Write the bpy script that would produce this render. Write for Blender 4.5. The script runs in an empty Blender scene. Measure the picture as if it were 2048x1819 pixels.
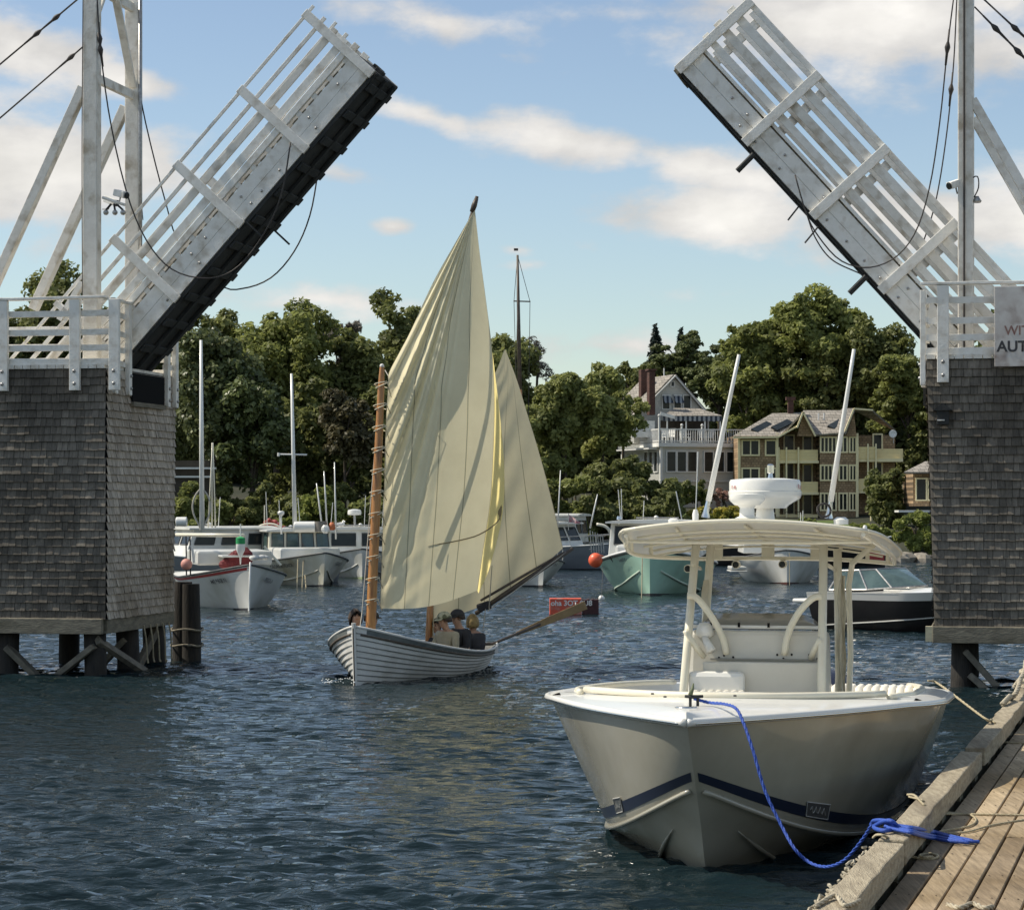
import bpy, math, random
import numpy as np
from mathutils import Vector, Matrix
random.seed(7); np.random.seed(7)
H = 3.0; F = 5000.0; CX = 1024.0; CY = 1010.0     # eye height, focal length and horizon measured in photo pixels
R = math.radians
scene = bpy.context.scene
col = scene.collection
V = Vector

def P(px, py, Y): return V(((px-CX)/F*Y, Y, H-(py-CY)/F*Y))
def PZ(px, py, z):
    Y = F*(H-z)/(py-CY); return P(px, py, Y)
def lerp(a, b, t): return a+(b-a)*t
def interp(pts, t):
    """smooth poly curve through pts, t 0..1"""
    n = len(pts)-1; x = min(max(t, 0), 1)*n; i = min(int(x), n-1); f = x-i
    p1 = V(pts[i]); p2 = V(pts[i+1]); p0 = V(pts[i-1]) if i > 0 else p1*2-p2; p3 = V(pts[i+2]) if i+2 <= n else p2*2-p1
    return 0.5*((2*p1)+(p2-p0)*f+(2*p0-5*p1+4*p2-p3)*f*f+(3*p1-p0-3*p2+p3)*f**3)
def curve(pts, n): return [interp(pts, k/(n-1)) for k in range(n)]

# ------------------------------------------------------------------ mesh builder
class MB:
    def __init__(s): s.v = []; s.f = []; s.uv = None
    def add(s, vs, fs):
        b = len(s.v); s.v += [tuple(v) for v in vs]; s.f += [tuple(b+i for i in f) for f in fs]; return s
    def poly(s, *p): return s.add(p, [tuple(range(len(p)))])
    def prism(s, pts, ext):
        n = len(pts); e = V(ext); a = [V(p) for p in pts]; b = [p+e for p in a]
        return s.add(a+b, [tuple(range(n))[::-1], tuple(range(n, 2*n))]+[(i, (i+1) % n, n+(i+1) % n, n+i) for i in range(n)])
    def box(s, c, sx, sy, sz, ax=None):
        c = V(c); X, Y, Z = ax if ax else (V((1, 0, 0)), V((0, 1, 0)), V((0, 0, 1)))
        vs = [c+X*(i*sx/2)+Y*(j*sy/2)+Z*(k*sz/2) for i in (-1, 1) for j in (-1, 1) for k in (-1, 1)]
        return s.add(vs, [(0, 1, 3, 2), (4, 6, 7, 5), (0, 4, 5, 1), (2, 3, 7, 6), (0, 2, 6, 4), (1, 5, 7, 3)])
    def beam(s, a, b, w, h, up=(0, 0, 1)):
        a = V(a); b = V(b); d = (b-a); L = d.length; d.normalize(); up = V(up)
        side = d.cross(up)
        if side.length < 1e-4: side = d.cross(V((0, 1, 0)))
        side.normalize(); u = side.cross(d)
        return s.box((a+b)/2, L, w, h, (d, side, u))
    def tube(s, pts, r, n=8, cap=True):
        pts = [V(p) for p in pts]; m = len(pts); rr = r if isinstance(r, (list, tuple)) else [r]*m
        vs = []; fs = []; prev = None
        for i, p in enumerate(pts):
            d = (pts[min(i+1, m-1)]-pts[max(i-1, 0)])
            if d.length < 1e-9: d = V((0, 0, 1))
            d.normalize()
            if prev is None:
                q = V((0, 0, 1)) if abs(d.z) < .9 else V((1, 0, 0)); a = d.cross(q).normalized()
            else:
                a = prev-d*prev.dot(d)
                a = a.normalized() if a.length > 1e-6 else d.orthogonal().normalized()
            prev = a; b = d.cross(a)
            vs += [p+(a*math.cos(2*math.pi*k/n)+b*math.sin(2*math.pi*k/n))*rr[i] for k in range(n)]
        for i in range(m-1):
            for k in range(n):
                fs.append((i*n+k, i*n+(k+1) % n, (i+1)*n+(k+1) % n, (i+1)*n+k))
        if cap: fs += [tuple(range(n))[::-1], tuple((m-1)*n+k for k in range(n))]
        return s.add(vs, fs)
    def lathe(s, c, prof, n=20, ax=None):
        c = V(c); X, Y, Z = ax if ax else (V((1, 0, 0)), V((0, 1, 0)), V((0, 0, 1)))
        vs = []; fs = []; m = len(prof)
        for r, z in prof:
            for k in range(n):
                a = 2*math.pi*k/n; vs.append(c+X*(r*math.cos(a))+Y*(r*math.sin(a))+Z*z)
        for i in range(m-1):
            for k in range(n): fs.append((i*n+k, i*n+(k+1) % n, (i+1)*n+(k+1) % n, (i+1)*n+k))
        fs += [tuple(range(n))[::-1], tuple((m-1)*n+k for k in range(n))]
        return s.add(vs, fs)
    def ball(s, c, rx, ry=None, rz=None, n=12, m=8, ax=None, jit=0):
        ry = ry or rx; rz = rz or rx; c = V(c); X, Y, Z = ax if ax else (V((1, 0, 0)), V((0, 1, 0)), V((0, 0, 1)))
        vs = []; fs = []
        for i in range(m+1):
            t = math.pi*i/m
            for k in range(n):
                a = 2*math.pi*k/n; q = 1+random.uniform(-jit, jit) if 0 < i < m else 1
                vs.append(c+X*(rx*q*math.sin(t)*math.cos(a))+Y*(ry*q*math.sin(t)*math.sin(a))+Z*(rz*q*math.cos(t)))
        for i in range(m):
            for k in range(n): fs.append((i*n+k, (i+1)*n+k, (i+1)*n+(k+1) % n, i*n+(k+1) % n))
        return s.add(vs, fs)
    def grid(s, fn, nu, nv):
        vs = [fn(i/(nu-1), j/(nv-1)) for j in range(nv) for i in range(nu)]
        return s.add(vs, [(j*nu+i, j*nu+i+1, (j+1)*nu+i+1, (j+1)*nu+i) for j in range(nv-1) for i in range(nu-1)])

ORI = {}
def tag(o, label=None, cat=None, group=None, kind=None):
    if label: o['label'] = label
    if cat: o['category'] = cat
    if group: o['group'] = group
    if kind: o['kind'] = kind
    return o
def thing(name, label, cat, loc, group=None):
    o = bpy.data.objects.new(name, None); o.empty_display_size = .2; col.objects.link(o)
    o.location = loc; ORI[o.name] = V(loc)
    return tag(o, label, cat, group)
def place(o, me, parent, at=None):
    col.objects.link(o)
    if len(me.vertices):
        co = np.empty(len(me.vertices)*3, dtype=np.float32); me.vertices.foreach_get('co', co); co = co.reshape(-1, 3)
        lo = co.min(0); hi = co.max(0)
        org = V(at) if at is not None else V(((lo[0]+hi[0])/2, (lo[1]+hi[1])/2, lo[2]))
        org = V([float(np.float32(c)) for c in org])
        co = co-np.array(org, dtype=np.float32); me.vertices.foreach_set('co', co.ravel()); me.update()
    else: org = V((0, 0, 0))
    ORI[o.name] = org
    if parent: o.parent = parent; o.location = org-ORI[parent.name]
    else: o.location = org
    return o
def build(mb, name, m, parent=None, label=None, cat=None, group=None, kind=None, smooth=False, bevel=0, uvs=None, merge=False, solid=0):
    me = bpy.data.meshes.new(name); me.from_pydata(mb.v, [], mb.f)
    me.materials.append(m)
    if uvs is not None:
        ul = me.uv_layers.new(name='UVMap'); li = np.empty(len(me.loops), dtype=np.int32); me.loops.foreach_get('vertex_index', li)
        ul.data.foreach_set('uv', np.asarray(uvs, dtype=np.float32)[li].ravel())
    import bmesh
    bm = bmesh.new(); bm.from_mesh(me)
    if merge: bmesh.ops.remove_doubles(bm, verts=bm.verts, dist=merge if merge is not True else 1e-4)
    bmesh.ops.recalc_face_normals(bm, faces=bm.faces); bm.to_mesh(me); bm.free()
    if smooth:
        me.polygons.foreach_set('use_smooth', [True]*len(me.polygons))
        if smooth == 'auto':
            try: me.set_sharp_from_angle(angle=R(40))
            except Exception: pass
    o = bpy.data.objects.new(name, me); place(o, me, parent)
    if solid:
        md = o.modifiers.new('thickness', 'SOLIDIFY'); md.thickness = solid; md.offset = 0
    if bevel:
        md = o.modifiers.new('edges', 'BEVEL'); md.width = bevel; md.segments = 2; md.limit_method = 'ANGLE'; md.angle_limit = R(35)
    return tag(o, label, cat, group, kind)
def npmesh(name, verts, quads, m, parent=None, color=None, smooth=False):
    me = bpy.data.meshes.new(name); nv = len(verts); nf = len(quads)
    me.vertices.add(nv); me.vertices.foreach_set('co', np.ascontiguousarray(verts, dtype=np.float32).ravel())
    me.loops.add(nf*4); me.loops.foreach_set('vertex_index', np.ascontiguousarray(quads, dtype=np.int32).ravel())
    me.polygons.add(nf); me.polygons.foreach_set('loop_start', np.arange(0, nf*4, 4, dtype=np.int32))
    try: me.polygons.foreach_set('loop_total', np.full(nf, 4, dtype=np.int32))
    except Exception: pass
    me.update(calc_edges=True)
    if color is not None:
        at = me.attributes.new('shade', 'FLOAT', 'POINT'); at.data.foreach_set('value', np.ascontiguousarray(color, dtype=np.float32))
    if smooth: me.polygons.foreach_set('use_smooth', np.ones(nf, dtype=bool))
    me.materials.append(m)
    o = bpy.data.objects.new(name, me); place(o, me, parent); return o
def text(txt, size, m, origin, X, Y, parent, name='lettering', depth=0.004, bold=0, align='CENTER'):
    cu = bpy.data.curves.new('t', 'FONT'); cu.body = txt; cu.size = size; cu.extrude = 0; cu.offset = bold
    cu.align_x = align; cu.align_y = 'CENTER'
    t = bpy.data.objects.new('t', cu); col.objects.link(t); bpy.context.view_layer.update()
    me = bpy.data.meshes.new_from_object(t.evaluated_get(bpy.context.evaluated_depsgraph_get()))
    bpy.data.objects.remove(t)
    X = V(X).normalized(); Y = V(Y).normalized(); Z = X.cross(Y).normalized()
    for v in me.vertices: c = v.co.copy(); v.co = V(origin)+X*c.x+Y*c.y+Z*depth
    me.materials.clear(); me.materials.append(m); me.name = name
    o = bpy.data.objects.new(name, me); place(o, me, parent); return o

# ------------------------------------------------------------------ materials
def rgb(c): return (*c, 1)
def M(name, c, c2=None, scale=4, rough=.6, metal=0, bump=0, bscale=20, stretch=(1, 1, 1), rotz=0, detail=4, lo=.35, hi=.65, spec=.5, trans=0, coat=0, world=False, c3=None, s3=1.2, emit=None):
    m = bpy.data.materials.new(name); m.use_nodes = True; nt = m.node_tree; N = nt.nodes; Lk = nt.links
    b = N['Principled BSDF']; b.inputs['Roughness'].default_value = rough; b.inputs['Metallic'].default_value = metal
    b.inputs['Specular IOR Level'].default_value = spec
    if coat: b.inputs['Coat Weight'].default_value = coat; b.inputs['Coat Roughness'].default_value = .08
    b.inputs['Base Color'].default_value = rgb(c)
    tc = N.new('ShaderNodeTexCoord'); mp = N.new('ShaderNodeMapping'); mp.inputs['Scale'].default_value = stretch; mp.inputs['Rotation'].default_value = (0, 0, rotz)
    if world: g = N.new('ShaderNodeNewGeometry'); Lk.new(g.outputs['Position'], mp.inputs['Vector'])
    else: Lk.new(tc.outputs['Object'], mp.inputs['Vector'])
    last = None
    if c2 is not None:
        n = N.new('ShaderNodeTexNoise'); n.inputs['Scale'].default_value = scale; n.inputs['Detail'].default_value = detail; n.inputs['Roughness'].default_value = .6
        Lk.new(mp.outputs[0], n.inputs['Vector'])
        r = N.new('ShaderNodeMapRange'); r.inputs['From Min'].default_value = lo; r.inputs['From Max'].default_value = hi; Lk.new(n.outputs['Fac'], r.inputs['Value'])
        mx = N.new('ShaderNodeMix'); mx.data_type = 'RGBA'; mx.inputs[6].default_value = rgb(c); mx.inputs[7].default_value = rgb(c2)
        Lk.new(r.outputs[0], mx.inputs[0]); last = mx.outputs[2]
        if c3 is not None:
            n3 = N.new('ShaderNodeTexNoise'); n3.inputs['Scale'].default_value = s3; n3.inputs['Detail'].default_value = 5; Lk.new(mp.outputs[0], n3.inputs['Vector'])
            r3 = N.new('ShaderNodeMapRange'); r3.inputs['From Min'].default_value = .5; r3.inputs['From Max'].default_value = .72; Lk.new(n3.outputs['Fac'], r3.inputs['Value'])
            m3 = N.new('ShaderNodeMix'); m3.data_type = 'RGBA'; m3.inputs[7].default_value = rgb(c3); Lk.new(last, m3.inputs[6]); Lk.new(r3.outputs[0], m3.inputs[0]); last = m3.outputs[2]
        Lk.new(last, b.inputs['Base Color'])
    if bump:
        n2 = N.new('ShaderNodeTexNoise'); n2.inputs['Scale'].default_value = bscale; n2.inputs['Detail'].default_value = 5; Lk.new(mp.outputs[0], n2.inputs['Vector'])
        bp = N.new('ShaderNodeBump'); bp.inputs['Strength'].default_value = bump; bp.inputs['Distance'].default_value = .02
        Lk.new(n2.outputs['Fac'], bp.inputs['Height']); Lk.new(bp.outputs[0], b.inputs['Normal'])
    if trans:
        t = N.new('ShaderNodeBsdfTranslucent'); 
        if last: Lk.new(last, t.inputs['Color'])
        else: t.inputs['Color'].default_value = rgb(c)
        mxs = N.new('ShaderNodeMixShader'); mxs.inputs[0].default_value = trans
        Lk.new(b.outputs[0], mxs.inputs[1]); Lk.new(t.outputs[0], mxs.inputs[2]); Lk.new(mxs.outputs[0], N['Material Output'].inputs['Surface'])
    return m
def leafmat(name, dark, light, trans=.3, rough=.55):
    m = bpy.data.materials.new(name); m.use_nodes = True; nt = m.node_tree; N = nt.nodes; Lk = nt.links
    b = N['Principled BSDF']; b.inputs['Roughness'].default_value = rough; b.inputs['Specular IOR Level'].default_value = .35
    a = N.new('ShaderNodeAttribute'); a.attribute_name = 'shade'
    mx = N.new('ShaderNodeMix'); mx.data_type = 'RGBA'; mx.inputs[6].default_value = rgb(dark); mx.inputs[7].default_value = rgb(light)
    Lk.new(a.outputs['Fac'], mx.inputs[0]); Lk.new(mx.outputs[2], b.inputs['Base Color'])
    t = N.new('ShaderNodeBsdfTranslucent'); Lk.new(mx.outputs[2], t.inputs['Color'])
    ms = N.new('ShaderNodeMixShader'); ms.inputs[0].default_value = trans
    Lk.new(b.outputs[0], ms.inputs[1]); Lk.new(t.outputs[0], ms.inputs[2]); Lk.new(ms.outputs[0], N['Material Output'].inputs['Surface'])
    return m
def shademat(name, c0, c1, stain, rough=.85, bump=.4):
    """weathered wood pieces: per-piece shade attribute times grain noise"""
    m = bpy.data.materials.new(name); m.use_nodes = True; nt = m.node_tree; N = nt.nodes; Lk = nt.links
    b = N['Principled BSDF']; b.inputs['Roughness'].default_value = rough; b.inputs['Specular IOR Level'].default_value = .2
    a = N.new('ShaderNodeAttribute'); a.attribute_name = 'shade'
    mx = N.new('ShaderNodeMix'); mx.data_type = 'RGBA'; mx.inputs[6].default_value = rgb(c0); mx.inputs[7].default_value = rgb(c1); Lk.new(a.outputs['Fac'], mx.inputs[0])
    tc = N.new('ShaderNodeTexCoord'); mp = N.new('ShaderNodeMapping'); mp.inputs['Scale'].default_value = (9, 9, 1.0); Lk.new(tc.outputs['Object'], mp.inputs['Vector'])
    n = N.new('ShaderNodeTexNoise'); n.inputs['Scale'].default_value = 2.5; n.inputs['Detail'].default_value = 6; n.inputs['Roughness'].default_value = .7; Lk.new(mp.outputs[0], n.inputs['Vector'])
    n2 = N.new('ShaderNodeTexNoise'); n2.inputs['Scale'].default_value = .55; n2.inputs['Detail'].default_value = 5; Lk.new(tc.outputs['Object'], n2.inputs['Vector'])
    r = N.new('ShaderNodeMapRange'); r.inputs['From Min'].default_value = .3; r.inputs['From Max'].default_value = .7; r.inputs['To Min'].default_value = .55; r.inputs['To Max'].default_value = 1.2; Lk.new(n.outputs['Fac'], r.inputs['Value'])
    r2 = N.new('ShaderNodeMapRange'); r2.inputs['From Min'].default_value = .42; r2.inputs['From Max'].default_value = .62; Lk.new(n2.outputs['Fac'], r2.inputs['Value'])
    m2 = N.new('ShaderNodeMix'); m2.data_type = 'RGBA'; Lk.new(r2.outputs[0], m2.inputs[0]); Lk.new(mx.outputs[2], m2.inputs[6])
    m3 = N.new('ShaderNodeMix'); m3.data_type = 'RGBA'; m3.blend_type = 'MULTIPLY'; m3.inputs[0].default_value = 1; m3.inputs[7].default_value = rgb(stain); Lk.new(mx.outputs[2], m3.inputs[6]); Lk.new(m3.outputs[2], m2.inputs[7])
    sc = N.new('ShaderNodeVectorMath'); sc.operation = 'SCALE'; Lk.new(m2.outputs[2], sc.inputs[0]); Lk.new(r.outputs[0], sc.inputs['Scale']); Lk.new(sc.outputs[0], b.inputs['Base Color'])
    bp = N.new('ShaderNodeBump'); bp.inputs['Strength'].default_value = bump; bp.inputs['Distance'].default_value = .01; Lk.new(n.outputs['Fac'], bp.inputs['Height']); Lk.new(bp.outputs[0], b.inputs['Normal'])
    return m

WP = M('white_paint_weathered', (.86, .84, .79), (.78, .76, .70), 6, .55, bump=.2, bscale=30, c3=(.58, .53, .45), s3=4.5)
WP2 = M('white_paint_aged', (.80, .77, .71), (.70, .67, .60), 5, .6, bump=.2, bscale=30, c3=(.46, .40, .31), s3=4)
GEL = M('gelcoat_white', (.80, .79, .75), (.76, .75, .70), 1.5, .28, coat=.35)
CREAM = M('cream_powder_coat', (.78, .74, .60), (.72, .67, .53), 3, .35, coat=.2)
CONS = M('console_gelcoat', (.66, .63, .55), (.60, .57, .49), 2, .35, coat=.2)
CUSH = M('cushion_vinyl', (.80, .76, .66), (.74, .70, .6), 8, .5)
DARKU = M('tarred_steel', (.018, .02, .02), (.035, .036, .035), 3, .8, bump=.3, bscale=12)
BLACK = M('black_rubber_and_shade', (.010, .010, .010), rough=.9, spec=.1)
ROPEK = M('dark_wire', (.03, .028, .027), (.05, .04, .035), 10, .6)
PILE = M('tarred_pile', (.014, .013, .012), (.035, .03, .024), 5, .85, bump=.6, bscale=14, stretch=(3, 3, .5))
OLDW = M('old_timber', (.30, .27, .20), (.17, .145, .105), 5, .85, bump=.5, bscale=16, stretch=(1, 1, 5), c3=(.12, .10, .07), s3=1.5)
BRACE = M('brace_timber', (.20, .18, .14), (.11, .10, .08), 6, .85, bump=.4)
METAL = M('galvanised_metal', (.45, .45, .44), (.3, .29, .28), 20, .4, metal=.8)
CHROME = M('polished_rail', (.7, .7, .68), rough=.18, metal=1)
GLASS = M('dark_glass', (.015, .02, .022), (.03, .036, .036), 1.5, .15, spec=.25)
GLASS2 = M('green_tint_glass', (.08, .13, .12), (.04, .07, .07), 2, .08, spec=.8)
RED = M('red_paint', (.42, .035, .03), (.30, .03, .028), 3, .5)
NAVY = M('navy_stripe', (.02, .027, .05), rough=.3)
BOOT = M('dark_antifouling', (.03, .035, .045), (.06, .05, .045), 4, .7)
TEXTD = M('dark_lettering', (.04, .04, .045), rough=.5)
TEXTR = M('red_lettering', (.30, .03, .03), rough=.5); TEXTF = M('faded_lettering', (.20, .085, .07), (.32, .22, .19), 9, .7)
TEXTW = M('white_lettering', (.75, .72, .68), rough=.6)
ORANGE = M('orange_buoy_vinyl', (.80, .13, .05), (.7, .10, .04), 3, .4)
SHIN_D = shademat('cedar_shingles_dark', (.155, .14, .118), (.255, .228, .19), (.55, .54, .53))
SHIN_L = shademat('cedar_shingles_sky_lit', (.42, .37, .31), (.62, .555, .47), (.60, .56, .50))  # channel walls: open-sky light put into a paler shingle colour
# ------------------------------------------------------------------ camera, sun, world
cd = bpy.data.cameras.new('camera'); cam = bpy.data.objects.new('camera', cd); col.objects.link(cam)
cam.location = (0, 0, H); cam.rotation_euler = (R(90), 0, 0)
cd.sensor_width = 36; cd.sensor_fit = 'HORIZONTAL'; cd.lens = F/2048*36; cd.shift_y = (CY-909.5)/2048; cd.clip_start = .5; cd.clip_end = 5000
scene.camera = cam
scene.view_settings.view_transform = 'Standard'; scene.view_settings.look = 'None'; scene.view_settings.exposure = 0; scene.view_settings.gamma = 1
S = V((-.92, .125, 0)).normalized(); EL = R(50)
SD = V((S.x*math.cos(EL), S.y*math.cos(EL), math.sin(EL)))     # towards the sun
sl = bpy.data.lights.new('sun', 'SUN'); sl.energy = 5.0; sl.angle = R(.5); sl.color = (1, .92, .78)
so = bpy.data.objects.new('sun', sl); col.objects.link(so); so.location = (-40, 20, 60)
so.rotation_euler = (-SD).to_track_quat('-Z', 'Y').to_euler()
w = bpy.data.worlds.new('World'); scene.world = w; w.use_nodes = True; nt = w.node_tree; N = nt.nodes; Lk = nt.links
bg = N['Background']; bg.inputs['Strength'].default_value = .15
sky = N.new('ShaderNodeTexSky'); sky.sky_type = 'NISHITA'; sky.sun_disc = False; sky.sun_elevation = EL
sky.sun_rotation = math.atan2(SD.x, SD.y); sky.altitude = 0; sky.air_density = 1.0; sky.dust_density = .3; sky.ozone_density = 2.5
tc = N.new('ShaderNodeTexCoord'); sx = N.new('ShaderNodeSeparateXYZ'); Lk.new(tc.outputs['Generated'], sx.inputs[0])
def mth(op, a, b=None, clamp=False):
    n = N.new('ShaderNodeMath'); n.operation = op; n.use_clamp = clamp
    for i, q in enumerate((a, b)):
        if q is None: continue
        if isinstance(q, (int, float)): n.inputs[i].default_value = q
        else: Lk.new(q, n.inputs[i])
    return n.outputs[0]
az = mth('ARCTAN2', sx.outputs[0], sx.outputs[1]); el = mth('ARCSINE', sx.outputs[2])
# deeper blue in the low sky the lens looks at (elevation gradient of the whole dome)
cr = N.new('ShaderNodeValToRGB'); mr = N.new('ShaderNodeMapRange'); mr.inputs['From Min'].default_value = 0; mr.inputs['From Max'].default_value = .35; Lk.new(el, mr.inputs['Value']); Lk.new(mr.outputs[0], cr.inputs[0])
E = cr.color_ramp.elements; E[0].position = 0; E[0].color = (.60, .57, .53, 1); E[1].position = 1; E[1].color = (1.0, .82, .64, 1)
for p, c in ((.18, (.62, .61, .58, 1)), (.36, (.66, .62, .59, 1)), (.6, (.64, .59, .57, 1))):
    e = E.new(p); e.color = c
gain = N.new('ShaderNodeVectorMath'); gain.operation = 'SCALE'; gain.inputs['Scale'].default_value = 1.42; Lk.new(cr.outputs[0], gain.inputs[0])
tint = N.new('ShaderNodeMix'); tint.data_type = 'RGBA'; tint.blend_type = 'MULTIPLY'; tint.inputs[0].default_value = 1
Lk.new(sky.outputs[0], tint.inputs[6]); Lk.new(gain.outputs[0], tint.inputs[7])
# clouds and one glare patch: soft ellipses (azimuth, elevation, radii, tilt, weight) broken up with noise
cb = N.new('ShaderNodeCombineXYZ'); Lk.new(az, cb.inputs[0]); Lk.new(el, cb.inputs[1])
n1 = N.new('ShaderNodeTexNoise'); n1.inputs['Scale'].default_value = 26; n1.inputs['Detail'].default_value = 9; n1.inputs['Roughness'].default_value = .58
mpc = N.new('ShaderNodeMapping'); mpc.inputs['Scale'].default_value = (1, 1.9, 1); Lk.new(cb.outputs[0], mpc.inputs['Vector']); Lk.new(mpc.outputs[0], n1.inputs['Vector'])
n2 = N.new('ShaderNodeTexNoise'); n2.inputs['Scale'].default_value = 9; n2.inputs['Detail'].default_value = 6; Lk.new(mpc.outputs[0], n2.inputs['Vector'])
CL = [(60, 345, 330, 120, 3, 1.25), (290, 330, 130, 95, 30, .9), (30, 120, 230, 85, 8, 1.0), (250, 175, 120, 42, 12, 1.0), (-300, 200, 400, 220, 0, 1.1),
      (860, 235, 190, 34, 14, .85), (1130, 285, 260, 52, 10, 1.0), (1420, 345, 260, 62, 12, .95), (1450, 430, 230, 72, 4, 1.2), (1800, 450, 330, 85, 2, 1.1), (2150, 430, 300, 120, 0, 1.1),
      (1720, 45, 440, 150, 4, 1.1), (1950, 120, 300, 80, 0, .8), (860, 45, 270, 60, 8, .62), (1000, 110, 220, 34, 5, .45), (1250, 30, 300, 40, 0, .5), (780, 455, 60, 20, 0, .78), (1030, 500, 55, 18, 5, .62), (1060, 530, 80, 18, 0, .5), (1185, 500, 60, 30, 20, .42),  # first ellipse stands in for glare at the upper right
      (650, 600, 330, 48, 2, .68), (700, 352, 150, 26, 8, .55), (1200, 690, 420, 46, 0, .55), (1450, 590, 260, 30, 0, .4), (100, 500, 330, 60, 0, .4)]
tot = None
for (px, py, rx, ry, rot, wt) in CL:
    mp = N.new('ShaderNodeMapping'); mp.vector_type = 'TEXTURE'
    mp.inputs['Location'].default_value = (math.atan((px-CX)/F), math.atan((CY-py)/F), 0); mp.inputs['Rotation'].default_value = (0, 0, R(-rot)); mp.inputs['Scale'].default_value = (rx/F, ry/F, 1)
    Lk.new(cb.outputs[0], mp.inputs['Vector'])
    ln = N.new('ShaderNodeVectorMath'); ln.operation = 'LENGTH'; Lk.new(mp.outputs[0], ln.inputs[0])
    q = N.new('ShaderNodeMapRange'); q.inputs['From Min'].default_value = 1.5; q.inputs['From Max'].default_value = 0; q.inputs['To Max'].default_value = wt; Lk.new(ln.outputs['Value'], q.inputs['Value'])
    tot = q.outputs[0] if tot is None else mth('MAXIMUM', tot, q.outputs[0])
far = N.new('ShaderNodeMapRange'); far.inputs['From Min'].default_value = .22; far.inputs['From Max'].default_value = .5; Lk.new(el, far.inputs['Value'])   # scattered cloud over the rest of the dome
rest = mth('MULTIPLY', mth('MULTIPLY', mth('SUBTRACT', n2.outputs['Fac'], .42, True), 2.6), far.outputs[0])
aaz = mth('ABSOLUTE', az); side = N.new('ShaderNodeMapRange'); side.inputs['From Min'].default_value = .3; side.inputs['From Max'].default_value = .6; Lk.new(aaz, side.inputs['Value'])
rest2 = mth('MULTIPLY', mth('MULTIPLY', mth('SUBTRACT', n2.outputs['Fac'], .42, True), 2.6), side.outputs[0])
tot = mth('MAXIMUM', tot, mth('MAXIMUM', rest, rest2))
dens = mth('ADD', tot, mth('MULTIPLY', mth('SUBTRACT', n1.outputs['Fac'], .5), 1.25))
cm = N.new('ShaderNodeMapRange'); cm.interpolation_type = 'SMOOTHSTEP'; cm.inputs['From Min'].default_value = .26; cm.inputs['From Max'].default_value = .74; Lk.new(dens, cm.inputs['Value'])
cmask = mth('MULTIPLY', cm.outputs[0], .93)
cc = N.new('ShaderNodeValToRGB'); Lk.new(dens, cc.inputs[0]); E = cc.color_ramp.elements
E[0].position = .35; E[0].color = (4.8, 4.7, 4.6, 1); E[1].position = 1.0; E[1].color = (6.3, 6.05, 5.65, 1)
e = E.new(.72); e.color = (5.4, 5.2, 4.95, 1)
cvar = N.new('ShaderNodeMapRange'); cvar.inputs['From Min'].default_value = .35; cvar.inputs['From Max'].default_value = .65; cvar.inputs['To Min'].default_value = .82; cvar.inputs['To Max'].default_value = 1.12
n4 = N.new('ShaderNodeTexNoise'); n4.inputs['Scale'].default_value = 17; n4.inputs['Detail'].default_value = 7; Lk.new(mpc.outputs[0], n4.inputs['Vector']); Lk.new(n4.outputs['Fac'], cvar.inputs['Value'])
csc = N.new('ShaderNodeVectorMath'); csc.operation = 'SCALE'; Lk.new(cc.outputs[0], csc.inputs[0]); Lk.new(cvar.outputs[0], csc.inputs['Scale'])
mixc = N.new('ShaderNodeMix'); mixc.data_type = 'RGBA'; Lk.new(cmask, mixc.inputs[0]); Lk.new(tint.outputs[2], mixc.inputs[6]); Lk.new(csc.outputs[0], mixc.inputs[7])
Lk.new(mixc.outputs[2], bg.inputs['Color'])

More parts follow.
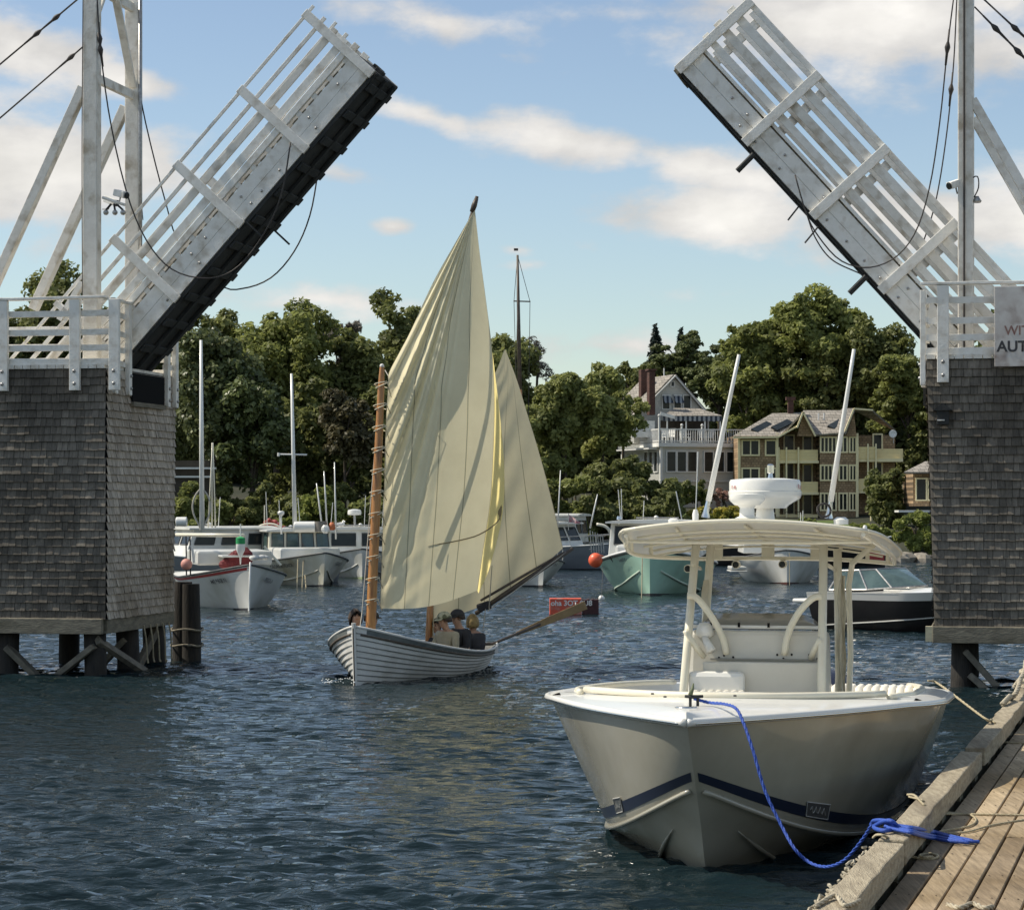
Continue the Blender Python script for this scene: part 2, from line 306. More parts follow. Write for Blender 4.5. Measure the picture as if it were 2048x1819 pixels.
# ------------------------------------------------------------------ water
def water():
    ud = np.linspace(-1, 1, 720); ou = np.array([1.06, 1.2, 1.5, 2.2, 4, 9, 25]); u = np.concatenate([-ou[::-1], ud, ou])
    yd = np.exp(np.linspace(math.log(9.), math.log(150.), 1300)); Y = np.concatenate([[-120, -40, -10, 4, 8], yd, [170]])
    U, YY = np.meshgrid(u, Y); sc = np.maximum(YY, 9)*.29+3.5; X = U*sc
    Z = np.zeros_like(X); rng = np.random.RandomState(3)
    sp = np.maximum(YY, 9)*.0022
    for k in range(64):
        lam = .13*(1.9/.13)**(rng.rand()**1.5); kk = 2*math.pi/lam; a = rng.normal(R(88), R(19)); ph = rng.rand()*6.28
        amp = .019*lam/(2*math.pi)*(2.7 if lam < .3 else 2.3 if lam < .7 else .45)
        ph2 = kk*(X*math.cos(a)+YY*math.sin(a))+ph+1.3*np.sin(X*.5*rng.rand()+YY*.37*rng.rand()+rng.rand()*6)
        att = np.clip((lam-2.2*sp)/(2.0*sp), 0, 1)
        Z += amp*att*(np.sin(ph2)+.25*np.sin(2*ph2))
    patch = .80+.38*np.sin(X*.33+1.2*np.sin(YY*.21))*np.sin(YY*.27+.8*np.sin(X*.4+1))
    Z *= patch*1.9; Z[:5] = 0; Z[-1] = 0; Z[:, :7] *= 0; Z[:, -7:] *= 0
    Z -= .01
    nu = len(u); nv = len(Y); vs = np.stack([X, YY, Z], -1).reshape(-1, 3)
    i, j = np.meshgrid(np.arange(nu-1), np.arange(nv-1)); b = (j*nu+i).ravel(); q = np.stack([b, b+1, b+nu+1, b+nu], -1)
    m = bpy.data.materials.new('harbour_water'); m.use_nodes = True; nt = m.node_tree; N = nt.nodes; Lk = nt.links
    p = N['Principled BSDF']; p.inputs['Base Color'].default_value = (.008, .018, .022, 1); p.inputs['Roughness'].default_value = .03; p.inputs['IOR'].default_value = 1.333; p.inputs['Specular IOR Level'].default_value = .5
    g = N.new('ShaderNodeNewGeometry'); mp = N.new('ShaderNodeMapping'); mp.inputs['Scale'].default_value = (.42, 1.3, 1); Lk.new(g.outputs['Position'], mp.inputs['Vector'])
    a = N.new('ShaderNodeTexNoise'); a.inputs['Scale'].default_value = 11; a.inputs['Detail'].default_value = 3; Lk.new(mp.outputs[0], a.inputs['Vector'])
    a2 = N.new('ShaderNodeTexNoise'); a2.inputs['Scale'].default_value = 4.2; a2.inputs['Detail'].default_value = 2; Lk.new(mp.outputs[0], a2.inputs['Vector'])
    ad = N.new('ShaderNodeMath'); ad.operation = 'MULTIPLY_ADD'; ad.inputs[1].default_value = 2.2; Lk.new(a2.outputs['Fac'], ad.inputs[0]); Lk.new(a.outputs['Fac'], ad.inputs[2])
    bp = N.new('ShaderNodeBump'); bp.inputs['Strength'].default_value = .8; bp.inputs['Distance'].default_value = .04; Lk.new(ad.outputs[0], bp.inputs['Height']); Lk.new(bp.outputs[0], p.inputs['Normal'])
    o = npmesh('water', vs, q, m, smooth=True); tag(o, kind='structure')
water()

# ------------------------------------------------------------------ far shore
def gz(x, y):
    sh = 134+3*math.sin(x*.11)+1.5*math.sin(x*.37+1)
    if x < -8: sh -= min(10, (-8-x)*.35)
    t = y-sh
    if t < 0: return max(-2.0, t*.25)
    q = min(t, 60)
    return min(t*.35, .9)+max(0, q-2)*.045+.25*math.sin(x*.21)*min(1, t*.1)+min(1, t/60)*1.0
GROUND = M('grassy_bank', (.012, .018, .008), (.03, .034, .014), .6, .95, bump=.6, bscale=2, c3=(.04, .038, .024), s3=.25)
mb = MB()
xs = sorted(set([-2500, -1200, -600, -300, -160]+list(range(-90, 92, 3))+[160, 300, 600, 1200, 2500])); ys = list(range(112, 200, 2))+[220, 260, 320, 450, 800, 1500, 3000]
mb.add([(x, y, gz(x, y)) for y in ys for x in xs], [(j*len(xs)+i, j*len(xs)+i+1, (j+1)*len(xs)+i+1, (j+1)*len(xs)+i) for j in range(len(ys)-1) for i in range(len(xs)-1)])
build(mb, 'shore_ground', GROUND, kind='structure', smooth=True)
ROCK = M('shore_rock', (.34, .30, .24), (.20, .18, .15), 3, .9, bump=.6, bscale=5)
for k in range(34):
    px = random.uniform(1660, 1860) if k < 18 else random.uniform(1225, 1660)
    if k > 27: px = random.uniform(1790, 1850)
    Y = random.uniform(131.5, 135); x = (px-CX)/F*Y; s = random.uniform(.25, .6)
    mb = MB().ball((x, Y, max(.0, gz(x, Y))+s*.2), s*1.2, s, s*.75, 8, 5, jit=.16)
    build(mb, 'shore_rock', ROCK, label='pale boulder at the waterline of the far wooded shore', cat='rock', group='rocks along the far shore')
# lawn slope in front of the houses
# ------------------------------------------------------------------ drawbridge
TH = R(11); bv = V((math.cos(TH), -math.sin(TH), 0)); bu = V((math.sin(TH), math.cos(TH), 0)); UP = V((0, 0, 1))
A0 = V(((212-CX)/F*44, 44, 0))                      # front corner of the left pier at the channel
def B(v, u, z): return A0+bv*v+bu*u+UP*z
def BP(px, py, u):                                   # photo pixel -> (v, z) on the plane at depth u of the bridge
    d = V(((px-CX)/F, 1, -(py-CY)/F)); c = V((0, 0, H)); t = (B(0, u, 0)-c).dot(bu)/d.dot(bu); p = c+d*t
    return (p-A0).dot(bv), p.z
def BW(px, py, u): v, z = BP(px, py, u); return B(v, u, z)
RC = BP(1853, 722, 0)[0]                             # right pier corner
DEP = 3.75

def shingle_wall(name, a, d, n, width, ztop, zbot, m, parent, seed, batter, rows=31, lean=0):
    """courses of individual shingles; a origin at top corner, d along the wall, n outward normal; batter shifts the free ends inward downwards"""
    rs = random.Random(seed); mb = MB(); sh = []
    h = (ztop-zbot)/rows
    for r in range(rows):
        z0 = ztop-r*h; z1 = z0-h-.004; x = -rs.uniform(0, .12)
        tilt = rs.uniform(-.006, .006)
        while x < width:
            wd = rs.uniform(.09, .2); xa = max(x, 0); xb = min(x+wd-.006, width)
            if xb-xa > .012 and rs.random() > .0012:
                f0 = (ztop-z0)/(ztop-zbot); bt0 = batter*f0; bt1 = batter*(f0+1/rows)
                def q(xx, z, out, bt):
                    t = xx/width
                    return a+d*(xx+ (bt[0]*(1-t)-bt[1]*t))+n*(out-lean*(ztop-z-a.z)/(ztop-zbot))+UP*z
                b0 = (bt0[0], bt0[1]); b1 = (bt1[0], bt1[1]); dz = rs.uniform(-.008, .006); o1 = .030+rs.uniform(0, .014)
                k = len(mb.v)
                mb.v += [tuple(p) for p in (q(xa, z0+tilt, .004, b0), q(xb, z0+tilt, .004, b0), q(xb, z1+dz+tilt, o1, b1), q(xa, z1+dz+tilt, o1, b1), q(xa, z1+dz+tilt, -.01, b1), q(xb, z1+dz+tilt, -.01, b1))]
                mb.f += [(k, k+3, k+2, k+1), (k+3, k+4, k+5, k+2)]
                s = rs.random(); s = s*s if rs.random() < .7 else s; sh += [s]*6
            x += wd
    me = bpy.data.meshes.new(name); me.from_pydata(mb.v, [], mb.f); me.materials.append(m)
    at = me.attributes.new('shade', 'FLOAT', 'POINT'); at.data.foreach_set('value', np.array(sh, dtype=np.float32))
    o = bpy.data.objects.new(name, me); place(o, me, parent); return o
class Vec2(tuple):
    def __mul__(s, k): return Vec2((s[0]*k, s[1]*k))

COREM = M('wall_backing', (.03, .03, .03), rough=.9)
FASC = M('timber_fascia', (.24, .215, .16), (.14, .125, .095), 5, .85, bump=.4, bscale=14, stretch=(1, 1, 3), c3=(.10, .09, .06), s3=1.5)
def pier(side):
    L = side == 'left'
    ztop = 5.40; zbot = 1.0; zf = .74
    if L: root = thing('bridge_pier', 'grey shingled drawbridge pier on dark piles at the left of the channel', 'bridge pier', B(-2.5, 1.9, 0), 'shingled piers carrying the drawbridge')
    else: root = thing('bridge_pier', 'dark shingled drawbridge pier at the right, beside the peeling warning sign', 'bridge pier', B(RC+2.5, 1.9, 0), 'shingled piers carrying the drawbridge')
    W = 5.2; sg = 1 if L else -1; c = 0 if L else RC; bt = .13
    # front wall, channel side wall, back wall
    if L:
        shingle_wall('front_wall', B(-W, 0, 0), bv, -bu, W, ztop, zbot, SHIN_D, root, 1, Vec2((0, 0)))
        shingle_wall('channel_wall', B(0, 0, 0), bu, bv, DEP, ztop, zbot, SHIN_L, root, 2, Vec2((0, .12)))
        shingle_wall('back_wall', B(-W, DEP, 0), bv, bu, W, ztop, zbot, SHIN_D, root, 3, Vec2((0, .05)))
    else:
        shingle_wall('front_wall', B(c, 0, 0), bv, -bu, W, ztop, zbot, SHIN_D, root, 4, Vec2((bt, 0)))
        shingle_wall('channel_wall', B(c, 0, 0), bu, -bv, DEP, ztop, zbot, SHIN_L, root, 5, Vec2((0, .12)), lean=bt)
        shingle_wall('back_wall', B(c, DEP, 0), bv, bu, W, ztop, zbot, SHIN_D, root, 6, Vec2((bt, 0)))
    va, vb = (-W, 0) if L else (c, c+W)
    mb = MB(); e0, e1 = (0, -.02) if L else (.15, 0)
    lo = [B(va+e0, .02, zbot), B(vb+e1, .02, zbot), B(vb+e1, DEP-.03, zbot), B(va+e0, DEP-.03, zbot)]
    t0, t1 = (0, -.02) if L else (.02, 0)
    hi = [B(va+t0, .02, ztop-.02), B(vb+t1, .02, ztop-.02), B(vb+t1, DEP-.03, ztop-.02), B(va+t0, DEP-.03, ztop-.02)]
    mb.add(lo+hi, [(0, 1, 2, 3), (7, 6, 5, 4), (0, 4, 5, 1), (1, 5, 6, 2), (2, 6, 7, 3), (3, 7, 4, 0)])
    build(mb, 'wall_backing', COREM, root)
    # heavy timber fascia round the foot
    mb = MB(); x0, x1 = (va, vb+.0-.04) if L else (va+.10, vb)
    mb.box(B((x0+x1)/2, -.06, (zf+1.0)/2), x1-x0, .10, 1.0-zf+.015, (bv, bu, UP))
    cv = x1-.05 if L else x0+.05
    mb.box(B(cv+sg*.035, (DEP+.05)/2+.0, (zf+1.0)/2-.006), .10, DEP-.1, 1.0-zf, (bv, bu, UP))
    mb.box(B((x0+x1)/2, DEP+.05, (zf+1.0)/2), x1-x0, .10, 1.0-zf+.01, (bv, bu, UP))
    build(mb, 'fascia_beam', FASC, root, bevel=.012)
    if not L:
        build(MB().box(B(x0-.035, -.02, .88), .16, .16, .25, (bv, bu, UP)), 'corner_block', M('sunlit_end_timber', (.55, .5, .34), (.4, .36, .25), 8, .8), root)  # pale colour stands for sun on the end trim
    # deck planking edge (walkway surface)
    mb = MB()
    n = 34
    for k in range(n):
        v0 = va+(vb-va)*k/n; v1 = va+(vb-va)*(k+1)/n-.012
        mb.box(B((v0+v1)/2, DEP/2, ztop+.045), v1-v0, DEP+.1, .07, (bv, bu, UP))
    build(mb, 'deck_planking', WP2, root)
    # piles and braces
    pil = [(-3.95, .35), (-2.35, .3), (-.27, .35), (.82-.35, 1.0)] if L else []
    if L: spots = [(-1.95, .3, .19), (-.32, .3, .20), (-.28, 1.9, .21), (-.3, 3.45, .22), (-1.98, 3.4, .2), (-3.8, .3, .22), (-3.8, 3.4, .22)]
    else: spots = [(c+.60, .45, .22), (c+.62, 3.3, .2), (c+2.6, .4, .2), (c+2.6, 3.3, .2), (c+4.5, .4, .2)]
    for k, (v, u, r) in enumerate(spots):
        pts = [B(v+.02*math.sin(j*2.1+k), u, -2.0+j*.7) for j in range(5)]
        build(MB().tube(pts, [r*q for q in (1.1, 1.08, 1.04, 1.0, 1.0)], 12), 'pile', PILE, root, smooth=True)
    def brace(p, q, wd=.22): build(MB().beam(p, q, .1, wd, (bu.x, bu.y, 0)), 'cross_brace', BRACE, root, bevel=.01)
    if L:
        brace(B(-.24, .08, .52), B(-1.15, .2, -.15)); brace(B(-.2, .1, .62), B(.22, 1.7, -.1), .16); brace(B(-1.9, .08, .5), B(-1.35, .3, -.1)); brace(B(-.25, 1.7, .55), B(-.9, 1.75, -.1), .2)
        brace(B(-.22, 3.4, .7), B(-.25, 2.2, -.1), .18)
    else:
        brace(B(c+.62, .2, .6), B(c+1.25, .25, -.12)); brace(B(c+.7, .2, .2), B(c+1.1, .15, -.15), .3)
    # railing round the walkway: bolted posts, slightly wavy boards
    def post(v, u, zt, zb, wd=.17, th=.09, out=-1, channel=False):
        mb = MB()
        ax = (bu, bv, UP) if channel else (bv, bu, UP)
        mb.box(B(v, u, (zt+zb)/2), wd, th, zt-zb, ax)
        pb = build(mb, 'railing_post', WP, root, bevel=.008)
        mb = MB()
        for zz in (zb+.12, zb+.34):
            dirn = bv*sg if channel else -bu
            mb.ball(B(v, u, zz)+dirn*(th/2+.005), .032, n=8, m=5)
        build(mb, 'bolt', METAL, pb, smooth=True)
    def rail(a, b, wd, th, name='rail', m=WP, seed=0):
        rs = random.Random(seed); n = 7; mb = MB(); a = V(a); b = V(b); d = (b-a).normalized(); sd = d.cross(UP).normalized()
        pts = [lerp(a, b, k/(n-1))+UP*(rs.uniform(-.012, .012)) for k in range(n)]
        vs = []
        for p in pts: vs += [p+sd*th/2+UP*wd/2, p-sd*th/2+UP*wd/2, p-sd*th/2-UP*wd/2, p+sd*th/2-UP*wd/2]
        fs = [(i*4+j, i*4+(j+1) % 4, i*4+4+(j+1) % 4, i*4+4+j) for i in range(n-1) for j in range(4)]+[(0, 1, 2, 3), ((n-1)*4+3, (n-1)*4+2, (n-1)*4+1, (n-1)*4)]
        mb.add(vs, fs); build(mb, name, m, root, bevel=.006)
    zr = [6.38, 6.05, 5.77, 5.53]
    if L:
        for px in (6, 150, 229): post(BP(px, 700, -.07)[0], -.07, 6.62, 5.02, .19)
        post(-3.6, -.07, 6.62, 5.02); 
        vend = BP(222, 700, -.07)[0]
        for k, z in enumerate(zr): rail(B(-5.2, 0.02, z), B(vend, 0.02, z), .11 if k < 3 else .13, .05, seed=k)
        rail(B(-5.2, -.03, 6.655), B(.03, -.03, 6.655), .045, .2, 'handrail', seed=9)
        post(.05, .30, 6.6, 4.98, .15, .09, channel=True); post(.05, 1.02, 6.6, 4.98, .15, .09, channel=True)
        post(.05, 3.15, 6.5, 4.85, .16, .09, channel=True); post(.05, 3.62, 6.5, 4.85, .16, .09, channel=True)
        rail(B(.02, 0, 6.64), B(.02, 1.15, 6.64), .045, .14, 'handrail', seed=8)
        for z in zr: rail(B(.0, 0, z), B(.0, 1.05, z), .10, .05, seed=int(z*9))
        for z in (6.0, 5.6): rail(B(.0, 3.1, z), B(.0, 3.75, z), .10, .05, seed=int(z*7))
        for k, z in enumerate(zr): rail(B(-5.2, DEP, z), B(0, DEP, z), .10, .05, seed=20+k)
        build(MB().box(B(.035, 2.1, 5.13), .05, 1.75, .52, (bv, bu, UP)), 'bearing_and_shade_plate', BLACK, root)  # black sheet standing for the shade in the leaf's wall opening
        build(MB().box(B(.05, 2.1, 4.83), .08, 1.8, .08, (bv, bu, UP)), 'sill', FASC, root)
        build(MB().box(B(-.30, 2.1, 5.15), .6, 1.9, .55, (bv, bu, UP)), 'hinge_recess', DARKU, root)
    else:
        for px in (1886,): post(BP(px, 700, -.07)[0], -.07, 6.62, 5.02, .19)
        post(c+2.6, -.07, 6.62, 5.02); post(c+4.2, -.07, 6.62, 5.02)
        for k, z in enumerate(zr): rail(B(c+.02, 0.02, z), B(c+5.2, 0.02, z), .11 if k < 3 else .13, .05, seed=30+k)
        rail(B(c-.1, -.03, 6.655), B(c+5.2, -.03, 6.655), .045, .2, 'handrail', seed=39)
        post(c-.06, .05, 6.55, 4.98, .13, .09, channel=True); post(c-.06, .8, 6.6, 4.98, .15, .09, channel=True); post(c-.06, 3.4, 6.5, 4.85, .16, .09, channel=True)
        for z in zr: rail(B(c, 0, z), B(c, 1.05, z), .10, .05, seed=int(z*9))
        for k, z in enumerate(zr): rail(B(c, DEP, z), B(c+5.2, DEP, z), .10, .05, seed=50+k)
        build(MB().box(B(c-.06, 2.1, 4.85), .06, 1.75, .3, (bv, bu, UP)), 'bearing_and_shade_plate', DARKU, root)
        build(MB().box(B(c+.30, 2.1, 5.15), .6, 1.9, .55, (bv, bu, UP)), 'hinge_recess', DARKU, root)
    return root
pierL = pier('left'); pierR = pier('right')

# ------------------------------------------------------------------ raised leaves
def leaf(side):
    L = side == 'left'; sg = 1 if L else -1; U0 = 1.2; WD = 1.5
    if L:
        a = BP(355, 602, U0); b = BP(746, 150, U0)          # two girder-bottom points
    else:
        a = BP(1765, 585, U0); b = BP(1357, 142, U0)
    d = V((b[0]-a[0], b[1]-a[1])).normalized(); e2 = V((-d.y*sg, d.x*sg))
    E1 = bv*d.x+UP*d.y; E2 = bv*e2.x+UP*e2.y
    org = B(a[0], 0, a[1])
    def Q(s, t, u): return org+E1*s+E2*t+bu*u
    Lt = (V(b)-V(a)).length                              # to the end post
    s0 = -1.75 if L else -1.5; s1 = Lt+.02
    if L: root = thing('drawbridge_leaf', 'raised white wooden drawbridge leaf with black underside, rising from the left pier', 'drawbridge leaf', Q(s0, 0, U0+1), 'raised leaves of the drawbridge')
    else: root = thing('drawbridge_leaf', 'raised white wooden drawbridge leaf leaning left from the right pier', 'drawbridge leaf', Q(s0, 0, U0+1), 'raised leaves of the drawbridge')
    ax = (E1, E2, bu)
    def bx(mb, sa, sb, ta, tb, ua, ub): return mb.box(Q((sa+sb)/2, (ta+tb)/2, (ua+ub)/2), sb-sa, tb-ta, ub-ua, ax)
    gh = .50
    for u in (U0, U0+WD):
        mb = MB()
        bx(mb, s0, s1, .03, gh*.52, u-.05, u+.05); bx(mb, s0, s1, gh*.52+.004, gh, u-.045, u+.05)
        build(mb, 'girder', WP, root, bevel=.008)
    mb = MB(); rs = random.Random(5 if L else 6)
    s = s0+.3
    while s < s1-.2:                                       # bolts on girder
        for t in (.14, .36):
            if rs.random() < .55: mb.ball(Q(s+rs.uniform(-.1, .1), t, U0-.055), .026, n=7, m=4)
        s += .45
    build(mb, 'girder_bolts', METAL, root, smooth=True)
    mb = MB(); ut = 1 if L else .35; bx(mb, s0-.2, s1+.04, -.05*ut, .02, U0-(.03 if L else -.06), U0+WD+.05); s = s0
    while s < s1+.05:                                      # dark joists below the deck
        bx(mb, s, s+.16, -.10*ut-.002, -.052*ut, U0+(0 if L else .15), U0+WD); s += .62
    bx(mb, s0-.2, s1+.04, -.12*ut, -.055*ut, U0+.5, U0+.62); bx(mb, s0-.2, s1+.04, -.12*ut, -.056*ut, U0+1.15, U0+1.27)
    build(mb, 'underside', DARKU, root, bevel=.01)
    mb = MB(); s = s0
    while s < s1:                                          # deck planks seen as a toothed edge
        bx(mb, s, s+.135, gh+.005, gh+.05, U0+.03, U0+WD-.03); s += .22
    build(mb, 'deck_planks', OLDW, root)
    mb = MB(); bx(mb, s1-.05, s1+.06, -.06, gh+.02, U0+.05, U0+WD); bx(mb, s1+.06, s1+.13, -.02, .14, U0+.3, U0+.5); bx(mb, s1+.06, s1+.12, .2, .4, U0+.9, U0+1.1)
    build(mb, 'end_lock', OLDW if not L else DARKU, root, bevel=.01)
    hgt = 1.68 if L else 1.72
    step = (Lt-.0)/3.02
    posts = [Lt-k*step for k in range(4)]
    for u, out in ((U0, -1), (U0+WD, 1)):
        f = out*.085
        for k, s in enumerate(posts):
            pb = MB(); bx(pb, s-.085, s+.085, -.01, hgt, u+f-.03, u+f+.03)
            pb = build(pb, 'railing_post', WP, root, bevel=.008)
        # rails: (height, depth of board)
        hs = [(hgt-.03, .055), (hgt-.33, .07), (hgt-.61, .13), (hgt-.87, .15)] if L else [(hgt-.05, .10), (hgt-.36, .155), (hgt-.68, .155), (hgt-.97, .13)]
        hs = [q for q in hs]
        for k, (h, wd) in enumerate(hs):
            mb = MB(); bx(mb, s0-1.2, s1+.18-.02*k, h-wd/2, h+wd/2, u+f*.25-.022+out*.0, u+f*.25+.022)
            build(mb, 'rail', WP if k != 2 else WP2, root, bevel=.006)
        mb = MB(); bx(mb, s0, s1, gh+(.09 if L else .03), gh+(.21 if L else .09), u+f*.2-.05, u+f*.2+.05); build(mb, 'curb', WP, root, bevel=.008)
        s = s0+.2
        while L and s < s1: build(bx(MB(), s, s+.1, gh+.0, gh+.088, u-.04, u+.04), 'curb_block', WP2, root); s += .42
    # cleats and rods sticking out under the leaf
    mb = MB(); rods = []
    class _T:
        def tube(s, *a): rods.append(MB().tube(*a))
    mb = _T()
    if L: mb.tube([Q(posts[2]+.1, -.02, U0-.12), Q(posts[2]+.1, -.42, U0-.1)], .018, 6); mb.tube([Q(posts[2]+.15, -.05, U0+WD), Q(posts[2]+.15, -.45, U0+WD)], .02, 6)
    else:
        mb.tube([Q(posts[2]-.2, -.05, U0-.1), Q(posts[2]-.25, -.40, U0-.1)], .016, 6); mb.tube([Q(posts[2]+.3, -.05, U0), Q(posts[2]+.25, -.35, U0)], .016, 6)
        for s in (posts[1]-.25, posts[3]+.35): mb.tube([Q(s, -.02, U0-.06), Q(s-.02, -.42, U0-.06)], [.05, .05], 7)
    for q_ in rods: build(q_, 'steel_rod', DARKU, root)
    return Q, posts, U0, WD
QL, postsL, UL, WL = leaf('left'); QR, postsR, UR, WR = leaf('right')

# ------------------------------------------------------------------ towers
def tower(side):
    L = side == 'left'
    nu, fu = .75, 2.95
    top = 13.5
    if L:
        root = thing('bridge_tower', 'white timber gantry tower with slanted braces on the left pier', 'tower', B(BP(184, 500, nu)[0], 1.8, 5.4), 'white gantry towers of the drawbridge')
        v = BP(184, 300, nu)[0]
        for u in (nu, fu):
            mb = MB(); mb.box(B(v, u, (top+5.44)/2), .27, .24, top-5.44, (bv, bu, UP)); build(mb, 'post', WP2, root, bevel=.015)
            a = BP(165, 175, nu); b = BP(-25, 600, nu)
            if u == fu: a = (a[0], a[1]+.0); 
            mb = MB().beam(B(a[0]+.02, u, a[1]), B(b[0], u, b[1]), .16, .20, (bu.x, bu.y, 0)); build(mb, 'brace', WP2, root, bevel=.01)
        zc = BP(205, 152, nu)[1]
        build(MB().box(B(v, (nu+fu)/2, zc), .1, fu-nu-.24, .16, (bv, bu, UP)), 'crossbeam', WP2, root, bevel=.01)
        zt = BP(205, 8, nu)[1]
        build(MB().box(B(v, (nu+fu)/2, zt+.35), .1, fu-nu-.24, .16, (bv, bu, UP)), 'crossbeam', WP2, root, bevel=.01)
        build(MB().beam(B(v+.03, nu+.6, top-.3), B(v+.03, fu-.12, zc+.15), .09, .14, (1, 0, 0)), 'brace', WP2, root, bevel=.01)
        build(MB().beam(B(v-.06, nu+.13, zc+.9), B(v-.06, fu-.5, top), .09, .14, (1, 0, 0)), 'brace', WP2, root, bevel=.01)
        # low props by the deck
        for (p, q) in (((165, 565), (120, 640)), ((150, 640), (112, 605))):
            a = BP(*p, 1.2); b = BP(*q, 1.2); build(MB().beam(B(a[0], 1.2, a[1]), B(b[0], 1.2, b[1]), .1, .14, (bu.x, bu.y, 0)), 'knee_brace', WP, root)
        build(MB().tube([B(v+.16, fu-.1, 6.3), B(v+.16, fu-.1, 9.6), B(v+.16, fu-.1, top)], .035, 8), 'conduit', METAL, root, smooth=True)
    else:
        nu, fu = .85, 2.9
        v = BP(1931, 300, nu)[0]
        root = thing('bridge_tower', 'white timber gantry tower rising behind the railing of the right pier', 'tower', B(v, 1.8, 5.4), 'white gantry towers of the drawbridge')
        for u in (nu, fu):
            mb = MB(); mb.box(B(v, u, (top+5.44)/2), .25, .24, top-5.44, (bv, bu, UP)); build(mb, 'post', WP2 if u == nu else WP, root, bevel=.015)
            a = BP(1945, 200, nu); b = BP(2090, 490, nu)
            build(MB().beam(B(a[0], u, a[1]), B(b[0]+1.4, u, b[1]-2.2), .15, .19, (bu.x, bu.y, 0)), 'brace', WP, root, bevel=.01)
        build(MB().box(B(v, (nu+fu)/2, 9.6), .1, fu-nu-.24, .16, (bv, bu, UP)), 'crossbeam', WP2, root, bevel=.01)
        build(MB().tube([B(v-.02, nu-.14, 5.5), B(v-.02, nu-.14, top)], .018, 6), 'conduit', ROPEK, root)
        for (p, q) in (((1990, 640), (2030, 700)), ((1985, 655), (1965, 710))):
            a = BP(*p, 1.4); b = BP(*q, 1.4); build(MB().beam(B(a[0], 1.4, a[1]), B(b[0], 1.4, b[1]), .1, .15, (bu.x, bu.y, 0)), 'knee_brace', WP, root)
    return v, nu, fu
vTL, nL, fL = tower('left'); vTR, nR, fR = tower('right')

# ------------------------------------------------------------------ cables
def cable(label, pts, r=.014, knots=(), group='steel cables of the drawbridge'):
    mb = MB().tube(curve(pts, 40) if len(pts) > 2 else pts, r, 6)
    a = [V(p) for p in pts]
    o = build(mb, 'bridge_cable', ROPEK, label=label, cat='cable', group=group, smooth=True)
    for k in knots:                                       # turnbuckle
        i = min(int(k*(len(a)-1)), len(a)-2); f = k*(len(a)-1)-i; c = lerp(a[i], a[i+1], f); d = (a[i+1]-a[i]).normalized()
        build(MB().tube([c-d*.30, c-d*.1, c-d*.04, c, c+d*.04, c+d*.1, c+d*.30], [.016, .018, .04, .05, .04, .024, .018], 8), 'turnbuckle', ROPEK, o, smooth=True)
    return o
cable('upper dark backstay cable running down left from the left tower', [BW(160, -5, nL), BW(-30, 154, nL)], .016, (.45, .25))
cable('lower dark backstay cable running down left from the left tower', [BW(168, 92, fL), BW(-30, 262, fL)], .016, (.13,))
cable('thin vertical cable along the left edge of the left tower', [BW(166, -10, nL-.15), BW(164, 300, nL-.15), BW(165, 600, nL-.15)], .009)
cable('near slack hoisting cable looping below the left leaf', [BW(194, -10, nL-.1), BW(201, 100, nL-.1), BW(222, 250, .8), BW(258, 400, .9), BW(300, 492, .95), BW(352, 543, 1.0), BW(425, 556, 1.0), BW(482, 528, 1.05), BW(535, 455, 1.05), BW(565, 380, 1.05), BW(581, 285, 1.04)], .014, (.08, .1))
cable('far slack hoisting cable hanging from the edge of the left leaf', [BW(268, 40, fL-.1), BW(274, 140, fL), BW(290, 240, fL), BW(330, 400, fL), BW(362, 492, fL), BW(440, 570, fL), BW(490, 576, fL), BW(545, 553, fL), BW(590, 500, fL), BW(620, 430, fL), BW(637, 340, fL+.1)], .014, (.09,))
cable('second thin cable behind the left tower', [BW(266, 80, fL+.2), BW(275, 300, fL+.2), BW(286, 440, fL+.2)], .009)
cable('upper right backstay cable leaving the right tower', [BW(1958, -10, nR), BW(2090, 112, nR)], .016, (.55,))
cable('lower right backstay cable with two turnbuckles at the right tower', [BW(1949, 14, nR), BW(2090, 158, nR)], .014, (.3, .62))
cable('near slack hoisting cable in front of the right leaf', [BW(1908, -10, nR-.1), BW(1895, 95, .8), BW(1880, 240, .9), BW(1860, 370, .95), BW(1832, 462, 1.0), BW(1790, 515, 1.0), BW(1735, 535, 1.02), BW(1680, 520, 1.02), BW(1635, 470, 1.02), BW(1612, 425, 1.02), BW(1590, 350, 1.0)], .013, (.1,))
cable('far slack hoisting cable behind the right leaf', [BW(1914, -10, fR), BW(1907, 130, fR), BW(1893, 270, fR), BW(1872, 400, fR), BW(1845, 487, fR), BW(1824, 520, fR)], .013, (.27,))
cable('short loop of cable hanging under the right leaf', [BW(1612, 425, UR-.1), BW(1632, 478, UR-.1), BW(1665, 520, UR-.1), BW(1722, 548, UR-.06)], .012)

# floodlights and fittings
def flood(label, c, d):
    c = V(c); d = V(d).normalized(); side = d.cross(UP).normalized(); u = side.cross(d)
    root = thing('floodlight', label, 'floodlight', c, 'small floodlights on the towers')
    build(MB().box(c, .26, .14, .12, (d, side, u)), 'housing', WP, root, bevel=.01)
    build(MB().lathe(c+d*.13, [(.05, 0), (.065, .01), (.05, .03)], 12, (side, u, d)), 'lens', GLASS, root)
    build(MB().tube([c-u*.06, c-u*.16, c-u*.2-d*.12], .015, 6), 'bracket', METAL, root)
flood('white floodlight bracketed on the left tower above the leaf rails', BW(242, 388, nL), (.8, -.5, -.25))
flood('smaller white floodlight pointing down behind the left tower post', BW(222, 402, fL-.5), (.7, -.3, -.3))
flood('white floodlight on the channel side of the right tower', BW(1910, 368, nR-.1), (-.8, -.5, -.3))
root = thing('lamp_cluster', 'dark cluster of small bulbs hanging beside the left tower', 'lamp', BW(232, 418, nL))
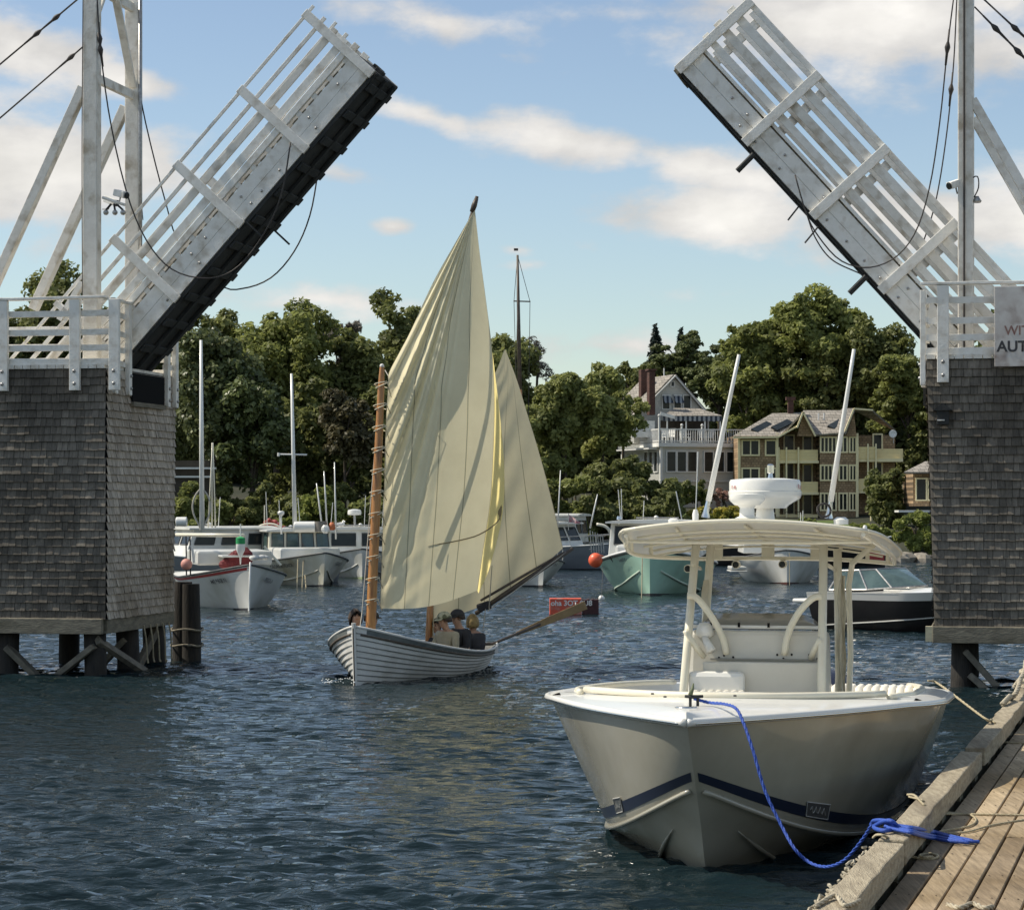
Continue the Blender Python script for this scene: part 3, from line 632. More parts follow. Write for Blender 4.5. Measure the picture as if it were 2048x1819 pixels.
mb = MB().tube([BW(205, 395, nL), BW(250, 410, nL)], .03, 6); build(mb, 'arm', WP, root)
for dx in (-18, 0, 16): build(MB().ball(BW(230+dx, 425, nL), .05, n=8, m=6), 'bulb', METAL, root, smooth=True); build(MB().tube([BW(228+dx*.3, 408, nL), BW(230+dx, 420, nL)], .02, 6), 'socket', DARKU, root)
root = thing('lamp_cluster', 'round lamp on a curved conduit at the right tower', 'lamp', BW(1955, 405, nR))
build(MB().tube(curve([BW(1940, 358, nR), BW(1955, 353, nR), BW(1957, 375, nR), BW(1948, 395, nR)], 10), .012, 6), 'conduit', ROPEK, root)
build(MB().lathe(BW(1954, 402, nR), [(.03, .08), (.045, .05), (.08, 0), (.06, -.03)], 12), 'lamp_head', METAL, root, smooth=True)
# small hooded box on right pier
c = B(BP(1886, 833, -.05)[0], -.10, BP(1886, 833, -.05)[1])
root = thing('hooded_vent', 'small dark hooded vent on the shingles of the right pier', 'vent', c)
build(MB().box(c, .2, .1, .26, (bv, bu, UP)), 'body', DARKU, root, bevel=.01)
build(MB().prism([c+bv*-.16+UP*.10-bu*.09, c+bv*.16+UP*.10-bu*.09, c+UP*.22-bu*.09], bu*.16), 'hood', DARKU, root)
build(MB().box(c-bu*.06-UP*.06-bv*.03, .12, .03, .02, (bv, bu, UP)), 'sill', WP2, root)

# warning sign
PEEL = M('peeling_sign_paint', (.62, .60, .57), (.52, .48, .45), 5, .6, c3=(.20, .13, .10), s3=2.6)
sv0 = BP(1989, 650, -.12)[0]; zt = BP(2000, 573, -.12)[1]; zb = BP(2000, 733, -.12)[1]
root = thing('warning_sign', 'peeling white wooden warning sign on the railing of the right pier', 'sign', B(sv0+.9, -.14, zb))
build(MB().box(B(sv0+.9, -.15, (zt+zb)/2), 1.8, .03, zt-zb, (bv, bu, UP)), 'board', PEEL, root, bevel=.006)
text('WITHOUT', .21, TEXTF, B(sv0+.16, -.167, BP(2010, 662, -.12)[1]), bv, UP, root, bold=.004, align='LEFT')
text('AUTHORITY', .245, TEXTD, B(sv0+.04, -.167, BP(2010, 694, -.12)[1]), bv, UP, root, bold=.007, align='LEFT')

# cluster pile beside the left pier
root = thing('mooring_pile', 'thick black cluster pile standing in the water behind the left pier', 'pile', V((PZ(372, 1320, 0).x, 48.4, -1)))
c = V(((374-CX)/F*48.4, 48.4, 0))
mb = MB()
for k, (dx, dy) in enumerate(((-.10, .05), (.09, -.05), (.0, .14))): mb.tube([c+V((dx, dy, -1.5)), c+V((dx, dy, .5)), c+V((dx*.8, dy*.8, 1.52-k*.04))], [.20, .19, .175], 12)
build(mb, 'pile', PILE, root, smooth='auto')
mb = MB()
for z in (.6, .3): mb.tube([c+V((.31*math.cos(a), .33*math.sin(a), z+.02*math.sin(3*a))) for a in [k*math.pi/8 for k in range(17)]], .022, 6)
build(mb, 'lashing', M('old_rope', (.30, .27, .21), (.16, .14, .1), 20, .9), root, smooth=True)
root = thing('fender_rope', 'frayed pale rope ends hanging under the left pier', 'rope', B(.0, 2.2, .75))
mb = MB()
for k in range(5): x = 1.9+k*.35; mb.tube(curve([B(.03, x, .8), B(.06, x+.05, .5), B(.05, x+.12, .25-.06*k), B(.08, x+.1, .1)], 10), .016, 6)
build(mb, 'strand', M('pale_rope', (.45, .40, .28), (.3, .26, .18), 20, .9), root)
# ------------------------------------------------------------------ floating dock
dd = V((.262, .965, 0)).normalized(); de = V((dd.y, -dd.x, 0)); D0 = V((1.70, 14.2, 0))
def D(al, e, z): return D0+dd*al+de*e+UP*z
ang = -math.atan2(dd.x, dd.y)
DOCKW = shademat('dock_plank_wood', (.27, .205, .135), (.52, .41, .27), (.62, .58, .5), bump=.5)
# grain along the planks
for n in DOCKW.node_tree.nodes:
    if n.type == 'MAPPING': n.inputs['Rotation'].default_value = (0, 0, -ang); n.inputs['Scale'].default_value = (13, .8, 9)
RAILW = M('bull_rail_wood', (.44, .38, .27), (.27, .225, .155), 5, .85, bump=.7, bscale=22, stretch=(6, .8, 6), rotz=-ang, c3=(.16, .13, .09), s3=.7)
MOSS = M('wet_mossy_timber', (.05, .055, .03), (.10, .085, .05), 4, .8, bump=.5)
dock = thing('floating_dock', 'weathered plank floating dock with a heavy bull rail at the lower right', 'dock', D(4, 1.5, 0))
rs = random.Random(2); vs = []; fs = []; sh = []
def pbox(a0, a1, e0, e1, z0, z1, s):
    k = len(vs); j = .003
    for z in (z0, z1):
        for a, e in ((a0, e0), (a0, e1), (a1, e1), (a1, e0)): vs.append(tuple(D(a, e, z+(rs.uniform(-j, j) if z == z1 else 0))))
    fs.extend([(k, k+3, k+2, k+1), (k+4, k+5, k+6, k+7), (k, k+1, k+5, k+4), (k+1, k+2, k+6, k+5), (k+2, k+3, k+7, k+6), (k+3, k, k+4, k+7)]); sh.extend([s]*8)
e = .215
for k in range(24):
    wd = .172+rs.uniform(-.004, .004)
    for a0, a1 in ((-7, 5.03), (5.045, 11.2+0*k), (11.215, 17.5), (17.515, 24)):
        pbox(a0, a1, e, e+wd-.016, .44, .5+rs.uniform(-.004, .004), rs.random()**1.2)
    e += wd
DE = e
me = bpy.data.meshes.new('planking'); me.from_pydata(vs, [], fs); me.materials.append(DOCKW); at = me.attributes.new('shade', 'FLOAT', 'POINT'); at.data.foreach_set('value', np.array(sh, dtype=np.float32))
o = bpy.data.objects.new('planking', me); place(o, me, dock); md = o.modifiers.new('edges', 'BEVEL'); md.width = .006; md.segments = 1
mb = MB(); rs = random.Random(77); e = .215
for k in range(14):
    for al in range(-3, 14):
        for q in (.035, .125): mb.lathe(D(al+rs.uniform(-.02, .02), e+q+rs.uniform(-.008, .008), .5035), [(.0075, 0), (.006, .003)], 6)
    e += .172
tag(build(mb, 'nail_heads', M('rusty_nail', (.07, .045, .03), rough=.8), dock), kind='stuff')
mb = MB()
for al in range(-7, 25, 1): mb.box(D(al, DE/2+.05, .36), .09, DE-.1, .14, (dd, de, UP))
build(mb, 'joists', MOSS, dock)
mb = MB().box(D(8.5, .1, .29), 31, .09, .38, (dd, de, UP)); build(mb, 'side_stringer', MOSS, dock)
mb = MB()
for al in range(-6, 24, 3): mb.box(D(al, DE/2, .12), 1.9, DE-.35, .34, (dd, de, UP))
build(mb, 'float_drums', BLACK, dock)
for al in [-6.5+1.55*k for k in range(20)]:
    build(MB().box(D(al, .105, .515), .3, .17, .05, (dd, de, UP)), 'rail_spacer', MOSS, dock)
def bull(a0, a1, e0=0, z=.545, h=.17, w=.205, tilt=0):
    n = max(3, int((a1-a0)/.35)); rs = random.Random(int(a0*10)+99); mb = MB(); vs = []
    for k in range(n+1):
        al = lerp(a0, a1, k/n); q = [rs.uniform(-.006, .006) for _ in range(8)]
        vs += [D(al, e0+q[0], z), D(al, e0+w+q[1], z), D(al, e0+w+q[2], z+h+q[3]+tilt*k/n), D(al, e0+.012+q[4], z+h+q[5]+tilt*k/n)]
    mb.add(vs, [(i*4+j, i*4+(j+1) % 4, i*4+4+(j+1) % 4, i*4+4+j) for i in range(n) for j in range(4)]+[(3, 2, 1, 0), (n*4, n*4+1, n*4+2, n*4+3)])
    build(mb, 'bull_rail', RAILW, dock, bevel=.012)
bull(-7, 2.9); bull(3.0, 3.86); bull(3.9, 9.4); bull(9.6, 13.6, .02, .56); bull(13.65, 24)
# frayed edge: splintered rope chafe guard along the outer edge
FRAY = M('frayed_rope', (.50, .45, .34), (.30, .26, .19), 25, .95)
mb = MB(); rs = random.Random(8)
for k in range(60):
    al = -1.5+k*.07; c = D(al, -.01+rs.uniform(-.01, .015), .68+rs.uniform(-.03, .03)); mb.tube([c+V((rs.uniform(-.03, .03), -.03, rs.uniform(-.02, .02))), c+V((0, 0, .02)), c+dd*.06+V((rs.uniform(-.02, .02), 0, rs.uniform(-.02, .02)))], rs.uniform(.006, .012), 5)
build(mb, 'chafe_rope', FRAY, label='frayed pale rope chafe guard along the near edge of the bull rail', cat='rope')
# beige ropes on dock
TAN = M('tan_rope', (.55, .48, .33), (.38, .32, .2), 60, .9, bump=.6, bscale=120)
def rope(label, pts, r=.009, m=None, n=60, name='dock_rope', group=None, cat='rope', parent=None):
    c = curve(pts, n); L_ = sum((c[i+1]-c[i]).length for i in range(n-1)); m_ = min(700, max(40, int(L_/(r*1.3)))); c = curve(pts, m_); mb = MB()
    prev = None; fr = []
    for i in range(m_):
        d = (c[min(i+1, m_-1)]-c[max(i-1, 0)]); d = d.normalized() if d.length > 1e-7 else V((1, 0, 0)); a = d.orthogonal().normalized() if prev is None else (prev-d*prev.dot(d)).normalized(); prev = a; fr.append((a, d.cross(a)))
    for k in range(3): mb.tube([c[i]+(fr[i][0]*math.cos(i*.55+k*2.094)+fr[i][1]*math.sin(i*.55+k*2.094))*r*.52 for i in range(m_)], r*.62, 5)
    o = build(mb, name, m or TAN, parent, label=label if not parent else None, cat=cat if not parent else None, group=group, smooth=True); return o
def DP(px, py, z=.512): return PZ(px, py, z)
rope('tan rope end looped round the bull rail and coiled below the blue rope', [DP(1746, 1674, .6), DP(1755, 1668, .735), DP(1772, 1672, .735), DP(1792, 1690, .6), DP(1812, 1707, .515), DP(1840, 1715), DP(1868, 1716), DP(1876, 1710, .52), DP(1862, 1706), DP(1840, 1709), DP(1848, 1713, .53), DP(1866, 1712, .53)])
rope('long tan rope lying across the dock planks with a slack bight', [DP(1815, 1588, .66), DP(1830, 1590, .73), DP(1850, 1610, .72), DP(1875, 1625, .56), DP(1920, 1627), DP(1985, 1628), DP(2100, 1630)], .009)
rope('second tan rope doubled back in a hairpin on the planks', [DP(1818, 1592, .7), DP(1845, 1600, .73), DP(1866, 1618, .6), DP(1900, 1624), DP(1940, 1628), DP(1952, 1640), DP(1935, 1652), DP(1880, 1662), DP(1930, 1663), DP(1990, 1648), DP(2090, 1632)], .008)
rope('tan rope loop near the far piece of bull rail', [DP(1975, 1440, .72), DP(1990, 1445, .74), DP(1996, 1470, .55), DP(2000, 1480), DP(1990, 1478, .53), DP(2005, 1483), DP(2090, 1487)], .010)
rope('frayed rope tuft at the bottom edge of the dock rail', [DP(1630, 1812, .73), DP(1670, 1790, .74), DP(1690, 1810, .73), DP(1720, 1800, .7)], .014, FRAY)
rope('frayed rope scrap on the planks at the bottom edge', [DP(1895, 1808), DP(1920, 1814, .52), DP(1945, 1806), DP(1968, 1815, .52), DP(1985, 1812)], .016, FRAY)
rope('knotted old rope wound over the far end of the bull rail', [DP(2005, 1408, .74), DP(2020, 1392, .78), DP(2014, 1400, .70), DP(2032, 1385, .8), DP(2040, 1360, .82), DP(2030, 1372, .72), DP(2048, 1345, .8), DP(2052, 1320, .9)], .03, FRAY)
# blue rope bundle on the dock
BLUE = M('blue_rope', (.02, .06, .34), (.035, .11, .5), 60, .5, bump=.5, bscale=140)
rs = random.Random(3); mb = MB()
knot = [DP(1742, 1648, .62), DP(1750, 1640, .74), DP(1775, 1642, .78), DP(1790, 1655, .74), DP(1765, 1660, .74), DP(1748, 1652, .7), DP(1778, 1640, .8), DP(1800, 1655, .74)]
mb.tube(curve(knot, 60), .016, 7)
for k in range(7):
    o = rs.uniform(-8, 8)
    pts = [DP(1775+rs.uniform(-6, 6), 1650+o*.5, .75), DP(1800, 1655+o*.6, .745), DP(1824, 1659+o*.7, .745), DP(1840+rs.uniform(-4, 4), 1663+o*.9, .66), DP(1866, 1668+o*.9, .53), DP(1900+rs.uniform(-10, 10), 1676+o*.6, .53), DP(1930+rs.uniform(-8, 18), 1682+o*.25, .525)]
    if k == 0: pts.append(DP(1958, 1682, .52))
    mb.tube(curve(pts, 40), .0135, 7)
build(mb, 'rope_bundle', BLUE, label='bundle of blue rope knotted over the dock rail and trailing onto the planks', cat='rope', smooth=True)

# pole piling at the right margin
root = thing('dock_post', 'weathered brown post wrapped in old rope at the far right of the dock', 'post', D(17.2, .1, 0))
build(MB().tube([V((6.98, 33.3, -1)), V((6.98, 33.3, .6)), V((7.0, 33.3, 1.05))], [.17, .165, .15], 12), 'timber', OLDW, root, smooth='auto')
mb = MB()
for z in (.45, .56, .68, .8): mb.tube([V((6.98+.2*math.cos(a), 33.3+.2*math.sin(a), z+.03*math.sin(a+z*9))) for a in [k*math.pi/8 for k in range(17)]], .03, 6)
build(mb, 'rope_wrap', FRAY, root, smooth=True)

# ------------------------------------------------------------------ centre console boat
al = R(11.8); ba = V((math.sin(al), math.cos(al), 0)); br = V((math.cos(al), -math.sin(al), 0))
Bo = V((1.606, 20.69, 0))-ba*1.20
LB = 9.0
SH = 0.0
def W(s, r, z): return Bo+ba*(s+SH)+br*r+UP*z
def mix(a, b, t): return a+(b-a)*t
def sheer(t):
    s = LB*t; w_ = 1.84*(1-(1-min(t/.45, 1))**1.62)
    if t > .6: w_ -= .34*((t-.6)/.4)**2
    z = 1.33-.06*min(t/.35, 1)-.32*max(0, (t-.3)/.7)**1.2
    if t > .93: w_ -= .35*((t-.93)/.07)**2
    return V((s, w_, z))
def chine(t):
    s = .58+(LB-.58)*t; d = s-.58
    return V((s, 1.52*(1-math.exp(-(d/1.75)**.95))-(.1*t*t), .72*math.exp(-(d/1.30)**1.05)-.06*t))
def keel(t):
    s = interp([(.58, 0, .72), (.90, 0, .36), (1.21, 0, -.02), (1.9, 0, -.38), (4.5, 0, -.5), (LB, 0, -.5)], min(1, (t*1.0)**.62)); return V((s.x, 0, s.z))
def hside(t, h, off=0):
    a = sheer(t); c = chine(t); fl = 1+.42*math.exp(-t*5)
    w_ = c.y+(a.y-c.y)*(h**fl)+.03*math.sin(h*3.14)*min(1, t*6)
    return V((c.x+(a.x-c.x)*h, w_+off, c.z+(a.z-c.z)*h))
def WS(p, sg): return W(p.x, p.y*sg, p.z)
# hull with sun caustics are left to the light; hull shade put into the gelcoat colour, with faint soiling
HULL = M('shaded_hull_gelcoat', (.42, .395, .32), (.36, .34, .27), 1.2, .2, coat=.5, c3=(.29, .27, .21), s3=.9)
boat = thing('center_console_boat', 'large white centre console motorboat with a cream hardtop, moored bow-on at the dock', 'motorboat', W(4.5, 0, 0))
mb = MB(); tt = lambda x: x**1.35
for sg in (-1, 1): mb.grid(lambda u, v: WS(hside(tt(u), v), sg), 60, 14); mb.grid(lambda u, v: WS(mix(keel(tt(u)), chine(tt(u))+V((0, .0, 0)), v), sg), 60, 8)
mb.grid(lambda u, v: W(LB, (2*u-1)*mix(chine(1).y, sheer(1).y, v), mix(chine(1).z, sheer(1).z, v)), 5, 4)
mb.add([W(LB, -chine(1).y, chine(1).z), W(LB, chine(1).y, chine(1).z), W(LB, 0, -.5)], [(0, 1, 2)])
build(mb, 'hull', HULL, boat, smooth='auto', merge=.002)
# spray rails on the bottom and chine flat
mb = MB()
for sg in (-1, 1):
    mb.tube([WS(chine(tt(k/50))+V((-.01, .012, .0)), sg) for k in range(1, 51)], .022, 6)
    for f in (.45,): mb.tube([WS(mix(keel(tt(k/50)), chine(tt(k/50)), f)+V((0, .01, -.015)), sg) for k in range(9, 44)], [.004+.02*min(1, (k-9)/5) for k in range(9, 44)], 5)
build(mb, 'spray_rail', HULL, boat, smooth=True)
# navy stripe in its light band
for sg in (-1, 1):
    mb = MB(); mb.grid(lambda u, v: WS(hside(tt(.012+.8*u), (.125+.13*v)*(1-.5*min(1, u*1.8)), .006), sg), 60, 3); build(mb, 'stripe', NAVY, boat, smooth=True)
    # maker's badge in the stripe: outlined plate with script
    def bp(u, v): return WS(hside(u, (.125+.13*v)*.86, .011), sg)
    u0, u1 = (.14, .165) if sg < 0 else (.14, .185)
    pl = MB(); pl.grid(lambda u, v: bp(mix(u0, u1, u), mix(-.05, 1.05, v)), 4, 3); pl = build(pl, 'badge', M('badge_plate', (.10, .10, .10), rough=.4), boat)
    q = MB(); k = .004
    q.tube([WS(hside(a, (.125+.13*b)*.86, .014), sg) for a, b in ((u0, -.05), (u1, -.05), (u1, 1.05), (u0, 1.05), (u0, -.05))], .005, 5)
    q.tube([WS(hside(mix(u0, u1, .15+.7*i/12), (.125+.13*(.5+.28*math.sin(i*2.0)))*.86, .014), sg) for i in range(13)], .004, 5)
    build(q, 'badge_outline', M('badge_grey', (.45, .45, .43)), pl)
# rub rail and chrome strip
for sg in (-1, 1):
    mb = MB().tube([WS(sheer(tt(k/60))+V((0, .010, -.026)), sg) for k in range(61)], .034, 8); rr = build(mb, 'rub_rail', GEL, boat, smooth=True)
    mb = MB().tube([WS(sheer(tt(k/60))+V((0, .040, -.036)), sg) for k in range(1, 61)], .011, 6); build(mb, 'chrome_strip', CHROME, rr, smooth=True)
# deck: foredeck with toe edge, side decks, cockpit
def deckp(t, x, dz=0): a = sheer(t); return W(a.x, a.y*x, a.z-.004+dz+.06*(1-x*x))
TD = .36
mb = MB().grid(lambda u, v: deckp(TD*tt(u)/1.0, (2*v-1)*1.0), 40, 21); build(mb, 'foredeck', GEL, boat, smooth=True)
mb = MB()
for sg in (-1, 1): mb.grid(lambda u, v: WS(sheer(mix(TD, 1, u))+V((0, -v*.28, -.004+.024*v+.05*(v*(1-v)*2))), sg), 50, 5)
build(mb, 'side_deck', GEL, boat, smooth=True)
def inn(t): a = sheer(t); return V((a.x, a.y-.28, a.z))
mb = MB()
for sg in (-1, 1): mb.grid(lambda u, v: WS(mix(inn(mix(TD, .99, u))+V((0, 0, .02)), V((inn(mix(TD, .99, u)).x, inn(mix(TD, .99, u)).y-.38, .42)), v), sg), 40, 3)
i0 = inn(TD); mb.grid(lambda u, v: W(i0.x, (2*u-1)*(i0.y-.38*(1-v)+.2*v), mix(.42, i0.z+.03, v)), 9, 3)
mb.grid(lambda u, v: W(mix(TD*LB, LB-.02, u), (2*v-1)*1.12, .42), 4, 3)
build(mb, 'cockpit_liner', GEL, boat)
# coaming bolster: raised lip round the cockpit front
pts = [W(2.0+.95*(x/1.25)**2, x, sheer(.3).z+.075+.04*(1-(x/1.3)**2)) for x in [(-1.35+2.7*k/24) for k in range(25)]]
mb = MB().tube([p-UP*.03 for p in pts], .032, 8)
for sg in (-1, 1): mb.tube([WS(sheer(t)+V((0, -.27, .035)), sg) for t in [.345+.6*k/30 for k in range(31)]], .03, 8)
build(mb, 'coaming_bolster', CREAM, boat, smooth=True)
SH = .35
# stern coaming and cushions
root = boat
def ribbed(c, w_, d, h, nr, ax, name, m=CUSH, front=True):
    mb = MB(); X, Y, Z = ax; k = w_/nr
    for i in range(nr):
        x = -w_/2+k*(i+.5); mb.tube([c+X*x-Y*d/2+Z*0, c+X*x-Y*d/2+Z*(h*.85), c+X*x-Y*(d*.3)+Z*h, c+X*x+Y*d/2+Z*h], k*.52, 8)
    mb.box(c+Z*h*.45+Y*.02, w_, d*.9, h*.9, ax); return build(mb, name, m, boat, smooth='auto')
AX = (br, ba, UP)
ribbed(W(7.4, .95, .62), 1.05, .5, .40, 12, AX, 'stern_cushion')
mb = MB().ball(W(8.95, .35, .78), .36, .42, .36, 18, 12, AX); build(mb, 'outboard_motor', M('navy_cowl', (.02, .025, .05), (.03, .035, .06), 2, .25, coat=.4), boat, smooth=True)
build(MB().box(W(8.95, .35, .25), .3, .4, .7, AX), 'outboard_leg', DARKU, boat, bevel=.03)
mb = MB().box(W(8.55, 0, .72), 2.6, .18, .36, AX); build(mb, 'transom_cap', GEL, boat, bevel=.04)
# cleat and hatch fittings
mb = MB(); cc_ = PZ(1388, 1404, 1.40)
mb.tube([cc_+V((-.075, 0, .05)), cc_+V((.0, 0, .045)), cc_+V((.075, 0, .05))], [.012, .016, .012], 8); mb.tube([cc_+V((-.03, 0, -.03)), cc_+V((-.03, 0, .05))], .012, 8); mb.tube([cc_+V((.03, 0, -.03)), cc_+V((.03, 0, .05))], .012, 8)
build(mb, 'bow_cleat', DARKU, boat, smooth=True)
mb = MB().tube([cc_+V((-.03, 0, .06)), cc_+V((-.01, .02, .11)), cc_+V((.0, .05, .15))], [.02, .014, .006], 6); build(mb, 'bow_light', M('olive_fitting', (.12, .14, .07)), boat, smooth=True)
mb = MB().lathe(PZ(1372, 1416, 1.37), [(.085, 0), (.09, .012), (.0, .016)], 14); build(mb, 'deck_fill', CHROME, boat, smooth=True)
mb = MB()
for (px, py) in ((1305, 1388), (1330, 1394), (1470, 1392)): mb.lathe(PZ(px, py, 1.385), [(.014, 0), (.014, .012), (0, .014)], 8)
build(mb, 'deck_fitting', DARKU, boat)
# console
def quadbox(mb, pts8): mb.add(pts8, [(0, 1, 2, 3), (7, 6, 5, 4), (0, 4, 5, 1), (1, 5, 6, 2), (2, 6, 7, 3), (3, 7, 4, 0)])
mb = MB(); hw = .655; s0, s1 = 4.52, 5.55
quadbox(mb, [W(s0, -hw-.03, .42), W(s0, hw+.03, .42), W(s1, hw+.03, .42), W(s1, -hw-.03, .42), W(s0+.12, -hw, 1.78), W(s0+.12, hw, 1.78), W(s1-.1, hw, 1.74), W(s1-.1, -hw, 1.74)])
con = build(mb, 'console', CONS, boat, bevel=.05)
build(MB().box(W(s0+.075, .12, 1.5), 1.12, .03, .016, AX), 'panel_groove', M('panel_line', (.35, .33, .28)), con)
build(MB().box(W(s0-.06+.05, .08, 1.12), 1.17, .06, .72, AX), 'front_panel', CONS, con, bevel=.02)
for x in (-.36, -.31, -.22, .21, .27, .35, .52, .60): build(MB().ball(W(s0+.09, x, 1.53+.02*math.sin(x*40)), .011, n=7, m=5), 'screw', BLACK, con)
mb = MB().grid(lambda u, v: W(s0+.18+.25*v+.05*abs(2*u-1)**3*4, (2*u-1)*(hw-.05), 1.79+.14*v*(1-abs(2*u-1)**6)), 16, 3); build(mb, 'windscreen', M('smoky_acrylic', (.20, .20, .17), (.26, .25, .22), 2, .12), con, smooth=True, solid=.01)
mb = MB().tube([W(s0+.18, x, 1.81) for x in (-hw+.02, 0, hw-.02)], .018, 6); build(mb, 'screen_trim', GEL, con)
mb = MB()
for x in (-.45, -.17, .12): mb.box(W(s0+.15, x, 1.83), .022, .03, .045, AX)
build(mb, 'screen_clip', BLACK, con)
mb = MB().box(W(s0-.24, -.0, .72), 1.28, .5, .58, AX); build(mb, 'seat_base', CONS, con, bevel=.04)
mb = MB().box(W(s0-.09, -.36, 1.22), .55, .1, .34, AX); build(mb, 'seat_back', GEL, con, bevel=.05)
ribbed(W(s0-.16, -.33, .98), .52, .08, .20, 7, AX, 'seat_back_cushion')
# spotlight / horn at the console corner
mb = MB().lathe(W(s0+.1, -.5, 1.70), [(.04, 0), (.09, .03), (.08, .1), (.05, .15)], 12); mb.tube([W(s0+.05, -.5, 1.72), W(s0-.02, -.42, 1.58)], [.03, .05], 10); build(mb, 'console_light', GEL, boat, smooth=True)
# hardtop
def RT(f, x, dz=0):      # f 0 front .. 1 rear, x -1..1
    s = mix(3.55, 6.15, f); hw_ = mix(1.25, 1.40, f)-.10*(abs(f-.5)*2)**4
    return W(s+.12*x*x*(1-2*f), x*hw_, 2.875-.235*f-.095*abs(x)**2.0+dz-(.05*f)*abs(x)**3)
mb = MB().grid(lambda u, v: RT(v, 2*u-1), 25, 13); mb.grid(lambda u, v: RT(v, (2*u-1)*.985, -.035), 25, 13)
for x in (-1, 1): mb.grid(lambda u, v: RT(u, x*(1-.015*v), -.035*v), 13, 2)
for f in (0, 1): mb.grid(lambda u, v: RT(f, (2*u-1)*(1-.015*v), -.035*v), 25, 2)
top = build(mb, 'hardtop', GEL, boat, smooth='auto', merge=.002)
mb = MB()
for x in (-1.0, 1.0): mb.tube([RT(f, x*.995, -.02) for f in [k/14 for k in range(15)]], .018, 8)
for f in (0, 1): mb.tube([RT(f, x, -.02) for x in [-.99+1.98*k/20 for k in range(21)]], .018, 8)
build(mb, 'hardtop_rim', CREAM, top, smooth=True)
mb = MB()
for f in (.12, .3, .5, .7, .9): mb.tube([RT(f, x, -.085) for x in [-.86+1.72*k/12 for k in range(13)]], .013, 6)
for x in (-.55, 0, .55): mb.tube([RT(f, x, -.06) for f in (.05, .5, .95)], .014, 6)
build(mb, 'hardtop_ribs', CREAM, top, smooth=True)
# pipework under the hardtop
def FT(f, x, dz): return RT(f, x, dz)
mb = MB(); zf_ = -.17
ring = [FT(.02, -.97, -.07), FT(.45, -.93, -.15), FT(.92, -.62, -.16), FT(.95, -.3, -.19), FT(.95, .3, -.19), FT(.95, .66, -.16), FT(1.0, .97, -.10)]
mb.tube(curve(ring, 60), .021, 8)
mb.tube([FT(.12, -.95, -.10), FT(.15, -.5, -.17), FT(.15, .5, -.17), FT(.12, .95, -.10)], .016, 8)
mb.tube(curve([FT(.0, .96, -.06), FT(.5, .98, -.12), FT(1.0, .97, -.10)], 12), .022, 8)
for (f, x) in ((.15, -.95), (.35, -.93), (.62, -.83)): mb.tube([FT(f, x, -.01), FT(f+.03, x, -.14)], .02, 6)
for x in (-.42, -.02, .36): mb.box(FT(.95, x, -.10), .13, .04, .17, AX)
for x in (.75, .9): mb.tube([FT(.8, x, -.01), FT(.8, x, -.16)], .022, 6)
build(mb, 'top_pipework', CREAM, boat, smooth='auto')
for x in (-.38, -.02, -.75):
    mb = MB().tube([FT(.95, x+.12, -.255), FT(.95, x+.12, -.255)+ba*.0-UP*.0-ba*.13], .042, 10); lt = build(mb, 'spreader_light', CREAM, boat, smooth='auto')
    build(MB().lathe(FT(.95, x+.12, -.255)-ba*.131, [(.034, 0), (.0, .004)], 10, (br, UP, -ba)), 'lens', GLASS, lt)
# legs
def leg(pts, r=.042): return build(MB().tube(pts, r, 10), 'hardtop_leg', CREAM, boat, smooth=True)
leg([W(4.3, -.70, .42), W(4.36, -.67, 1.25), W(4.75, -.60, 2.65)]); leg([W(4.3, .66, .42), W(4.36, .66, 1.3), W(4.62, .66, 2.64)])
leg([W(5.6, -.68, .42), W(5.5, -.64, 1.3), W(5.25, -.52, 2.60)]); leg([W(5.6, .72, .42), W(5.55, .74, 1.3), W(5.3, .74, 2.56)]); leg([W(5.75, .80, .42), W(5.72, .84, 1.5), W(5.6, .83, 2.2), W(5.4, .88, 2.42), W(5.0, 1.12, 2.62)], .03)
arc = [W(4.45, -.65, 2.12), W(4.46, -.56, 2.10), W(4.5, -.42, 1.92), W(4.55, -.32, 1.72), W(4.58, -.28, 1.55)]
leg(curve(arc, 16), .034); leg(curve([W(4.5, .66, 2.12), W(4.5, .56, 2.10), W(4.52, .42, 1.95), W(4.55, .32, 1.75), W(4.58, .28, 1.55)], 16), .034)
leg([W(4.4, -.66, 1.78), W(4.5, -.57, 1.62), W(4.57, -.5, 1.52)], .03); leg([W(4.4, .65, 1.72), W(4.5, .58, 1.6), W(4.57, .54, 1.52)], .03)
mb = MB()
for r0 in (-.62, .7): mb.tube([W(4.6, r0, 2.42), W(5.3, r0*1.02, 2.36)], .02, 6)
build(mb, 'leg_crossbar', CREAM, boat, smooth=True)
# vinyl curtain rolled at the right legs
CUR = M('clear_vinyl_curtain', (.62, .57, .44), (.5, .46, .35), 6, .25)
mb = MB().grid(lambda u, v: W(5.35+.03*math.sin(u*9+v*3), .74+.08*u+.008*math.sin(v*20+u*5), mix(.75, 2.3, v)), 8, 24); build(mb, 'side_curtain', CUR, boat, smooth=True)
mb = MB().grid(lambda u, v: W(5.2+.1*u, -.60+.06*u+.012*math.sin(v*14), mix(1.5, 2.25, v)), 4, 14); build(mb, 'side_curtain', CUR, boat, smooth=True)
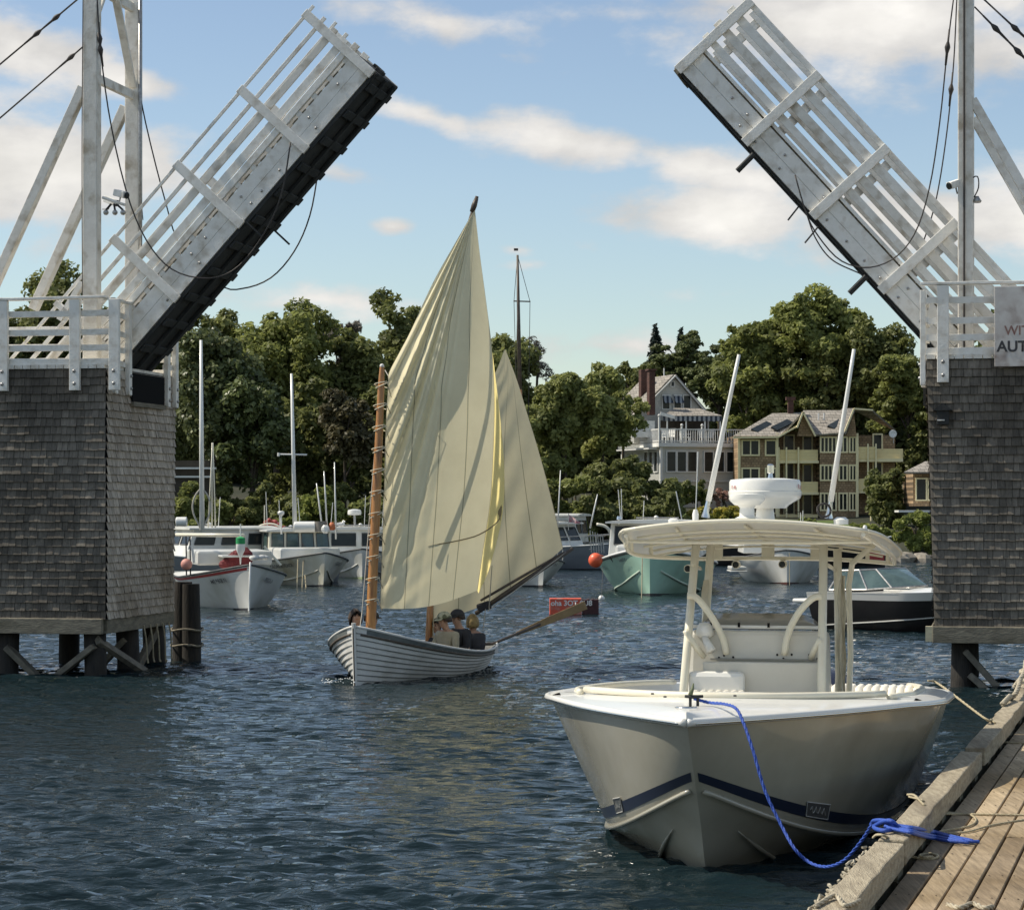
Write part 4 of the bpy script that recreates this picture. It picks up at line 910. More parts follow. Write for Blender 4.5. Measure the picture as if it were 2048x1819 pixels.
# radar, small dome, lights and antennas on the hardtop
rc = P(1530, 1014, 24.6)
mb = MB().lathe(V((rc.x, rc.y, rc.z)), [(.02, -.012), (.21, -.01), (.235, .02), (.345, .085), (.358, .12), (.36, .15), (.36, .155), (.352, .16), (.352, .245), (.34, .27), (.20, .285), (0, .287)], 40); rd = build(mb, 'radar_dome', GEL, boat, smooth='auto')
build(MB().tube([rc-UP*.14, rc-UP*.01], [.10, .085], 16), 'pedestal', GEL, rd, smooth='auto')
for tx, a0, m_ in (('Ray', R(-30), TEXTR), ('ne', R(-158), TEXTR)):
    for i, ch in enumerate(tx):
        a = a0+i*.14; p = rc+V((.357*math.cos(a), .357*math.sin(a), .20)); text(ch, .066, m_, p, V((-math.sin(a), math.cos(a), 0)), UP, rd, bold=.001)
mb = MB().lathe(P(1494, 1012, 24.1), [(.0, 0), (.12, .01), (.165, .05), (.175, .07), (.172, .115), (0, .125)], 26); sd_ = build(mb, 'satellite_dome', GEL, boat, smooth='auto')
build(MB().lathe(P(1494, 1036, 24.1), [(.12, 0), (.075, .02), (.07, .10), (.09, .125)], 18), 'pedestal', GEL, sd_, smooth='auto')
mb = MB().lathe(P(1541, 957, 24.6), [(.03, 0), (.022, .03), (.02, .05), (.036, .06), (.036, .13), (.015, .145)], 14); build(mb, 'masthead_light', CHROME, boat, smooth='auto')
for (a, b, m_) in (((1411, 1030), (1478, 709), 0), ((1657, 1032), (1708, 698), 1)):
    p = P(*a, 24.2); q = P(*b, 24.0); d = (q-p)
    o = build(MB().tube([p+d*.09, p+d*.4, p+d*.75, q], [.028, .026, .02, .017], 10), 'antenna', GEL, boat, smooth=True)
    build(MB().tube([p-UP*.02, p+d*.02, p+d*.1], [.045, .03, .022], 10), 'ratchet_mount', CHROME, o, smooth='auto')
mb = MB()
for r_ in (.07, .06): mb.tube([P(1648, 1020, 24.1)+V((r_*math.cos(a), .02*math.sin(3*a), r_*math.sin(a))) for a in [k*math.pi/8 for k in range(17)]], .006, 5)
build(mb, 'cable_coil', ROPEK, boat, smooth=True)
for (px, py, h_, r_) in ((1347, 1043, .035, .05), (1682, 1044, .05, .07), (1391, 1037, .09, .03), (1730, 1056, .03, .02)):
    build(MB().lathe(P(px, py, 24.2), [(r_, -.02), (r_*1.05, h_*.5), (r_*.6, h_)], 14), 'top_fitting', GEL, boat, smooth='auto')
SH = 0.0
# bow line: blue rope from cleat down to the dock bundle
c0 = cc_+V((0, 0, .03)); r0 = [c0, PZ(1418, 1404, 1.40), P(1448, 1407, 19.95), P(1472, 1416, 19.75), P(1487, 1445, 19.62), P(1506, 1500, 19.5), P(1530, 1580, 19.4), P(1562, 1648, 19.3), P(1590, 1697, 19.15), P(1620, 1724, 19.1), P(1655, 1732, 18.8), P(1690, 1718, 18.45), P(1722, 1682, 18.2), PZ(1744, 1648, .70)]
rope('blue mooring rope running from the bow cleat of the large motorboat down to the dock', r0, .0125, BLUE, 110, 'mooring_rope')
# stern line
rope('pale mooring line from the stern of the large motorboat to the far bull rail', [W(8.8, 1.5, 1.05), W(8.95, 1.62, 1.0), D(12.2, .0, .8), D(12.6, .06, .74)], .012, TAN, 30, 'mooring_rope')
# ------------------------------------------------------------------ generic hull
class Hull:
    def __init__(s, O, deg, L, Bm, zb, zm, zs, rake=.5, low=-.35, tr=.75, full=.40, tm=.45, bowe=1.2, stern_rake=0, pw=.8):
        a = R(deg); s.a = V((math.sin(a), math.cos(a), 0)); s.r = V((math.cos(a), -math.sin(a), 0)); s.L = L; s.B = Bm; s.zb = zb; s.zm = zm; s.zs = zs
        s.rake = rake; s.low = low; s.tr = tr; s.full = full; s.tm = tm; s.bowe = bowe; s.srk = stern_rake; s.pw = pw
        hw = -low/(zb-low); s.O = V(O)-s.a*(rake*(1-hw)**1.2)
    def W(s, x, r, z): return s.O+s.a*x+s.r*r+UP*z
    def zsh(s, t):
        tm = .68; return mix(s.zb, s.zm, 1-(1-t/tm)**2.3) if t < tm else mix(s.zm, s.zs, ((t-tm)/(1-tm))**2)
    def loc(s, t, h, off=0):
        x0 = s.rake*max(0, 1-h)**1.2; x = mix(x0, s.L-s.srk*(1-h), t)
        f = math.sin(math.pi/2*min(t/s.tm, 1))**s.pw if t < s.tm else 1-(1-s.tr)*((t-s.tm)/(1-s.tm))**2
        q = min(t/.45, 1); q = q*q*(3-2*q); e = mix(s.bowe, s.full, q)
        w_ = s.B/2*f*(max(h, 0)**e); z0 = s.low
        return V((x, w_+off*min(1, t*12), mix(z0, s.zsh(t), h)))
    def P(s, t, h, sg, off=0): p = s.loc(t, h, off); return s.W(p.x, p.y*sg, p.z)
    def hz(s, t, z): return (z-s.low)/(s.zsh(t)-s.low)
def hull_shell(h, nt=36, nh=12, h0=0, h1=1, strakes=0):
    mb = MB(); te = lambda u: u**1.4
    for sg in (-1, 1):
        if strakes:
            for k in range(strakes):
                a = mix(h0, h1, k/strakes); b = mix(h0, h1, (k+1)/strakes)+.012
                mb.grid(lambda u, v: h.P(te(u), mix(a, min(b, 1), v), sg, .034*(1-v)), nt, 3)
                mb.grid(lambda u, v: h.P(te(u), a, sg, .034*(1-v)-.004*v), nt, 2)
        else: mb.grid(lambda u, v: h.P(te(u), mix(h0, h1, v), sg), nt, nh)
    mb.grid(lambda u, v: h.P(1, mix(h0, h1, v), 2*u-1), 7, nh)
    return mb

# ------------------------------------------------------------------ people
SKIN = M('skin', (.50, .30, .20), (.42, .24, .16), 6, .5)
EYE = M('eye', (.03, .02, .015), rough=.2)
def skinmesh(name, pts, rad, edges, m, parent, sub=1):
    me = bpy.data.meshes.new('tmp'); me.from_pydata([tuple(p) for p in pts], edges, []); o = bpy.data.objects.new('tmp', me); col.objects.link(o)
    sk = o.modifiers.new('s', 'SKIN'); sk.use_smooth_shade = True; sd = o.modifiers.new('d', 'SUBSURF'); sd.levels = sub; sd.render_levels = sub
    if not me.skin_vertices: 
        bpy.context.view_layer.objects.active = o
    for i, v in enumerate(me.skin_vertices[0].data): v.radius = (rad[i], rad[i]); v.use_root = (i == 0)
    bpy.context.view_layer.update()
    n = bpy.data.meshes.new_from_object(o.evaluated_get(bpy.context.evaluated_depsgraph_get())); bpy.data.objects.remove(o)
    n.materials.clear(); n.materials.append(m); n.name = name
    n.polygons.foreach_set('use_smooth', [True]*len(n.polygons))
    r = bpy.data.objects.new(name, n); place(r, n, parent); return r
def person(label, hip, face, shirt, pants, hair, hat=None, look=None, lean=.05, glasses=False, hairlen=.0, reach=None, group='people sitting in the open sailing boat', s=1.0):
    hip = V(hip); f = V((face[0], face[1], 0)).normalized(); r = f.cross(UP)      # r = the person's right
    root = thing('person', label, 'person', hip, group)
    def q(fw, rt, up): return hip+(f*fw+r*rt+UP*up)*s
    lk = V(look).normalized() if look else (f+UP*-.05).normalized()
    neck = q(lean+.02, 0, .50); head = q(lean+.03, 0, .60)+lk*.02; hr = lk.cross(UP).normalized(); hu = hr.cross(lk)
    pts = [q(0, 0, 0), q(lean*.4, 0, .22), q(lean, 0, .40), neck, head-hu*.035+lk*.02, head+hu*.045, head+hu*.105]
    rad = [.135, .12, .135, .052, .070, .088, .05]; ed = [(0, 1), (1, 2), (2, 3), (3, 4), (4, 5), (5, 6)]
    def addp(p, r_, to): pts.append(p); rad.append(r_); ed.append((to, len(pts)-1)); return len(pts)-1
    addp(head+lk*.098+hu*.012, .013, 5)                    # nose
    torso = list(range(3)); arms = []; legs = []
    for sg in (-1, 1):
        sh_ = addp(q(lean, sg*.17, .42), .052, 2); elb = q(lean+.06, sg*.24, .18); hnd = q(lean*.4+.24, sg*.11, .14)
        if reach and sg == reach[0]: hnd = V(reach[1]); elb = (q(lean, sg*.2, .40)+hnd)/2-UP*.08
        e = addp(elb, .042, sh_); dr = (hnd-elb).normalized(); wr = addp(hnd-dr*.06, .028, e); pm = addp(hnd, .030, wr); arms.append((sh_, e, wr))
        sd = dr.cross(UP); sd = sd.normalized() if sd.length > .1 else r.copy(); dn = sd.cross(dr)
        for k, ln in enumerate((.07, .08, .074, .058)):
            b = addp(hnd+dr*.035+sd*(k-1.5)*.021, .0095, pm); c = addp(hnd+dr*(.035+ln*.55)+sd*(k-1.5)*.023-dn*.012, .0085, b); addp(hnd+dr*(.035+ln*.85)+sd*(k-1.5)*.023-dn*.035, .007, c)
        b = addp(hnd-dr*.005-sd*sg*.038-dn*.005, .010, pm); addp(hnd+dr*.03-sd*sg*.055-dn*.018, .0085, b)
    for sg in (-1, 1):
        k = addp(q(.08, sg*.10, -.02), .085, 0); kn = addp(q(.26, sg*.19, .06), .062, k); an = addp(q(.24, sg*.04, -.03), .042, kn); ft = addp(q(.33, sg*.02, -.05), .036, an); legs.append((k, kn, an))
    skinmesh('body', pts, rad, ed, SKIN, root, 1)
    # clothing
    sp = [pts[0], pts[1], pts[2], lerp(pts[2], pts[3], .6)]; sr = [.155, .145, .155, .075]; se = [(0, 1), (1, 2), (2, 3)]
    for (a, b, c) in arms:
        i = len(sp); sp += [pts[a], pts[b], lerp(pts[b], pts[c], .85)]; sr += [.072, .058, .044]; se += [(2, i), (i, i+1), (i+1, i+2)]
    skinmesh('shirt', sp, sr, se, shirt, root, 1)
    pp = [pts[0]]; pr = [.15]; pe = []
    for (a, b, c) in legs:
        i = len(pp); pp += [pts[a], pts[b], pts[c]]; pr += [.10, .078, .055]; pe += [(0, i), (i, i+1), (i+1, i+2)]
    skinmesh('trousers', pp, pr, pe, pants, root, 1)
    hc = head+hu*.045; ax = (hr, lk, hu)
    for sg in (-1, 1):
        build(MB().ball(hc+lk*.082+hr*sg*.032+hu*.005, .011, n=8, m=6), 'eye', EYE, root, smooth=True)
        build(MB().ball(hc+hr*sg*.088-hu*.01, .012, .022, .03, 8, 6, ax), 'ear', SKIN, root, smooth=True)
    mb = MB(); n = 14; vs = []
    def hp(u, v):                                         # hair cap: back and top of the skull
        th_ = mix(0, 2.0, v); a = 2*math.pi*u; frt = max(0, math.cos(a)); th_ *= (1-.52*frt); rr = 1.0+.03*math.sin(a*5+v*9)
        return hc+hu*.005+(hu*math.cos(th_)*.112+lk*math.sin(th_)*math.cos(a)*.108+hr*math.sin(th_)*math.sin(a)*.098)*rr-hu*hairlen*v*v*(1-frt)-lk*.008
    mb.grid(hp, n+1, 8); build(mb, 'hair', hair, root, smooth=True, solid=.012)
    if hat:
        mb = MB().grid(lambda u, v: hc+hu*.018+hu*math.cos(1.5*v)*.105+lk*math.sin(1.5*v)*math.cos(6.2832*u)*.114+hr*math.sin(1.5*v)*math.sin(6.2832*u)*.104, 17, 7)
        mb.grid(lambda u, v: hc+hu*(.024-.02*v)+lk*(.085+.085*v)*math.cos(1.0*(2*u-1))+hr*.12*math.sin(1.0*(2*u-1)), 9, 3)
        build(mb, 'cap', hat, root, smooth=True, solid=.008)
    if glasses:
        mb = MB()
        for sg in (-1, 1): mb.ball(hc+lk*.094+hr*sg*.034+hu*.03, .028, .012, .020, 8, 6, ax)
        mb.tube([hc+lk*.10-hr*.02+hu*.035, hc+lk*.10+hr*.02+hu*.035], .006, 5); build(mb, 'sunglasses', BLACK, root, smooth=True)
    root.scale = (1.2, 1.2, 1.2); return root
BEIGE = M('beige_cloth', (.42, .38, .28), (.34, .30, .21), 9, .9, bump=.4); WHITEC = M('white_cloth', (.65, .65, .62), (.5, .5, .48), 8, .9, bump=.4); BLKC = M('black_cloth', (.025, .025, .03), (.045, .045, .05), 8, .9, bump=.4)
REDC = M('red_cloth', (.32, .06, .04), (.22, .04, .03), 8, .9, bump=.4); GRYC = M('grey_cloth', (.16, .17, .18), (.1, .11, .12), 8, .9); JEAN = M('denim', (.05, .07, .12), (.08, .1, .15), 12, .9)
HDK = M('dark_hair', (.025, .017, .012), (.06, .04, .028), 20, .6); HBL = M('blond_hair', (.42, .30, .12), (.25, .17, .07), 20, .6)
CAMO = M('camouflage_cloth', (.42, .42, .30), (.12, .13, .08), 14, .9, lo=.48, hi=.54); DCAP = M('dark_cap_cloth', (.03, .03, .035), (.05, .05, .05), 8, .9)

# ------------------------------------------------------------------ clinker sailing boat
LAP = M('white_clinker_paint', (.74, .73, .70), (.66, .65, .61), 3, .45, c3=(.52, .5, .45), s3=2)
VARN = M('varnished_spar', (.50, .235, .07), (.38, .16, .045), 5, .35, stretch=(6, 6, .8), coat=.3, c3=(.20, .07, .02), s3=2)
SPARD = M('dark_spar', (.06, .045, .035), (.11, .085, .06), 5, .5)
GREYP = M('grey_gunwale_paint', (.13, .15, .15), (.2, .21, .2), 6, .5)
so_ = PZ(712, 1366, 0)
hb = Hull(so_, 18.5, 5.3, 2.55, .96, .40, .43, rake=.10, low=-.30, tr=.55, full=.34, tm=.48, bowe=.85, pw=.72)
sb = thing('sailing_boat', 'white clinker-built open boat with two cream sails passing between the piers', 'sailing boat', hb.W(2.5, 0, 0))
build(hull_shell(hb, 44, 4, .12, 1, strakes=11), 'hull', LAP, sb, smooth='auto')
mb = MB()
for sg in (-1, 1):
    for q in range(1, 11):
        hq = mix(.12, 1, q/11); mb.tube([hb.P((k/30)**1.4, hq-.004, sg, .022) for k in range(31)], .010, 5)
build(mb, 'lap_shadow_lines', M('lap_shadow_grey', (.24, .24, .23), rough=.8), sb)  # dark tubes drawn as the shadow line under each plank lap
mb = MB()
for sg in (-1, 1): mb.tube([hb.P((k/40)**1.3, 1, sg, .012) for k in range(41)], .022, 8)
build(mb, 'gunwale', LAP, sb, smooth=True)
mb = MB()
for sg in (-1, 1):
    mb.grid(lambda u, v: hb.P(mix(.02, 1, u**1.3), mix(.90, .985, v), sg, .034), 40, 3)
build(mb, 'sheer_strake', GREYP, sb, smooth=True)
mb = MB()
for sg in (-1, 1): mb.tube([hb.P((k/40)**1.3, .90, sg, .036) for k in range(1, 41)], .02, 6)
build(mb, 'rubbing_strake', SPARD, sb, smooth=True)
mb = MB().grid(lambda u, v: hb.P(mix(.02, .985, u), .97-.6*math.sin(v*math.pi)*.9, 0, 0)+hb.r*((2*v-1)*hb.loc(mix(.02, .985, u), .95).y*.985), 30, 13)
build(mb, 'inner_planking', GREYP, sb, smooth=True)
mb = MB(); hs_ = [k/10 for k in range(11)]
mb.tube([hb.P(0, h, 1)-hb.a*.03 for h in [.1+.95*q for q in hs_]], [.034]*10+[.04], 8); build(mb, 'stem', LAP, sb, smooth='auto')
mb = MB().tube([hb.P(0, h, 1)-hb.a*.062 for h in [.1+.88*q for q in hs_]], .012, 6); build(mb, 'stem_band', SPARD, sb)
for t in (.2, .45, .68, .86):
    p = hb.loc(t, .8); build(MB().box(hb.W(p.x, 0, p.z-.05), p.y*1.5, .24, .035, (hb.r, hb.a, UP)), 'thwart', VARN, sb, bevel=.006)
build(MB().box(hb.P(.77, .94, 1, .055), .20, .012, .12, (hb.a, hb.r, UP)), 'name_plate', M('plate_pale', (.6, .6, .6)), sb)
build(MB().tube([hb.P(1, .1, 0)-hb.a*-.06, hb.P(1, .95, 0)+hb.a*.08], .03, 8), 'rudder_stock', LAP, sb)
# masts
m1b = P(741, 1262, 42.62); m1t = P(764, 734, 42.66)
m1 = build(MB().tube([m1b-UP*.5, m1b, lerp(m1b, m1t, .5), lerp(m1b, m1t, .92), m1t], [.092, .088, .08, .058, .04], 14), 'foremast', VARN, sb, smooth='auto')
build(MB().ball(m1t+UP*.02, .04, n=10, m=6), 'mast_cap', LAP, m1, smooth=True)
m2b = P(858, 1275, 45.9); m2t = P(884, 760, 46.0)
build(MB().tube([m2b-UP*.4, m2b, m2t], [.075, .07, .05], 12), 'mizzenmast', VARN, sb, smooth=True)
build(MB().tube([P(866, 1275, 45.7), P(868, 1190, 45.7)], .012, 6), 'halyard', TAN, sb)
# lacing round the foremast
LACE = M('pale_lacing', (.70, .64, .48), rough=.9)
for k in range(11):
    c = lerp(m1b, m1t, .10+.082*k); pts = [c+V((.115*math.cos(a), .115*math.sin(a), .02*a)) for a in [j*math.pi/6 for j in range(12)]]
    mb = MB().tube(pts+[c+V((.17, .14, -.10+.05*math.sin(k*3)))], .008, 5); mb.tube([c+V((-.09, -.07, .0)), c+V((.13, -.06, .10))], .010, 5)
    build(mb, 'mast_lacing', LACE, sb, smooth=True)
# sails
def sailmat(name, c, c2, tr, seams=5, vert=True, lines=()):
    m = M(name, c, c2, 2.2, .8, bump=.25, bscale=60, trans=tr, spec=.2); nt = m.node_tree; N = nt.nodes; Lk = nt.links
    b = N['Principled BSDF']; src = b.inputs['Base Color'].links[0].from_socket; t = [n for n in N if n.type == 'BSDF_TRANSLUCENT'][0]
    uv = N.new('ShaderNodeUVMap'); sp = N.new('ShaderNodeSeparateXYZ'); Lk.new(uv.outputs[0], sp.inputs[0])
    def mm(op, a, b_):
        n = N.new('ShaderNodeMath'); n.operation = op
        for i, q in enumerate((a, b_)):
            if isinstance(q, (int, float)): n.inputs[i].default_value = q
            elif q is not None: Lk.new(q, n.inputs[i])
        return n.outputs[0]
    fr = mm('FRACT', mm('ADD', mm('MULTIPLY', sp.outputs[0], seams), .5), None); d = mm('ABSOLUTE', mm('SUBTRACT', fr, .5), None); g = mm('LESS_THAN', d, .5/seams*.035*seams)
    for v0 in lines: g = mm('MAXIMUM', g, mm('LESS_THAN', mm('ABSOLUTE', mm('SUBTRACT', sp.outputs[1], v0), None), .0022))
    g = mm('MULTIPLY', g, .6)
    mx = N.new('ShaderNodeMix'); mx.data_type = 'RGBA'; mx.inputs[7].default_value = (.12, .10, .05, 1); Lk.new(g, mx.inputs[0]); Lk.new(src, mx.inputs[6])
    Lk.new(mx.outputs[2], b.inputs['Base Color']); Lk.new(mx.outputs[2], t.inputs['Color']); return m
SAIL = sailmat('cream_sailcloth', (.92, .84, .58), (.86, .78, .53), .3, 4)
SAILB = sailmat('mizzen_sailcloth', (.72, .66, .46), (.66, .60, .42), .25, 5)
SAILY = M('sunlit_yellow_sailcloth', (.98, .84, .38), (.95, .80, .34), 2, .8, trans=.8)  # sun glowing through the leech put into the yellow colour
def poly_at(pts, t):
    return interp([V((p[0], p[1], p[2])) for p in pts], t)
def sail(name, left, right, m, parent, foot=0, fold=None, nu=70, nv=130, belly=.35):
    mb = MB(); uvs = []
    def fn(u, v):
        a = poly_at(left, v); b = poly_at(right, v); p = a.lerp(b, u)
        px, py, Y = p.x, p.y, p.z; py += foot*math.sin(math.pi*u)*(1-v)**6
        w_ = abs(b.x-a.x)/230
        xv = max(.12, min(.8, ((948-(py-421)*.165)-a.x)/max(1, b.x-a.x))) if fold is not None and name == 'foresail' else .5
        prof = math.sin(math.pi/2*u/xv) if u < xv else math.cos(math.pi/2*(u-xv)/(1-xv))**.8 if u < 1 else 0
        Y += belly*prof*min(1, w_)*math.sin(math.pi*(.12+.8*v))
        if fold: Y += fold(u, v, w_) if fold is not foldf else foldf(px, py, u, v)
        uvs.append((u, v)); return P(px, py, Y)
    mb.grid(fn, nu, nv); return build(mb, name, m, parent, smooth=True, uvs=uvs)
def foldf(px, py, u, v):
    # creases fanning down from the peak through the luff half of the sail, dying out into the flat leech panel
    r_ = math.hypot(px-948, py-421); th_ = math.degrees(math.atan2(948-px, max(1, py-421))); q = (th_-6.5)/21
    if q <= 0: return 0
    env = min(1, q*2.2)*min(1, r_/330)*max(.25, 1-max(0, r_-430)/620)
    t = th_+.6*math.sin(r_*.006); a = .050*math.sin(t*1.55)+.032*math.sin(t*2.9+1)+.016*math.sin(t*5.3+2)
    lo_ = max(0, 1-(1215-py)/330)*max(0, 1-abs(u-.25)*2.2); b = .022*math.sin((px*.6+py)*.075)*lo_+.012*math.sin((px*.9+py)*.16)*lo_
    return a*env*1.2*min(1, u*9+.15)+b
Lf = [(760, 1216, 42.85), (764, 1100, 42.85), (768, 980, 42.85), (771, 860, 42.86), (776, 772, 42.88), (778, 745, 42.9), (800, 702, 43.0), (822, 660, 43.1), (866, 565, 43.3), (908, 490, 43.5), (948, 421, 43.7)]
Rf = [(955, 1180, 43.6), (968, 1090, 43.7), (981, 1000, 43.7), (987, 900, 43.65), (989, 800, 43.6), (984, 700, 43.6), (972, 600, 43.6), (960, 510, 43.65), (950, 421, 43.7)]
sail('foresail', Lf, Rf, SAIL, sb, foot=14, fold=foldf, belly=-.55)
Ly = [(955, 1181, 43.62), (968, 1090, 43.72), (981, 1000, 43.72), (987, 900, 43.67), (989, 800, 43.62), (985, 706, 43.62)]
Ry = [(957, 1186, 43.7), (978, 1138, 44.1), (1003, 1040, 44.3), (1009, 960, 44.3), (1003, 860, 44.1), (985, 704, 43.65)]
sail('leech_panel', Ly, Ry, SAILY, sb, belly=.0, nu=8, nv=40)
Lm = [(864, 1242, 46.4), (878, 1100, 46.4), (905, 950, 46.4), (950, 820, 46.5), (990, 746, 46.6), (1009, 699, 46.7)]
Rm = [(1126, 1096, 47.4), (1100, 985, 47.3), (1077, 900, 47.1), (1054, 825, 47.0), (1034, 760, 46.9), (1011, 699, 46.7)]
sail('mizzen_sail', Lm, Rm, SAILB, sb, foot=26, belly=-.35, fold=lambda u, v, w_: .05*math.sin((u*.8-v*1.4)*22)*math.sin(math.pi*u)*(1-v), nu=50, nv=80)
def spar(name, a, b, r, m=SPARD): return build(MB().tube([a, lerp(a, b, .5), b], [r*.85, r, r*.7], 8), name, m, sb, smooth=True)
spar('sprit', P(775, 1010, 43.2), P(954, 393, 43.9), .045, SPARD)
spar('yard_tip', P(944, 424, 43.72), P(953, 397, 43.72), .05, SPARD)
spar('sprit_boom', P(952, 1226, 46.3), P(1145, 1097, 47.4), .05, SPARD)
spar('sprit_boom', P(962, 1200, 46.3), P(1128, 1104, 47.35), .028, SPARD)
LINE_ = M('pale_line', (.5, .48, .42), rough=.9)
for pts in ([P(763, 735, 43.0), P(724, 1225, 42.6), P(719, 1262, 42.45)], [P(984, 1130, 44.0), P(978, 1218, 44.8)], [P(1132, 1104, 47.3), P(975, 1222, 46.3)], [P(971, 1216, 46.3), P(966, 1262, 46.3)], [P(770, 740, 43.0), P(777, 752, 42.9)]):
    build(MB().tube(pts, .009, 5), 'rigging_line', LINE_, sb)
mb = MB().tube(curve([P(855, 1091, 42.95), P(910, 1082, 43.2), P(955, 1070, 43.55), P(985, 1052, 43.7), P(1000, 1035, 44.2), P(1003, 1012, 44.2)], 20), .011, 6)  # brown tube drawn for the sprit's shadow across the sail
mb.prism([P(1003, 1008, 44.15), P(995, 1024, 44.1), P(1001, 1042, 44.15)], V((0, .02, 0))); build(mb, 'clew_patch_and_shadow_line', M('brown_patch_and_shadow', (.30, .23, .12), rough=.8), sb)
build(MB().tube([P(877, 1085, 43.2), P(877, 1125, 43.2)], .010, 5), 'reef_point', M('pale_lacing2', (.7, .66, .5)), sb)
build(MB().box(P(968, 1212, 46.35), .28, .12, .16, (V((.9, 0, .3)), V((0, 1, 0)), V((-.3, 0, .9)))), 'block_and_tackle', BLKC, sb, bevel=.03)
# bow splash
mb = MB(); rs = random.Random(4)
for k in range(46): c = hb.P(rs.uniform(0, .12), .3, -1)+V((rs.uniform(-.55, .02), rs.uniform(-.4, .1), 0)); c.z = rs.uniform(-.0, .06); mb.ball(c, rs.uniform(.008, .026), rs.uniform(.008, .03), rs.uniform(.004, .014), 6, 4)
build(mb, 'bow_splash', M('foam', (.75, .78, .78), rough=.4), label='small white splash at the stem of the clinker sailing boat', cat='splash', kind='stuff')
# oar
a = P(985, 1287, 46.6); b = P(1172, 1209, 48.2)
oar = thing('steering_oar', 'long brown steering oar trailing over the stern of the sailing boat', 'oar', lerp(a, b, .3))
build(MB().tube([a-V((.35, .3, -.0)), a, lerp(a, b, .5)], .028, 8), 'shaft', SPARD, oar, smooth=True)
OARW = M('oar_wood', (.30, .20, .08), (.22, .14, .05), 6, .5)
bd = (b-a).normalized(); bs = bd.cross(V((0, 1, 0))).normalized()
build(MB().prism([lerp(a, b, .25)-bs*.035, lerp(a, b, .6)-bs*.07, b-bs*.09, b+bs*.08, lerp(a, b, .6)+bs*.07, lerp(a, b, .25)+bs*.035], V((0, .03, 0))), 'blade', OARW, oar, bevel=.008)
# crew
def pc(px, py, Y, ln=(0, 0)): c = P(px, py, Y); return c-UP*.645*1.2-V((ln[0], ln[1], 0))   # hip from the head centre
person('person with dark hair and sunglasses in a white shirt, leftmost in the sailing boat', pc(711, 1233, 43.6, (-.44, -.30)), (-.82, -.56), WHITEC, JEAN, HDK, lean=.42, look=(.35, -.9, .15), glasses=True, hairlen=.07)
person('person in a dark cap and red shirt half hidden by the orange mast', pc(731, 1236, 43.9), (.7, -.3), REDC, JEAN, HDK, hat=DCAP, look=(.8, -.5, 0))
person('person in a camouflage cap and beige jacket facing left', pc(899, 1238, 45.3), (-.55, -.6), BEIGE, BEIGE, HDK, hat=CAMO, look=(-.9, -.35, -.1))
person('person in dark clothes mostly hidden behind the camouflage cap', pc(882, 1250, 45.9), (-.3, -.8), BLKC, BLKC, HDK, look=(-.6, -.6, 0))
person('person in a dark knit cap and black jacket', pc(926, 1233, 45.9), (-.8, -.6), BLKC, JEAN, HDK, hat=DCAP, look=(-.85, -.5, -.05))
person('blond person in a black jacket with their back to us near the tiller', pc(952, 1243, 46.35), (-.5, .5), BLKC, BLKC, HBL, look=(.2, .95, .05), hairlen=.05)
# ------------------------------------------------------------------ moored boats
def paint(name, c, c2, c3=None): return M(name, c, c2, 1.2, .4, coat=.2, c3=c3, s3=1.0)
HW = paint('workboat_white', (.66, .66, .63), (.60, .60, .56), (.46, .46, .40)); HW2 = paint('workboat_white_rusty', (.66, .64, .56), (.52, .50, .40), (.34, .29, .18))
MINT = paint('mint_green_hull', (.42, .63, .50), (.36, .56, .44), (.32, .48, .36)); GREYH = paint('grey_hull', (.36, .37, .38), (.30, .31, .32)); BLKH = paint('black_hull', (.02, .02, .022), (.035, .03, .028))
RUSTY = paint('rust_red_gear', (.36, .05, .03), (.22, .03, .02)); TRIMD = M('dark_guard', (.05, .055, .06), (.09, .09, .085), 4, .6)
DECKC = M('boat_deck', (.66, .65, .60), (.56, .55, .5), 3, .6)
def hull_of(h, root, m, boot=BOOT, trim=TRIMD, chine=True, stripe=None, trimr=.035):
    hb_ = h.hz(.2, .10)
    build(hull_shell(h, 34, 12, h.hz(0, .09)*.98, 1), 'hull', m, root, smooth='auto', merge=.002)
    mb = MB()
    for sg in (-1, 1): mb.grid(lambda u, v: h.P(u**1.4, mix(0, h.hz(0, .09)*.99, v), sg, -.003), 30, 4)
    build(mb, 'boot_top', boot, root, smooth=True)
    mb = MB()
    for sg in (-1, 1): mb.tube([h.P((k/40)**1.3, .985, sg, .02) for k in range(41)], trimr, 6)
    build(mb, 'guard_rail', trim, root, smooth=True)
    if stripe:
        mb = MB()
        for sg in (-1, 1): mb.grid(lambda u, v: h.P(u**1.3, mix(.90, .965, v), sg, .012), 40, 3)
        build(mb, 'sheer_stripe', stripe, root, smooth=True)
    build(MB().grid(lambda u, v: h.W(h.loc(u**1.4, .97).x, (2*v-1)*h.loc(u**1.4, .97).y, h.zsh(u**1.4)-.04+.05*(1-(2*v-1)**2)), 30, 9), 'deck', DECKC, root, smooth=True)
    if chine:
        mb = MB()
        for sg in (-1, 1): mb.tube([h.P(.03+.5*(k/24), mix(.62, h.hz(.5, .02), min(1, (k/24)*1.25)**.8), sg, .02) for k in range(25)], [.035]*25, 6)
        build(mb, 'spray_rail', m if chine is True else chine, root, smooth=True)
